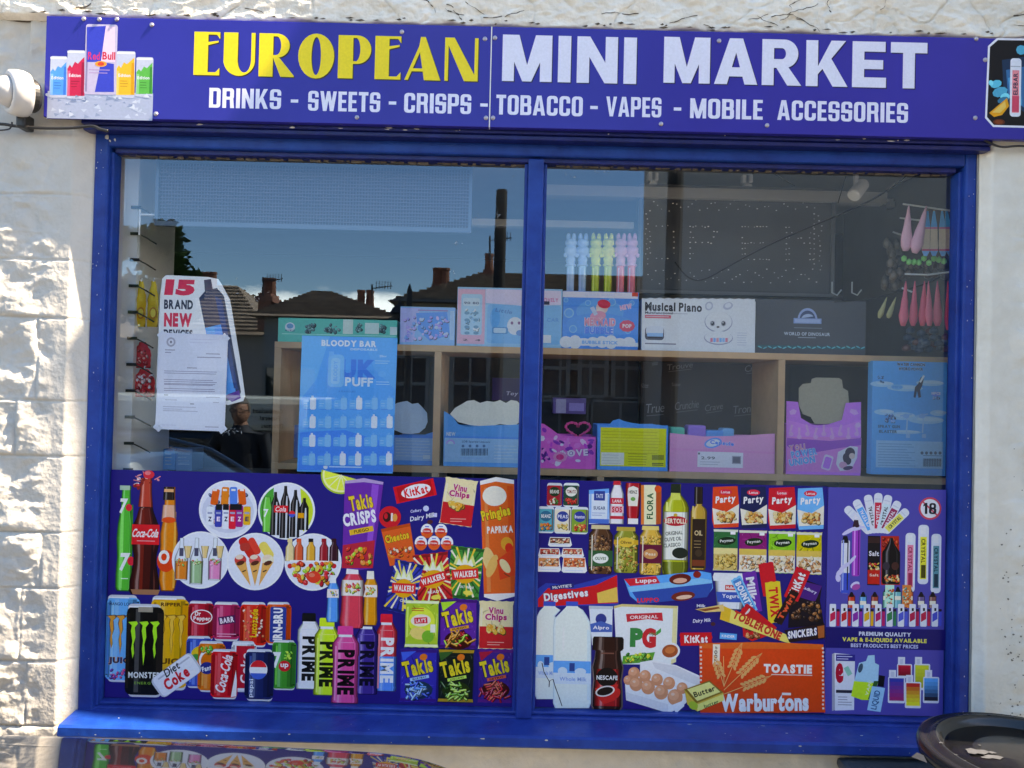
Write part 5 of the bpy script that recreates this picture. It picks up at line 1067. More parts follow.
def jar(cx, y0, y1, w, c, lid, lab, bl, t, label):
    A = part('printed_jar', label); A.prof(cx, y0, y1, [(0, w*.72), (.09, w*.76), (.10, w*.7), (.2, w), (.95, w), (1, w*.85)], c); A.blobs(cx-w, y0+8, cx+w, y1-1, bl, 46, 2.3, int(cx)); A.prof(cx, y0, y0+4, [(0, w*.74), (1, w*.78)], lid)
    if lab: A.box(cx-w, y0+(y1-y0)*lab[0], cx+w, y0+(y1-y0)*lab[1], lab[2]); A.ell(cx, y0+(y1-y0)*(lab[0]+lab[1])/2, w*.66, 5, lab[3]); A.txt(t, cx, y0+(y1-y0)*(lab[0]+lab[1])/2, w*.9, 3, lab[4])
    A.prof(cx-w*.72, y0+10, y1-4, [(0, .5), (1, .5)], 'f0ead8'); A.done()
jar(600.5, 525, 574, 12, '5c3a24', 'c8b890', (.52, .84, '2a5c38', 'eef0e8', '2a5c38'), ('6a4028', '3c2014', 'a87848', '8c5c38'), 'OLIVES', 'jar of dark olives with a green label')
jar(626, 527, 573, 12.2, '8c8c34', 'b89c48', (.28, .38, 'c89a30', 'e8c050', '6a3a14'), ('9c9c40', 'b8a848', '7c7c2c', 'c8b868', 'b87838'), 'Olives', 'jar of green gherkins')
jar(650.5, 526, 575, 11, 'd8ac4c', 'e0c878', (.38, .76, '6c1c38', 'c88c58', 'f4e8d0'), ('e8c468', 'd0a040', 'e0b858', 'c89438'), 'Peas', 'jar of chickpeas with a maroon label')
A = part('printed_bottle', 'large olive oil bottle'); A.prof(675.5, 484, 575, [(0, 4.6), (.10, 4.6), (.12, 5), (.2, 11), (.26, 13.2), (.93, 13), (.98, 12.6), (1, 11)], 'a8ac2c'); A.prof(675.5, 484, 493, [(0, 4.6), (1, 5)], '243020'); A.prof(675.5, 493, 500, [(0, 4.4), (1, 5.4)], 'c4c860'); A.prof(675.5, 512, 560, [(0, 12.2), (.5, 12.4), (1, 12)], 'e6e6dc'); A.prof(675.5, 562, 575, [(0, 12.6), (.4, 13), (1, 11)], '6c7420'); A.prof(667, 502, 511, [(0, 1), (1, 1.2)], 'e0e288')
A.ell(675.5, 521, 12, 5, 'b82430'); A.txt('BERTOLLI', 675.5, 521, 21, 5, 'f2ecd8', bold=.035); A.ell(675.5, 515, 2, 1.6, 'c8a040')
for i, s_t in enumerate(('ORIGINAL', 'OLIVE OIL', 'CLASSICO')): A.txt(s_t, 674-i, 533+i*6, 17, 3.8, '4c5448', 6, bold=.02)
A.ell(680, 553, 8, 5.5, '242c24'); A.done()
A = part('printed_bottle', 'slim dark-labelled oil bottle'); A.prof(698.5, 487, 570, [(0, 3.6), (.2, 3.8), (.22, 3), (.26, 7.2), (.3, 8.3), (.97, 8.1), (1, 7)], 'b8923c'); A.prof(698.5, 487, 504, [(0, 4.2), (1, 4.2)], '2c2018'); A.box(692, 519, 705, 568, '33241c'); A.txt('OIL', 698.5, 533, 8, 5, 'c8b088'); A.lines(694, 541, 703, 3, 3.2, 'a08860', .6, 5); A.ell(698.5, 553, 3.6, 3.6, '4a3828'); A.box(692, 560, 705, 566, '7c3c24'); A.prof(693, 506, 517, [(0, .6), (1, .8)], 'e8d088'); A.done()
for i, (x0, x1, c, cl) in enumerate(((712, 739, 'dc4a28', 'orange'), (740, 767, '1c2450', 'navy'), (768, 796, 'c8202e', 'red'), (797, 824, '5cb0e4', 'sky blue'))):
    A = part('printed_bag', cl+' party biscuit bag'); y0 = 486+i*.5; y1 = 528+i*.6; A.poly([(x0+1, y0+1), (x1-1.5, y0), (x1, y0+18), (x1-.5, y1-1), (x0+2, y1), (x0, y1-8), (x0+.5, y0+16)], c)
    A.poly([(x0+.4, y0+22), (x0+14, y0+26), (x1, y0+18), (x1-.4, y1-5), (x0+2, y1-3.5)], 'ece4d4'); A.ell((x0+x1)/2, y0+6, 6.5, 3, 'd83048'); A.txt('Lotus', (x0+x1)/2, y0+6, 9, 2.6, 'f4eef0'); A.txt('Party', (x0+x1)/2, y0+14, 20, 9, 'f4f0f0', 7, bold=.045, shear=.15); A.blobs(x0+4, y0+24, x1-3, y1-5, ('d8a050', 'e8c880', 'c88838', 'b86c40', 'f0d8a0'), 26, 3, x0); A.box(x0+3, y1-3.5, x1-3, y1-1.4, c); A.done()
for i, (x0, x1, c, cl) in enumerate(((713, 738, '1f6a3c', 'dark green'), (738.5, 767, '8c1c6c', 'magenta'), (768, 795.5, '7ab830', 'lime green'), (796, 822, 'c0b01c', 'mustard yellow'))):
    A = part('printed_bag', cl+' nut bag'); y0 = 529+i; y1 = 571+i*1.2; A.bag(x0, y0, x1, y1, c, 0, 'c8c8b8'); A.box(x0+.7, y0+20, x1-.7, y1-1, 'c8b070' if i == 0 else 'e4dccc'); A.box(x0+.7, y0+19, x1-.7, y0+25, 'd0b058' if i else 'd8c88c'); A.ell((x0+x1)/2+1, y0+12, 9, 4, '16301c', 6); A.txt('Peyman', (x0+x1)/2+1, y0+12, 13, 3.6, 'f0f0e8', 6); A.blobs(x0+1, y0+24, x1-1, y1-1, ('f0e0c0', 'c89c68', 'e8c8a0', 'b87848', 'f4ece0') if i else ('c8a858', 'd8bc70', 'b89040'), 34, 2.6, x0); A.rect(x1-5, y0+4, 5, 3, 'e0e0e0'); A.done()
A = part('printed_wrapper', 'red and blue digestive biscuit pack'); A.poly([(535, 600), (536, 590), (546, 583), (574, 585), (617, 574), (619, 606), (580, 606), (535, 607)], '1c3c9c'); A.poly([(538, 599), (548, 588), (574, 589), (596, 585), (617, 575), (618, 603), (570, 605), (538, 607)], 'cc2028'); A.poly([(597, 593), (617, 587), (618, 602), (598, 603)], 'e8c060'); A.rect(562, 586.5, 24, 4.6, '1c2c70', 8); A.txt("McVITIE'S", 562, 586.5, 19, 3, 'f2f2f6', 8); A.txt('Digestives', 566, 596, 44, 10, 'f6f4f4', 8, bold=.045, edge='1c2c70'); A.done()
A = part('printed_wrapper', 'blue and red chocolate cake bar pack'); A.poly([(624, 579), (700, 571), (711, 573), (713, 588), (706, 597), (640, 604), (630, 596)], '3c9cdc'); A.poly([(624, 579), (656, 576), (660, 583), (630, 586)], 'd02838'); A.txt('Luppo', 646, 581, 21, 5.4, 'f6eeee', 4, bold=.04); A.poly([(628, 587), (700, 578), (712, 580), (712, 584), (630, 592)], '78c4ec'); A.poly([(632, 592), (712, 583), (712, 588), (707, 597), (640, 604)], '1c4c9c'); A.txt('LUPPO', 648, 600, 22, 4.6, 'e83040', 3, bold=.05); A.ell(680, 579, 11, 5.4, '6c2018', 6); A.ell(680, 580.5, 7, 2.6, 'e0a890', 6); A.ell(697, 574.5, 4, 3.4, '8c241c'); A.ell(683, 596, 12, 4.6, '7a2c20', 8); A.ell(684, 597, 8, 2, 'e8c0a8', 8); A.done()
# milk bottles
for (x0, x1, y0, y1, sh_, lb) in ((534.5, 559, 603, 699, 0, 'rear two-litre milk bottle'), (553, 591, 603, 708, 1, 'front two-litre milk bottle')):
    A = part('printed_bottle', lb); cx = (x0+x1)/2; w = (x1-x0)/2; ct = 549.5 if not sh_ else 572
    def mk(q, c): A.poly([(ct-5, y0), (ct+5, y0), (ct+6, y0+4), (ct+11-q, y0+7), (x1-4-q, y0+13), (x1-1-q, y0+19), (x1-q, y0+28), (x1-q, y1-5), (x1-2-q, y1), (x0+2+q, y1), (x0+q, y1-5), (x0+q, y0+25), (x0+1+q, y0+16), (ct-10+q*.5, y0+8), (ct-6, y0+4)], c)
    mk(0, 'b4c4c8'); mk(1.1, 'd0dcdc'); mk(2.4, 'e2eae4'); A.prof(cx-w*.45, y0+24, y0+48, [(0, .8), (.5, 1.2), (1, .8)], 'f4f8f4'); A.box(ct-6, y0-1.5, ct+6, y0+3, '2c50b0')
    A.poly([(x1-4, y0+26), (x1-1, y0+28), (x1-1, y1-8), (x1-4, y1-8)], 'c0d0d4')
    yl = 655 if not sh_ else 661; A.box(x0+.4, yl, x1-.4, yl+12, '4aa0dc'); A.ell(x0+(x1-x0)*.25, yl+10, w*.25, 4, 'd4e8f4'); A.ell(x0+(x1-x0)*.72, yl+10.5, w*.3, 3.4, 'd4e8f4'); A.box(cx-2.6, yl+2, cx+2.6, yl+10, '1f4484'); A.box(x0+.4, yl+12, x1-.4, yl+23, 'd6e4ee')
    A.txt('Whole Milk', cx+1 if sh_ else cx, yl+18, 27 if sh_ else 17, 4, '7c9cc8'); A.done()
A = part('crack', 'thin black crack running down over the milk bottles')
cp = [(542, 663), (544, 672), (549, 681), (553, 679), (555, 686), (559, 697), (562, 706)]
for i in range(len(cp)-1):
    (xa, ya), (xb, yb) = cp[i], cp[i+1]; A.poly([(xa-.5, ya), (xa+.5, ya), (xb+.4, yb), (xb-.4, yb)], '20242c')
A.poly([(549, 680.6), (550, 681), (549.4, 687), (548.6, 687)], '20242c'); A.done()
A = part('printed_carton', 'small oat drink carton'); A.poly([(589, 607), (612.5, 607), (612, 645), (592, 645)], 'd4dce4'); A.box(589, 606, 613, 609, 'b0b8c0'); A.ell(601, 619, 5.5, 5.5, '2c3c84'); A.poly([(590, 624), (601, 621), (612, 625), (612, 632), (591, 632)], '3a60a8'); A.txt('Alpro', 601, 628, 16, 4.6, 'f4f4f8', bold=.03); A.box(593, 637, 610, 644, 'b8c8a8'); A.done()
A = part('printed_carton', 'white tea bag box with green and red lettering'); A.poly([(614, 606), (622, 604), (678, 606), (676, 662), (668, 665), (617, 664)], 'e6ebee'); A.poly([(614, 606), (622, 604), (678, 606), (677, 608.5), (622, 606.5), (614, 608.5)], 'c8b87c'); A.poly([(673, 608), (677.5, 608.5), (675.8, 662), (671, 664)], 'd0c898'); A.poly([(626, 614), (662, 612.5), (663, 621), (648, 619), (627, 622)], 'c8303c'); A.txt('ORIGINAL', 644, 617, 28, 3.4, 'f4ecec', 3); A.txt('P', 636.5, 637.5, 13, 19, '1f8044', bold=.075); A.txt('G', 649, 638, 14, 20, 'c82c34', bold=.075); A.txt('tips', 653, 634, 8, 4, '1f8044'); A.poly([(656, 632), (661, 628), (661, 632), (657, 635)], '2f9c4c'); A.ell(670, 651, 10, 8.6, 'f0f2f4', 10); A.ell(670, 651, 8, 6.4, 'a85430', 10); A.ell(670, 650, 5, 3.4, 'c87444', 10); A.poly([(623, 656), (655, 652), (652, 662), (622, 664)], '4c9838'); A.blobs(624, 652, 652, 663, ('6cb848', '2f7c30', 'c8c83c'), 18, 2.6, 3); A.done()
A = part('printed_egg_box', 'open box of ten brown eggs'); A.poly([(640, 662), (652, 660), (676, 665), (705, 678), (700, 690), (640, 672)], 'dcdcde'); A.poly([(652, 662), (676, 666), (702, 679), (699, 686), (655, 668)], 'c6c6ca'); A.poly([(625, 684), (626, 676), (640, 672), (700, 690), (680, 708), (668, 713), (626, 700)], 'e4e4e6'); A.poly([(626, 692), (668, 704), (668, 713), (626, 700)], 'c8c8cc')
for (x, y, r) in ((634, 673, 5.8), (645, 676, 5.8), (657, 679.5, 5.8), (669, 683, 6), (682, 688, 5.5), (628, 680, 4.5), (636, 684, 6.6), (648, 687, 6.8), (661, 692, 7), (675, 697, 7.6)): A.ell(x, y, r, r*1.05, 'cc8a68'); A.ell(x-r*.2, y-r*.25, r*.7, r*.65, 'dc9e7c'); A.ell(x-r*.3, y-r*.4, r*.25, r*.2, 'f0c8b0')
A.poly([(671, 705), (684, 700), (684, 706), (676, 713)], 'dcdce0'); A.done()
A = part('printed_jar', 'brown coffee jar with a red mug on its label'); A.prof(607.5, 637, 709, [(0, 14), (.03, 15.5), (.16, 15.5), (.2, 12.5), (.3, 13.5), (.42, 16), (.6, 14.6), (.75, 15.5), (.96, 16), (1, 14)], 'ccb0b4'); A.prof(607.5, 637, 709, [(0, 14), (.03, 15), (.17, 15), (.2, 12), (.3, 12.6), (.42, 14.6), (.6, 13), (.75, 14), (.95, 14.4), (1, 12.6)], '3c1c16'); A.prof(607.5, 637, 650, [(0, 14), (1, 15)], '33160f'); A.box(601, 652.5, 614, 653.8, '7a4c40')
A.prof(607.5, 669, 706, [(0, 11), (.5, 13), (1, 13)], 'b82020'); A.ell(607, 677, 10.5, 9.5, '17100f'); A.txt('NESCAFE', 607, 677.5, 21, 4.4, 'f4f0ee', bold=.035); A.poly([(595, 688), (618, 684), (615, 700), (604, 704), (598, 698)], 'd42c28'); A.ell(605, 691, 9.8, 5.2, 'f0e0d8', 14); A.ell(605, 691, 8.2, 3.9, '1c0f0c', 14); A.ell(617, 693, 3, 5, 'd42c28', -15); A.done()
A = part('printed_tub', 'yoghurt tub with a blue label'); A.prof(730, 573, 609, [(0, 16), (.12, 17), (.2, 16.5), (.22, 15.4), (1, 12.4)], 'dfe4ea'); A.prof(730, 573, 581, [(0, 16), (.5, 17.3), (1, 16.4)], 'eef1f4'); A.prof(730.5, 592, 602, [(0, 14.6), (1, 13)], '2c54a8'); A.rect(730.5, 587.5, 11, 5, 'c83c30'); A.txt('Muller', 730.5, 587.5, 9, 3, 'f2ecec'); A.txt('Yogurt', 730.5, 596.5, 17, 5, 'f2f4f8', bold=.03); A.done()
# chocolate bars fanned out
def barp(cx, cy, L, w, rot, c, t, tc, label, bold=.05, th=.6, tl=.75, edge=None, c2=None):
    A = part('printed_wrapper', label); n = 5; P = [(-L/2, -w/2)]+[(L/2, -w/2)]+[(L/2+(.8 if i % 2 else 0), -w/2+w*i/n) for i in range(1, n)]+[(L/2, w/2), (-L/2, w/2)]+[(-L/2-(.8 if i % 2 else 0), w/2-w*i/n) for i in range(1, n)]
    A.shp(P, cx, cy, c, rot)
    if c2: A.rect(cx, cy, L*.9, w*.72, c2, rot)
    if t: A.txt(t, cx, cy, L*tl, w*th, tc, rot, bold=bold, edge=edge)
    A.done()
barp(752, 592, 40, 14, -80, '6c2c98', 'Milka', 'f0ecf6', 'purple chocolate bar')
barp(744, 595, 38, 11, -62, '5cb0d8', 'BOUNTY', 'f2f6fa', 'pale blue coconut bar', c2='2c7cb8')
A = part('printed_wrapper', 'black and purple chocolate block'); A.poly([(790, 585), (806, 580), (822, 586), (820, 600), (824, 625), (788, 628)], '1c1420'); A.poly([(803, 581), (822, 586), (815, 602), (796, 596)], '4c2078'); A.txt('Cadbury', 809, 590, 16, 3.8, 'e8e0f0', -22); A.blobs(790, 600, 822, 622, ('3a2418', '5c3824', 'a06838', '2c1a14'), 22, 3, 3); A.done()
barp(768, 579, 32, 15, 100, 'cc1f2c', '', 'fff', 'red wafer bar standing'); barp(797, 584, 32, 15, 68, 'cc1f2c', 'KitKat', 'f4eeee', 'red wafer bar tilted right', edge='8c1018')
barp(774, 602, 40, 15, -84, 'f0d040', 'TWIX', 'cc2028', 'yellow caramel bar', th=.62); barp(786, 607, 36, 9, 62, '2c1a18', 'Twirl', 'd85838', 'slim dark bar')
barp(758, 620, 38, 12, -38, 'c81c28', 'Maltesers', 'f4ecec', 'red bar lying across'); A = part('printed_wrapper', 'red chocolate bag'); A.poly([(742, 622), (752, 607), (764, 618), (772, 634), (752, 641), (743, 636)], 'c42028'); A.blobs(743, 625, 760, 639, ('8c4828', 'c88858'), 7, 3, 2); A.done()
A = part('printed_wrapper', 'long yellow nougat bar'); A.poly([(722, 605), (792, 637), (789.5, 643), (785, 642), (719.5, 619)], 'f4e27c'); A.poly([(722, 605), (731, 609), (729, 622), (719.5, 619)], 'e0b43c'); A.txt('TOBLERONE', 757, 625, 52, 8.5, 'c4342c', -24.5, bold=.055); A.done()
A = part('printed_wrapper', 'dark peanut bar with white lettering'); A.poly([(784, 630), (824, 623), (825, 638), (789, 642)], '2c1a1c'); A.txt('SNICKERS', 802, 633, 29, 7.5, 'f4f0f2', 9, bold=.045, shear=.1, edge='2c3c90'); A.poly([(817, 626), (824, 625), (824, 637), (818, 638)], 'a85c30'); A.done()
A = part('printed_wrapper', 'gold chocolate bar lettering'); A.poly([(695, 609), (712, 606), (723, 604), (724, 611), (705, 612)], 'd8b878'); A.poly([(697, 609.5), (718, 606.5), (720, 608), (705, 611)], '8c4c28'); A.txt('Milk', 701, 605.5, 9, 3, 'e0e0f0'); A.txt('Dairy Milk', 702, 621, 18, 4.6, 'e8e8f6', 5, shear=.2); A.ell(713, 624, 2.4, 2, '4c2830'); A.done()
barp(696, 639, 31, 13, 2, 'c81c28', 'KitKat', 'f6f0f0', 'small flat red wafer bar'); A = part('printed_wrapper', 'small blue wafer bar'); A.rect(728, 636, 17, 6, '3c9cd8', -3); A.txt('KINDER', 728, 636, 13, 2.6, 'f0f4f8', -3); A.done()
A = part('printed_bread_bag', 'large orange bread bag with wheat ears'); A.poly([(699, 643), (760, 641.5), (823, 644), (825, 712), (700, 713)], 'd6481e'); A.poly([(699, 643), (760, 641.5), (823, 644), (823, 649), (700, 648)], 'e0662c')
for i in range(16): A.rect(700.5+(i % 2)*.4, 647+i*4.1, 2, 1.8, 'f0e0d4'); A.rect(822.5+(i % 2)*.4, 648+i*4, 2, 1.8, 'f0e0d4')
A.rect(716, 654, 7, 20, 'e8e0d0'); A.txt('700g', 716, 654, 16, 4, '5c3a28', 90)
for (x0, y0, a, L, n_) in ((724, 686, 92, 30, 0), (724, 686, 68, 40, 5), (724, 690, 45, 46, 6), (724, 694, 22, 44, 6), (724, 686, 108, 26, 4)):
    dx, dy = math.cos(R(a)), -math.sin(R(a)); A.rect(x0+dx*L/2, y0+dy*L/2, L, .7, 'f0b878', a)
    for i in range(n_):
        t_ = L-2-i*4.2
        for s_ in (-1, 1): A.ell(x0+dx*t_+s_*2.6*dy*-1, y0+dy*t_+s_*2.6*dx, 3, 1.5, 'eeb070', a+s_*32, 8)
    if n_:
        for s_ in (-12, 0, 12): A.rect(x0+dx*(L+3)+s_*.1, y0+dy*(L+3), 7, .5, 'eeb070', a+s_)
A.txt('TOASTIE', 787.5, 668.5, 48, 9, 'f6f2ee', bold=.065); A.lines(771, 674.5, 812, 1, 2, 'f0d8cc', .9, 0, .01); A.txt('Warburtons', 764, 702, 88, 18, 'f2f2f6', 2, bold=.055, gap=.03, edge='9c3018', ew=.01); A.rect(786, 693.5, 9, 2.4, 'f0e4dc'); A.done()
A = part('printed_tub', 'butter tub in front of the bread'); A.poly([(684, 689), (709, 680), (723, 692), (723.5, 700), (697, 711), (687, 704)], 'c8a848'); A.poly([(684, 689), (709, 680), (723, 692), (696, 703)], '8c6c28'); A.poly([(687, 689), (709, 681.5), (720, 691.5), (697, 700.5)], 'e4dc8c'); A.txt('Butter', 704, 691, 22, 5.6, '3c3420', 20, bold=.03); A.poly([(697, 704), (723, 693.5), (723.5, 700), (697, 711)], 'd8d078'); A.txt('butter', 711, 703.5, 15, 4, '2f5c38', 22); A.ell(693, 705, 5, 4, '9cb03c', -30, 10); A.done()
# ================================================================ VAPE POSTER (lighter blue, far right)
m_vin2 = pmat('poster_violet_blue', (.075, .070, .40), rough=.3, spec=.22, var=.05, vscale=3)
PV = poster('window_poster', xs, 1.306, .772, 1.446, m_vin2, 'violet blue vape poster with a crossed-out 18 circle at the right end')
SV = Sheet(YP)
def part(nm, label=None): return Art(SV, nm, PV, label)
for i, (x, y, c, c2) in enumerate(((847, 509, 'd8dcec', '6a3c98'), (856, 502, '3c9cd8', '2c9c78'), (867.5, 497, 'dfe2ec', '3a4060'), (878, 495, 'c82c48', 'c82c48'), (888, 497, 'cfe4ec', '2c5c8c'), (897.5, 503, '9c2c58', 'c83c68'), (906, 511, 'e8e070', '5c5820'))):
    bx_, by_ = 878+(x-878)*.28, 531; a = math.degrees(math.atan2(-(y-by_), x-bx_)); L = math.hypot(x-bx_, y-by_)
    A = part('printed_vape', 'one of seven fanned vape pens'); L2 = L+4; mx_, my_ = (x+bx_)/2, (y+by_)/2
    A.rr(mx_-L2/2, my_-4.2, mx_+L2/2, my_+4.2, 'e4e8f2', 3.4, a); A.rect(mx_-2.5*math.cos(R(a)), my_+2.5*math.sin(R(a)), L*.72, 6.6, c, a); A.rect(x-4*math.cos(R(a)), y+4*math.sin(R(a)), 1, 6, 'b8bccc', a); A.txt('CRYSTAL', mx_-2*math.cos(R(a)), my_+2*math.sin(R(a)), L*.55, 3.6, '23283c' if c in ('dfe2ec', 'cfe4ec', 'e8e070') else 'f0e8f0', a, bold=.04); A.done()
A = part('printed_symbol', 'crossed-out 18 in a red ring'); A.ell(930, 508.5, 11.3, 11.3, 'c8485c', n=36); A.ell(930, 508.5, 9.4, 9.4, 'eceef4', n=36); A.rect(930, 508.5, 19, 1.6, 'c8485c', -42); A.txt('18', 929.8, 508.5, 13, 11, '20222c', G=COND, gap=.14); A.done()
for (x0, x1, y0, y1, c, t, tc) in ((905, 915, 533, 592, 'e88aa8', 'CRYSTAL', 'a82c50'), (918, 928.5, 525, 584, 'e4dc4c', 'CRYSTAL', '4c4818'), (931, 941, 534, 593, '4c8c98', 'CRYSTAL', '1c3c4c')):
    A = part('printed_vape', 'upright pen of three at the right'); A.rr(x0, y0, x1, y1, 'dde2ec', 3.5); A.box(x0+2, y0+12, x1-2, y1-5, c); A.box(x0+2.6, y0+1.5, x1-2.6, y0+9, 'f0f2f8'); A.txt(t, (x0+x1)/2, y0+26, 24, 4, tc, -90, bold=.03); A.box(x0+3, y0+40, x1-3, y1-6, tc); A.done()
A = part('printed_vape', 'white and blue vape with smoke'); A.rr(841, 540, 849.5, 593, 'e8eaf4', 2); A.box(841, 573, 849.5, 593, '2c50b8'); A.prof(845.3, 536, 543, [(0, 2), (1, 3.6)], '15161c'); A.rect(843, 565, 1.4, 50, '8c9cd0'); A.rect(847.6, 565, 1.2, 50, '2c2c40'); A.done()
A = part('printed_vape', 'purple vape with smoke'); A.rr(852, 525, 860, 576, 'a03cb0', 2); A.rect(854.4, 552, 1.4, 46, 'd894e0'); A.rect(858.5, 552, 1.2, 46, '5c1c78'); A.prof(856, 520, 529, [(0, 2), (1, 3.8)], '3c2430'); A.done()
A = part('printed_picture', 'white smoke curls around the two vapes')
for (x, y, rx_, ry_, a_) in ((849, 531, 8, 2, 30), (856, 529, 6, 1.5, 10), (840, 572, 5, 2.4, 45), (845, 566, 7, 2, 35), (852, 560, 6, 1.6, 50), (838, 578, 2.5, 4, 10), (855, 585, 5, 3, 30), (862, 527, 3.4, 1, 0)): A.ell(x, y, rx_, ry_, 'c8c4e4', a_, 12)
A.ell(856, 587, 4.4, 3, 'a84c98', 20, 10); A.done()
A = part('printed_box', 'black and red e-liquid box'); A.box(867.5, 536, 880, 585, '17141a'); A.box(868, 537, 880, 543, '3c2424'); A.txt('Salt', 874, 553.5, 10, 5, 'e4e0e8', bold=.03); A.blobs(868, 562, 880, 572, ('e8c050', 'c83028', 'f0dca0'), 10, 2, 2); A.box(867.6, 570, 879.8, 584, 'c4281f'); A.txt('Salt', 874, 575, 9, 2.6, 'f0d8c8'); A.done()
A = part('printed_bottle', 'black dripper bottle before a red box'); A.poly([(881, 536), (899, 536), (900, 585), (881, 585)], 'b82c1c'); A.blobs(881, 537, 899, 548, ('d8542c', '8c1c14'), 8, 2.4, 3); A.prof(891, 538, 584, [(0, 1.5), (.12, 3), (.3, 8.6), (.34, 9), (.95, 9), (1, 8)], '121014'); A.ell(886, 566, 3.6, 4, '3c3440'); A.ell(895, 566, 3.6, 4, '4c2c28'); A.blobs(883, 574, 900, 583, ('e8a040', 'c83c24', 'f0d8a8'), 12, 2, 5); A.done()
for k in range(8):
    x = 849+k*11.6; A = part('printed_bottle', 'small e-liquid bottle in the back row'); c = ('c83c24', '4c9cc8', 'a84838', '3c8c78', '58a8b0', 'c8603c', '6c5c88', '8c5c54')[k]; y0 = 592-(5 if 2 < k < 6 else 0)
    A.prof(x+2.5, y0, 608, [(0, .8), (.2, 2.6), (.25, 3.6), (1, 3.8)], c); A.prof(x+2.5, y0, y0+5, [(0, 1), (1, 2.8)], '1c161c'); A.box(x-.6, y0+9, x+5.4, y0+13, 'e0dccc'); A.done()
for (x0, c) in ((885, 'a8d8c8'), (902, 'e88c48')): A = part('printed_box', 'small patterned e-liquid box'); A.box(x0, 585, x0+9, 607, c); A.blobs(x0, 587, x0+9, 605, ('f0e0b8', '4c9c8c', 'd8602c'), 10, 1.6, x0); A.done()
for k in range(10):
    x = 829.5+k*11.35; c = ('c82450', 'c82c30', '8c2c98', 'e0a82c', 'b82460', '1f7c50', '4c5cc0', 'b8244c', 'c02848', '3c50b8')[k]; A = part('printed_box', 'small vape pack in the front row')
    A.rr(x, 604, x+6.4, 626.5, 'e6e8f0', 1); A.poly([(x+.6, 614), (x+5.8, 611), (x+5.8, 619), (x+.6, 622)], c); A.box(x+2.6, 608, x+4.6, 611, '16161e'); A.rr(x+7, 611, x+10, 626, c, 1); A.box(x+7, 609, x+10, 611.5, '2c1c30'); A.done()
A = part('printed_band', 'dark band of lettering'); A.box(826, 628.5, 946, 649, '1c1a66')
A.txt('PREMIUM QUALITY', 885, 634.5, 52, 4.8, 'e0e4f4', bold=.05); A.txt('VAPE & E-LIQUIDS AVAILABLE', 884.5, 640.5, 84, 4.8, 'e6dc64', bold=.05); A.txt('BEST PRODUCTS BEST PRICES', 884.5, 646, 67, 3.8, 'c8ccf0', bold=.04); A.done()
A = part('printed_box', 'white vape box with a red letter'); A.poly([(832, 654), (834.5, 653), (835, 710), (832, 711)], '9a9aa8'); A.poly([(834.5, 653), (855, 655), (854, 710), (835, 710.5)], 'd8dae4'); A.box(836, 654.5, 855, 661, '2a2a80'); A.lines(837, 656.5, 853, 2, 2.4, 'c8c8e8', .8, 1); A.txt('e', 839.5, 673, 8, 20, 'b81c38', bold=.07); A.box(836, 690, 854, 693, '2c2c3c'); A.lines(838, 697, 852, 4, 2.6, '8c8c9c', .8, 2); A.rect(848, 671, 5, 9, '7cb8a8', 30); A.done()
A = part('printed_vape', 'pale blue to lime puffer vape'); A.poly([(868, 655.5), (874.5, 655), (875, 663), (879, 665), (878, 682), (871, 700), (862, 700), (851, 696), (854, 682), (859, 663), (866, 661)], '9cc8dc'); A.poly([(854, 681), (878, 683), (871, 700), (862, 700), (851, 696)], 'b8d83c'); A.poly([(874, 681), (878.5, 681), (871.5, 700.5), (868, 699)], '2c5c30'); A.ell(860.5, 668, 2.2, 4.8, '3c5464', -15); A.txt('VAPE', 868.5, 688, 15, 3, 'e8f4d8', 75); A.done()
A = part('printed_bottle', 'small dropper bottle of blue e-liquid'); A.poly([(872, 686), (885, 688), (880.5, 712), (867, 710)], '8cc0dc'); A.poly([(879, 675), (885, 676), (883.6, 687), (877.6, 686)], '15161e'); A.txt('LIQUID', 876, 700, 19, 7, '1f5c8c', 78, bold=.03); A.done()
for (x0, y0, x1, y1, c, c2, mx2) in ((897, 664, 912, 678, 'c4203c', '8c1428', 901), (914, 664, 930, 690, 'c8c83c', 'a0a02c', 918), (888, 677, 905, 703, '2c3c9c', 'a02c6c', 892), (923, 677, 939, 703, '2c9cd8', '101c34', 928), (905, 682, 921, 708, 'c8302c', 'd8d03c', 909)):
    A = part('printed_vape', 'small square pod device'); A.rr(x0, y0, x1, y1, 'e4e6f0', 1.4); A.box(mx2-3, y0-7, mx2+4, y0+1, 'e4e6f0'); A.box(mx2-1, y0-5, mx2+2, y0, 'b8bccc')
    n_ = 6
    ca, cb = hexc(c), hexc(c2)
    for i in range(n_):
        t_ = i/(n_-1); cc = ''.join('%02x' % int(255*((v*12.92) if v < .0031308 else 1.055*v**(1/2.4)-.055)) for v in [ca[j]*(1-t_)+cb[j]*t_ for j in range(3)]); yy = y0+1.2+(y1-y0-3.5)*i/n_; A.box(x0+1.2, yy, x1-1.2, yy+(y1-y0-3.5)/n_, cc)
    A.done()
KCUR[0] = .56
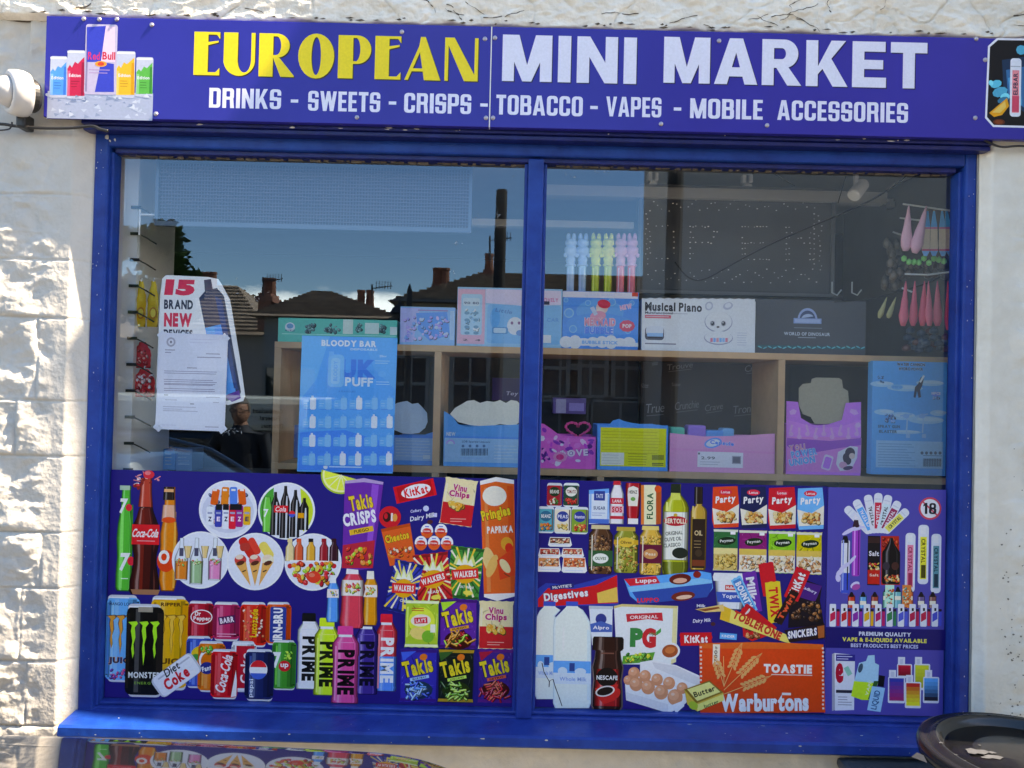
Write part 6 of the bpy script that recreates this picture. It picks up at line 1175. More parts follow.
# ================================================================ NOTICES STUCK INSIDE THE LEFT PANE
m_card = ink('f2f3f6', .6)
def flat(name, pts, Y, th, m_, label, cat, group=None):       # cut-out sheet, outline given as picture points on its own plane
    P = [(W(x, y, Y).x, W(x, y, Y).z) for x, y in pts]; cx = sum(p[0] for p in P)/len(P); z = min(p[1] for p in P)
    mb = MB(); mb.prism(P, Y, Y+th); return tag(mb.build(name, m_, None, loc=(cx, Y, z)), label, cat, group)
YV = .014
vp = flat('vape_poster', [(166, 275), (208, 277), (218, 279), (222, 285), (230, 300), (240, 360), (245, 396), (243, 401), (228, 405), (200, 398), (156, 388), (160, 300), (162, 279)], YV, .002, m_card, 'die-cut white vape poster with a tilted blue device, partly behind the white notice', 'poster')
SVp = Sheet(YV); A = Art(SVp, 'lettering', vp)
A.txt('15', 180, 287.5, 30, 16, 'c83050', bold=.075, shear=.1); A.txt('BRAND', 178.5, 304.5, 29, 9.5, '2c3448', bold=.05); A.txt('NEW', 178, 320, 28, 14, 'd03454', bold=.06); A.txt('DEVICES', 178, 333.5, 29, 8, '2c3448', bold=.05); A.done()
A = Art(SVp, 'printed_picture', vp, 'blue and black disposable vape'); A.poly([(199, 298), (206, 290), (217, 288), (224, 296), (241, 392), (238, 399), (226, 401), (219, 396)], '20304c'); A.poly([(201, 299), (215, 296), (222, 324), (206, 328)], '3c3a4c'); A.poly([(205, 328), (222, 324), (235, 385), (236, 395), (222, 398)], '2a84c0'); A.poly([(206, 328), (214, 326), (228, 396), (221, 397)], '3ca4d8'); A.poly([(215, 296), (222, 300), (238, 390), (234, 388)], '1a3c6c'); A.poly([(224, 396), (239, 390), (241, 398), (232, 402)], '54307c'); A.poly([(204, 280), (211, 279), (213, 290), (205, 292)], '343c50'); A.done()
YN = .006
nt_ = flat('notice', [(159.5, 332.5), (228, 335), (224.5, 431.5), (155, 429)], YN, .0012, ink('e4e6f4', .6), 'white printed A4 letter taped inside the left pane', 'notice')
SN = Sheet(YN); A = Art(SN, 'lettering', nt_)
A.ell(171, 342, 4.6, 4.8, '8c8c98', n=16); A.ell(171, 342, 2.8, 3, 'c8c8d2', n=12); A.ell(171, 342, 1.2, 1.4, '6c6c78', n=8); rz = random.Random(3)
A.lines(190, 339.5, 220, 2, 3.2, 'a4a4b4', .7, 1, .3); A.lines(184, 337.8, 222, 1, 1, 'b8b8c4', .6, 1, .02)
for y, x0, x1 in ((350, 165, 175), (352.5, 165, 171), (354, 206, 220), (357.5, 197, 221), (368, 187, 197)): A.box(x0, y-.5, x1, y+.4, '7c7c8c')
for y, n_ in ((371.5, 2), (380, 3), (385, 1), (389, 2)):
    A.lines(164, y, 219, n_, 2, '7c7c90', .7, int(y), .12)
A.box(164, 394.5, 168, 395.4, '5c5c68'); A.box(206, 397, 220, 397.8, '8c8c9c'); A.box(165, 399.5, 177, 400.3, '8c8c9c'); A.box(213, 402, 219, 402.8, '8c8c9c'); A.box(190, 403.5, 194, 404.4, '6c6c78'); A.lines(163, 407, 200, 3, 2, '8c8c9c', .7, 8, .5)
A.lines(162, 425, 176, 1, 2, 'a4a4b4', .7, 1, .1); A.lines(205, 427, 220, 1, 2, '7c7c90', .8, 2, .1); A.done()
mb = MB()
for (x, y, a_) in ((161, 334, 40), (226, 337, -40), (223, 430, 40), (157, 428, -40)):
    w = W(x, y, YN-.0015); c_, s_ = math.cos(R(a_)), math.sin(R(a_)); mb.add([(w.x+c_*u_*.012-s_*v_*.006, w.y, w.z+s_*u_*.012+c_*v_*.006) for u_, v_ in ((-1, -1), (1, -1), (1, 1), (-1, 1))], [(0, 1, 2, 3)])
mb.build('tape', ink('c4c8d4', .3), nt_)
YB = .010
bp_ = flat('price_poster', [(302, 335.5), (397.5, 338), (392.5, 473.5), (297, 471.5)], YB, .002, ink('35a8ea', .35), 'bright blue poster headed BLOODY BAR stuck inside the left pane', 'poster')
SB = Sheet(YB); A = Art(SB, 'printed_picture', bp_, 'pale blue rounded bar device')
A.poly([(302, 336), (330, 336.6), (316, 380), (300, 400)], '58bcf2'); A.poly([(362, 337.4), (397, 338.2), (395.5, 390), (375, 370)], '4cb4f0'); A.poly([(300, 432), (345, 430), (394, 445), (393, 472), (298, 470)], '2088dc')
A.txt('UK', 358, 369, 36, 19, '1c6cb4', bold=.07); A.txt('PUFF', 359, 382, 28, 9, 'd8ecf8', bold=.04); A.rr(326.5, 356, 344.5, 388, '3a8cc4', 4); A.rr(328, 354.5, 344, 387, '6fc0ee', 4); A.box(329, 351.5, 334, 356, '5aa8d8'); A.rr(331, 358, 340, 384, '8fcff2', 3); A.txt('BLOODY', 335.5, 371, 20, 4, '4a94c8', 90); A.done()
A = Art(SB, 'lettering', bp_); A.txt('BLOODY BAR', 349, 343.5, 55, 6.4, 'e8f2fa', bold=.055, edge='2c5c90', ew=.02); A.txt('DISPOSABLE', 364, 349.5, 27, 2.2, 'c8e4f6', bold=.03); A.txt('20mg', 383, 356.5, 7, 3, 'cfe8f8'); A.lines(375, 361, 391, 2, 2.2, 'a4d4f2', .7, 3); A.ell(382, 374, 4, 3, '5ab4ea'); A.lines(376, 382, 390, 2, 2.4, 'b8def4', .6, 4); A.txt('4 FLAVOURS', 347, 391.5, 17, 1.8, '2c6ca8'); A.ell(325.5, 467, 2.2, 2.2, 'dff0fa'); A.lines(329, 467, 362, 1, 1, 'b4dcf4', 1.2, 1, .01); A.done()
rf = random.Random(11)
A = Art(SB, 'printed_picture', bp_, 'grid of twenty four small devices')
for r_ in range(4):
    for c_ in range(6):
        x = 303+c_*15.4-r_*.35; y = 396+r_*18.6; A.rr(x, y+4, x+13.5, y+13.5, '58b4ea', 2); A.box(x+1, y+13, x+13, y+14, '2478b8')
        wt = rf.random() < .5; A.rr(x+7, y+1.5, x+13, y+13.6, 'e6eef6' if wt else '7cc4ee', 1.5); A.box(x+8.5, y-.3, x+10.6, y+2, 'cfdce8' if wt else '5aa8dc'); A.lines(x+1, y+7.5, x+6, 2, 2.4, '9cd2f4', .7, r_*9+c_)
A.done()

# ================================================================ DISPLAY SHELF UNIT
m_pine = pmat('pale_pine', (.62, .36, .19), rough=.6, var=.14, vscale=7, bump=.1, bscale=20)
ZS, ZS2 = 1.857, 1.459; YFr = .22; TH = .021; YBk = .56
sx0 = W(273, 400, YFr).x; sx1 = 1.45
shf = empty('shelf_unit', (.3, .4, .73), 'pale pine shelving unit with open cubby holes behind both panes', 'shelf unit')
for z, a, nm in ((ZS, sx0, 'shelf'), (ZS2, sx0, 'shelf'), (1.05, sx0, 'shelf')):
    mb = MB(); mb.box(a, sx1, YFr, YBk, z-TH, z, 0, .001); mb.build(nm, m_pine, shf)
for px, w_ in ((276, 0), (436.5, 0), (781, 0), (602, 1)):
    x = W(px, 405, YFr).x
    if w_ == 0: mb = MB(); mb.box(x-.010, x+.012, YFr+.001, YBk, ZS2+.0005, ZS-TH-.0005); mb.build('upright', m_pine, shf)
    mb = MB(); mb.box(x-.010, x+.012, YFr+.001, YBk, 1.0505, ZS2-TH-.0005); mb.build('upright', m_pine, shf)
mb = MB()
for x in (sx0+.01, .25, 1.2): mb.box(x-.012, x+.012, YFr+.01, YBk, .731, 1.05-TH-.0005)
mb.build('leg', m_pine, shf)
# dark chocolate-brown boxes stacked behind, with white scribbled lettering
m_choc = pmat('dark_brown_card', (.045, .030, .024), rough=.6, var=.2, vscale=4)
xa, xb = W(641, 400, .5).x, W(790, 400, .5).x
mb = MB(); mb.box(W(300, 400, .54).x, xa-.003, .545, .558, ZS2+.001, ZS-TH-.001); mb.box(xb+.003, sx1-.01, .545, .558, ZS2+.001, ZS-TH-.001)
mb.build('back_panel', pmat('back_dark', (.050, .045, .045), rough=.8, var=.3, vscale=3), shf)
mb = MB(); mb.box(xa, xb, .50, .54, ZS2+.001, ZS-TH-.002, 0, .003); dkb = tag(mb.build('display_card', m_choc, None, loc=((xa+xb)/2, .5, ZS2)), 'dark brown card covered with chalky white scribbled words behind the pink box', 'display card')
SD = Sheet(.4995); A = Art(SD, 'lettering', dkb)
for i, (x, y, w, h, r_) in enumerate(((680, 366, 26, 8, 8), (757, 368, 24, 9, 5), (655, 408, 19, 13, 6), (687, 405, 24, 11, 8), (714, 407, 18, 9, 10), (744, 409, 22, 11, 7), (676, 384, 9, 3, 0), (741, 361, 8, 3, 0), (770, 396, 10, 5, 20), (655, 362, 6, 5, 10), (640+5, 385, 7, 4, 0))):
    A.txt(('Trouve', 'Crunch', 'True', 'Crunchie', 'Crave', 'Trone')[i % 6], x, y, w, h*.7, '857f7c', r_, bold=-.008, shear=.2); A.rect(x, y+h*.55, w*.9, .7, '6a6462', r_)
A.done()

def carton(name, x0, y0, x1, y1, Yf, depth, c, label, cat, zb=None, group=None, cut=None):
    """cardboard box whose front face spans the picture box (x0,y0)-(x1,y1) on plane Yf; stands on zb"""
    a, b = W(x0, (y0+y1)/2, Yf).x, W(x1, (y0+y1)/2, Yf).x; xm = (x0+x1)/2
    z1 = W(xm, y0, Yf).z; z0 = zb if zb is not None else W(xm, y1, Yf).z
    e = empty(name, ((a+b)/2, Yf+depth/2, z0), label, cat, group)
    mb = MB()
    if cut is None: mb.box(a, b, Yf, Yf+depth, z0+.0008, z1, 0, .0015)
    else:       # open-topped tray: cut = picture points of the front's upper edge from left to right
        P = [(a, z0+.0008)]+[(W(x, y, Yf).x, W(x, y, Yf).z) for x, y in cut][::1]+[(b, z0+.0008)]
        mb.prism(P, Yf, Yf+.002); zl = min(p[1] for p in P[1:-1])
        mb.box(a, a+.002, Yf+.002, Yf+depth, z0+.0008, zl); mb.box(b-.002, b, Yf+.002, Yf+depth, z0+.0008, zl); mb.box(a, b, Yf+depth, Yf+depth+.002, z0+.0008, zl); mb.box(a+.002, b-.002, Yf+.002, Yf+depth, z0+.0008, z0+.003)
    mb.build('box', ink(c, .45), e)
    return e, Sheet(Yf)
# ---- on the top shelf, left to right
e, s = carton('toy_box', 278, 319, 397, 338, .24, .18, '2fa597', 'long teal toy box at the left end of the top shelf', 'toy box', ZS)
A = Art(s, 'printed_picture', e); A.ell(290, 327, 5, 4.6, 'e0ecf0'); A.ell(290, 326, 3.4, 2.6, '4c88a8'); A.txt('WORLD', 290, 330.5, 10, 2, '2c4c6c')
for x, w in ((311, 14), (332, 18), (359, 8), (380, 14)): A.blobs(x-w/2, 322, x+w/2, 334, ('2a5c60', '487c78', '1f4448'), 9, 2.4, x)
A.box(343, 319.5, 353, 334, 'd8e8dc'); A.box(365, 323, 379, 334, 'cfe4dc'); A.box(390, 327, 397, 335, 'cfe0dc'); A.lines(282, 335, 396, 1, 1, '8cd4c8', .8, 1, .01); A.done()
e, s = carton('toy_box', 400, 307, 455, 343, .24, .14, '8fc4ee', 'small pale blue toy box on the top shelf left of the pink-edged box', 'toy box', ZS)
A = Art(s, 'printed_picture', e); A.poly([(400.5, 308), (420, 308), (413, 342), (400.5, 342)], 'b4b8e4'); A.poly([(416, 313), (447, 312), (450, 335), (430, 341), (418, 330)], '56a4ec'); A.blobs(402, 315, 450, 341, ('b8a8e0', 'd4c0e8', '78b4f0', '9c94d8', 'c8dcf4'), 26, 2.6, 8); A.lines(418, 310.5, 448, 1, 1, '8c6c9c', 1.2, 1, .01); A.box(450, 311, 454, 340, 'b8d8f2'); A.lines(451, 313, 453.6, 12, 2, '7c98b8', .6, 2, .1); A.txt('Toy', 408, 336, 12, 5, '8c84cc', 90); A.done()
e, s = carton('toy_box', 457, 288, 562, 345, .24, .16, '9cd0ee', 'large pink-edged pale blue toy box crossing behind the mullion', 'toy box', ZS)
A = Art(s, 'printed_picture', e); A.box(457.5, 289, 485, 344, 'eab8cc'); A.rr(461, 294, 482, 335, 'b4dcf0', 2); A.rr(463, 298, 480, 306, 'd8eaf4', 2); A.blobs(464, 308, 480, 332, ('6c9cb8', 'f0f4f8', '88b8d0'), 12, 2, 3)
for y in (313, 320, 327, 333): A.ell(467, y, 2.6, 1.6, '5c88a0'); A.ell(476, y, 2.6, 1.6, '5c88a0')
A.txt('90 80', 471.5, 303, 15, 2.4, '4c5c74'); A.txt('2  4', 471.5, 340, 18, 2, '4c4c5c'); A.rr(487, 305, 561, 344, '7cc0ea', 3); A.poly([(486, 289), (561, 291), (561, 305), (525, 306), (486, 303)], 'ddd0e4'); A.ell(495, 318, 5, 10, '5cb4ea'); A.ell(515, 326, 8, 9, 'eef0f6'); A.ell(512, 323, 1.3, 1.6, '7c5c7c'); A.ell(519, 323, 1.3, 1.6, '7c5c7c'); A.rr(492, 327, 508, 334, '4c84ac', 2); A.rr(493.5, 328, 506, 333, 'c8e4f4', 1.5); A.txt('Little', 504, 311, 17, 4, '4c78a8', -8, shear=.2); A.ell(520, 333, 4, 3, '5c84b0'); A.txt('CAR', 553, 320, 12, 4, '4c84b8'); A.txt('LOVELY', 550, 300, 17, 4, 'b86c94', bold=.03); A.rect(546, 303, 7, 3.4, '28283c'); A.box(543, 335, 551, 343, 'f0f2f6'); A.done()
e, s = carton('bubble_wand_box', 562.5, 291.5, 638.5, 346, .24, .13, '3f98e4', 'blue and white bubble toy box that the bunny wands stand in', 'toy box', ZS)
A = Art(s, 'printed_picture', e); A.box(562.8, 292, 638, 298, 'e8e4f0'); A.rect(635, 294.5, 6, 4, 'e04838', 0); A.txt('BUBBLE WAND', 600, 295, 30, 2.4, 'b8bcd0'); A.ell(600, 312, 24, 13, '5cb0ee'); A.ell(600, 325, 34, 12, '4ca4ec')
for x, y, r in ((569, 313, 5), (573, 329, 4), (628, 331, 3), (588, 303, 3), (612, 302, 4), (566, 300, 2.4), (632, 303, 2.6)): A.ell(x, y, r, r, '8cccf4'); A.ell(x, y, r*.75, r*.75, '54acee')
A.ell(602, 308, 6, 6, 'f2d0c8'); A.ell(604, 304, 6.6, 4.4, 'c83048', -10); A.ell(600, 311, 4, 3, 'f6e0d8'); A.ell(598, 316, 8, 5, 'e8a0b8', 10); A.rect(594, 311, 4, 9, 'c8d8f0', 30)
A.txt('MERMAID', 600, 322, 31, 8, 'f2a0b8', bold=.06, edge='f6f4fa'); A.txt('BUBBLE', 599, 330.5, 28, 7, '4c84d8', bold=.06, edge='f6f4fa'); A.txt('NEW', 626, 307, 12, 5, 'f2b8d8', 12, bold=.05, edge='f4f4fa'); A.ell(627, 326, 8, 6, 'e8607c', 0, 9); A.txt('POP', 627, 326, 9, 4, 'f6eef2', bold=.05)
for x in range(566, 638, 9): A.ell(x, 342, 6.5, 4+(x % 4), 'eef2f8', 0, 12)
A.box(562.8, 342, 638.2, 346, 'eef2f8'); A.txt('BUBBLE STICK', 600, 342.5, 36, 3.4, '6cb4e8', bold=.04); A.done()
# bunny wands
for i, (x, c, cl, dk) in enumerate(((570, 'bcd8f8', 'pale blue', '90b0cc'), (582, 'b4d2f8', 'pale blue', '88a8c4'), (595, 'e0e470', 'yellow', 'a4b028'), (607.5, 'e4e478', 'yellow', 'a8b42c'), (620, 'f4bcd4', 'pink', 'd86878'), (631, 'f0b4d0', 'pink', 'd86474'))):
    Y = .30; w = W(x, 291, Y); k = S(Y); m_w = ink(c, .35); m_t = pmat('wand_tube_'+dk, tuple(v/.7 for v in hexc(dk)), rough=.15, coat=.5)
    pos = ('first from the left', 'second from the left', 'third from the left', 'fourth from the left', 'fifth from the left', 'last on the right')[i]
    e = empty('bubble_wand', (w.x, Y, ZS+.03), '%s bunny-topped bubble wand, %s in the row' % (cl, pos), 'bubble wand', 'bunny bubble wands standing in the blue box')
    z = lambda py: W(x, 233+(py-221)*.83, Y).z
    mb = MB(); mb.lathe([(.0125, ZS+.02), (.0135, z(262)), (.0135, z(260)), (.012, z(259))], (w.x, Y, 0), 16); mb.build('tube', m_t, e, smooth=True)
    mb = MB(); mb.lathe([(.018, z(261)), (.0195, z(260)), (.014, z(258)), (.0155, z(256)), (.0165, z(252)), (.012, z(249)), (.0165, z(248)), (.0225, z(244)), (.0225, z(240)), (.016, z(237.5)), (.014, z(237)), (.020, z(235)), (.0195, z(231)), (.013, z(228.6)), (.001, z(228))], (w.x, Y, 0), 20)
    for sx in (-1, 1): mb.lathe([(.001, z(230.5)), (.0065, z(229)), (.0075, z(226)), (.005, z(222)), (.001, z(221))], (w.x+sx*.0095, Y, 0), 10); mb.lathe([(.001, z(251)), (.006, z(250)), (.006, z(246.5)), (.001, z(245.5))], (w.x+sx*.019, Y-.006, 0), 8)
    mb.build('bunny_top', m_w, e, smooth=True)
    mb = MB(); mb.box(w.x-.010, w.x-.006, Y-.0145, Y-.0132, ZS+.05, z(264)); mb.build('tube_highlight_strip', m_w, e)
P0 = [(642, 298)]+[(642+i*4.4, 297.4+i*.03+(1.3 if i % 2 else 0)) for i in range(1, 26)]+[(755, 298.6)]
e, s = carton('toy_box', 642, 297, 755.5, 349.5, .24, .14, 'eceef2', 'white Musical Piano toy box with a perforated top edge', 'toy box', ZS, cut=P0)
A = Art(s, 'lettering', e); A.txt('Musical Piano', 673.5, 307, 57, 9, '34343c', bold=.045); A.lines(645, 313.4, 688, 1, 1, '8c8c98', .5, 0, .01); A.txt('Multifunctional', 659, 312.8, 28, 2.6, '4c4c58'); A.box(645, 315, 671, 318.3, 'd86c7c'); A.lines(646, 316.6, 669, 1, 1, 'f4dce0', .7, 1, .01); A.lines(645, 343.8, 676, 1, 1, '6c6c7c', 1.2, 1, .01); A.done()
A = Art(s, 'printed_picture', e, 'round-faced toy animal above a small keyboard'); A.rr(645, 327, 664, 340, '4c4c58', 3); A.rr(646, 326, 663.5, 335, 'dde0e8', 3); A.box(647, 333, 663, 336.5, '8fbce0'); A.box(648, 337, 662, 338, '28282f')
A.ell(709, 306, 4, 4.5, '9a9eac', -20); A.ell(709, 306, 2.6, 3, 'e6e8ee', -20); A.ell(728, 306, 5, 3.6, '9a9eac', 20); A.ell(728, 305.4, 3.4, 2.4, 'e6e8ee', 20); A.ell(718.5, 322, 14, 10.5, '868a9c', n=28); A.ell(718.5, 321.4, 13.3, 9.9, 'f2f3f6', n=28); A.ell(718.5, 338, 14.5, 7, '868a9c'); A.ell(718.5, 337.4, 13.8, 6.4, 'f0f1f5')
for x in (712.5, 723.5): A.ell(x, 323.5, 2.5, 2.8, '8c8c94'); A.ell(x, 323.5, 1.7, 2, '2c2c34'); A.ell(x-.5, 322.8, .6, .6, 'f4f4f4')
A.ell(718, 327, 1.5, 1, '3c3c44'); A.rect(718.8, 340, 20, 4.6, 'dfe2ea')
for i, c in enumerate(('d88098', '6ca4d8', 'e0a0a8', '5c9cc8', '88b8e0', 'd87c8c')): A.rect(711.5+i*3, 340, 2.4, 4, c)
A.lines(737, 333, 750, 6, 2.4, 'a0a4b0', .6, 5); A.done()
e, s = carton('toy_box', 755.8, 300, 866, 350, .30, .14, '4c4e52', 'dark grey toy box lettered WORLD OF DINOSAUR', 'toy box', ZS)
A = Art(s, 'lettering', e); A.txt('WORLD OF DINOSAUR', 807, 334, 46, 3.4, 'b8bcc4', bold=.02, gap=.12); A.lines(798, 337.6, 816, 1, 1, '8c9098', .8, 1, .01); A.lines(794, 328, 822, 1, 1, '7c8088', .6, 1, .01); A.done()
A = Art(s, 'printed_emblem', e, 'pale blue dome emblem over a banner'); A.shp(el(0, 0, 10, 12, 0, 180, 16), 807.5, 320, '8898b8'); A.shp(el(0, 0, 8, 9.5, 0, 180, 16), 807.5, 320, '3c4c6c'); A.shp(el(0, -1, 6.5, 5, 20, 160, 10), 807.5, 318, 'a8b8d0', 10); A.rect(807.5, 321, 28, 5.4, '7c90b4'); A.rect(807.5, 321, 25, 3.4, '9cacc8'); A.box(757, 346, 865, 348.6, '2c5c60')
for i in range(22): A.ell(760+i*4.9, 347+(i % 2)*.8, 2.4, .7, '4ca4a8', 25 if i % 2 else -25, 8)
A.done()
# ---- in the cubby holes
def lidtray(x0, ytop, x1, y1, c, cutp, label, Yf=.24, d=.18, cat='display box'): return carton('display_box', x0, ytop, x1, y1, Yf, d, c, label, cat, ZS2, None, cutp)
def backflap(e, pts, Yf, c='b0b4b8', nm='lid_flap', label=None):
    P = [(W(x, y, Yf).x, W(x, y, Yf).z) for x, y in pts]; mb = MB(); mb.prism(P, Yf, Yf+.003); mb.build(nm, ink(c, .6), e, label=label)
e, s = lidtray(394, 433, 433, 461, '3c8cd0', [(394, 436), (405, 437), (420, 436), (433, 432)], 'blue display box with a round grey raised flap, left of the cloud-topped box')
backflap(e, [(394, 405), (397, 403), (401, 402), (407, 401), (412, 404), (418, 403), (423, 408), (427, 413), (427.5, 422), (425, 428), (419, 433), (411, 434), (403, 433.5), (397, 431), (394, 430)], .245, 'a4b8c8')
A = Art(s, 'printed_label', e); A.box(394.5, 438, 432.5, 460.5, '8fb8e0'); A.lines(396, 441, 431, 6, 3, 'b8d4ee', .8, 4, .2); A.box(394.3, 435.5, 433, 438, '2f7cc4'); A.box(423, 455, 430, 459, 'c4d4e4'); A.done()
e, s = lidtray(444, 410, 522, 463, '4aa8e6', [(444, 411), (449, 414), (453, 417), (458, 424), (466, 427), (480, 426), (500, 425), (512, 425), (522, 424)], 'blue display box with a cream cloud-shaped raised flap')
backflap(e, [(450, 414), (455, 408), (462, 404), (467, 401), (474, 400), (480, 403), (487, 401), (494, 402), (500, 400), (506, 403), (511, 400), (517, 401), (521, 405), (521.5, 420), (515, 426), (500, 424), (488, 427), (470, 425), (458, 422)], .246, 'c4c0b4')
A = Art(s, 'printed_label', e); A.box(444.5, 438, 521.5, 462.5, '9ccbec'); A.box(444.5, 436.5, 521.5, 438.5, '3888cc'); A.txt('NEW', 451, 434, 9, 4, 'e0f0fa', bold=.04); A.txt('LDB Sparkle Unicorn', 476, 442, 28, 2.6, '3c5c80'); A.shp(el(0, 0, 4.5, 4.5, 0, 180, 10), 450.5, 444, 'b89cd8'); A.shp(el(0, 0, 3, 3, 0, 180, 10), 450.5, 444, 'c8e4f4')
for i in range(20): A.box(461+i*1.35, 448.5, 461+i*1.35+(.9 if i % 3 else .5), 455.5, '34485c')
for x in (463, 470, 477, 484): A.ell(x, 446, 1.4, 1.4, '4c6c8c')
A.lines(494, 446, 520, 5, 3.2, 'c4e0f4', .7, 9); A.lines(460, 458, 486, 1, 2, '7ca4c8', .8, 9); A.done()
e, s = lidtray(538, 423, 596, 465.5, 'cc5cb0', [(538, 423), (544, 424), (550, 428), (558, 434), (566, 436), (578, 436.5), (590, 437), (596, 437)], 'pink and purple doodled display box with sparkly heart glasses on top')
A = Art(s, 'printed_picture', e)
for i in range(46):
    rx = random.Random(i*7+1); x = rx.uniform(541, 593); y = rx.uniform(430 if x < 556 else 440, 463); A.ell(x, y, rx.uniform(1.5, 4.5), rx.uniform(1, 3), rx.choice(('e890cc', '7c2c94', 'f4d0ec', '4c1c6c', 'b03ca8', 'd874c4', 'f0e4f4')), rx.uniform(0, 180), 7)
A.txt('LOVE', 575, 453, 26, 7, 'f6e0f2', 5, bold=.05, edge='6c2484'); A.ell(560, 457, 7, 5, 'f49ccc', 0, 12); A.ell(560, 457, 4, 3, 'e03c8c', 0, 10); A.done()
hg = empty('heart_glasses', (W(578, 430, .27).x, .27, W(578, 437, .27).z), 'neon pink scalloped heart-shaped toy glasses on the doodled pink box', 'toy glasses')
mb = MB(); hp_ = []
for i in range(41):
    t_ = 2*PI*i/40; hx = 13.2*math.sin(t_)**3/1.0; hy = (13*math.cos(t_)-5*math.cos(2*t_)-2*math.cos(3*t_)-math.cos(4*t_))*.72; p = W(578+hx*.92, 429-hy*.75, .27); hp_.append(p)
mb.tube(hp_, .0035, 6)
for p in hp_[::2]: mb.tube([p+Vector((0, 0, -.004)), p+Vector((0, 0, .004))], .0045, 6)
mb.build('frame', ink('ee5c9c', .3), hg)
mb = MB(); mb.prism([(p.x, p.z) for p in hp_[:-1]], .2705, .2715); mb.build('lens', ink('1c1c24', .2), hg)
e, s = carton('display_box', 597.5, 425.5, 668, 468.5, .235, .16, '2f90d4', 'yellow fronted display box with blue border below the bubble toy box', 'display box', ZS2, cut=[(597.5, 425), (606, 425.2), (610, 424), (613, 420.5), (619, 419), (624, 421), (630, 422.5), (640, 424), (652, 423.8), (660, 425.4), (668, 425.5)])
A = Art(s, 'printed_label', e); A.box(600.3, 428, 666, 466.5, 'dcd83c'); A.lines(602, 432, 663, 8, 3, 'b0a82c', .8, 6, .12); A.box(601, 452.5, 624, 465, 'e8e8dc'); A.lines(602, 455, 622, 4, 2.8, 'a8a8a4', .6, 6, .2)
for i in range(12): A.box(652+i, 455, 652.6+i, 460, '3c3c2c')
A.lines(652, 463.5, 664, 2, 1.6, '5c5c34', 1, 2, .05); A.lines(628, 454, 648, 5, 2.6, '9c942c', .8, 3, .15); A.done()
e, s = lidtray(670, 430, 775, 470.5, 'd894bc', [(670, 433), (690, 435), (704, 436.5), (730, 436), (750, 435), (775, 433.5)], 'long pink display tray full of small toys, under the musical toy box', Yf=.232, d=.2)
A = Art(s, 'printed_label', e); A.ell(713, 443, 9, 5, '4c88c8', 15); A.ell(713, 443, 7, 3.4, 'e8ecf4', 15); A.txt('Capsule', 722, 443.5, 24, 5, '3c74bc', -4, bold=.05, edge='f0e8f0'); A.box(697.5, 452, 743, 467.5, 'e6e0e8'); A.box(698, 452.5, 700, 454.5, '5c5c68'); A.txt('2.99', 708, 458, 14, 3, '5c5c68'); A.lines(700, 462, 722, 2, 2.4, '9c98a4', .7, 3)
A.box(732, 456, 741, 464, '8c8894'); A.box(733, 457, 740, 463, '5c5864'); A.poly([(671, 448), (775, 452), (775, 454), (671, 450)], 'cc84b0'); A.done()
for (x, y, a_, b_, c, nm) in ((676, 430, 7, 3, '3ca890', 'small green packet'), (695, 430, 9, 5, '8c68b0', 'purple packet'), (713, 433, 9, 3, '4c98d0', 'blue packet'), (726, 431, 6, 3, '78bce4', 'pale blue packet')):
    p = W(x, y, .33); k = S(.33); mb = MB(); mb.box(p.x-a_*k, p.x+a_*k, .30, .36, ZS2+.005, p.z+b_*k, 0, .006); tag(mb.build('toy_packet', ink(c, .3), None, loc=(p.x, .33, ZS2+.005)), nm+' poking out of the pink tray', 'toy packet', None)
e, s = lidtray(786.5, 400, 861, 473, 'b468bc', [(786.5, 401), (798, 402), (801, 418), (806, 421), (813, 425), (826, 425), (842, 420), (846, 403), (861, 402)], 'pink and purple display box with a brown card flap standing up')
backflap(e, [(799, 388), (803, 384), (811, 383), (812, 379), (816, 377.5), (839, 378), (842, 380), (843, 388), (848, 391), (849, 402), (847, 405), (844, 422), (840, 424), (815, 424), (811, 417), (803, 414), (799, 405)], .247, '8f8674')
A = Art(s, 'printed_picture', e)
for (x0, x1, y0, y1) in ((787, 861, 437, 472),): A.box(x0, y0, x1, y1, 'd07cc0')
A.poly([(787, 438), (830, 441), (861, 438), (861, 445), (840, 448), (800, 455), (787, 446)], '8c44a0'); A.poly([(786.8, 420), (800, 423), (815, 428), (840, 427), (861, 420), (861, 437), (787, 437)], 'c074c0')
for i in range(9): A.rect(791+i*8.2, 429+(i % 2)*3, 2.2, 9, 'e4a8dc', 15*(i % 3-1)); A.ell(791+i*8.2, 434+(i % 2)*3, 2.4, 2.2, 'e4a8dc')
A.ell(793, 412, 4, 3, 'd49cd4', 20, 5); A.ell(854, 412, 5, 3, 'd49cd4', -20, 5); A.ell(858, 425, 3, 3, 'e8b8e4', 0, 5)
A.txt('YOLI', 797, 447.5, 16, 6, 'f0a0b8', 8, bold=.06, edge='f4f0f8'); A.txt('POWER', 804, 453, 26, 7, '4c9cd0', 10, bold=.06, edge='f4f0f8'); A.txt('UNION', 802, 461, 26, 7, '4c9cd0', 10, bold=.06, edge='f4f0f8')
A.rr(822.5, 455, 832, 470, 'f0d8f0', 2, -15); A.rr(823.8, 457, 830.8, 468.5, 'b468c4', 1.6, -15); A.poly([(838, 452), (850, 446), (858, 447), (857, 458), (851, 470), (840, 471), (836, 464)], 'f4ecf4'); A.ell(850, 453, 5, 5.5, '34203c'); A.ell(847, 459, 4, 6, '34203c', 20); A.ell(852, 456, 3, 3, 'f0d0c8'); A.ell(843, 465, 4, 3.4, 'e8a8c8'); A.ell(848, 468, 5, 2, '4c2c54', 10); A.done()
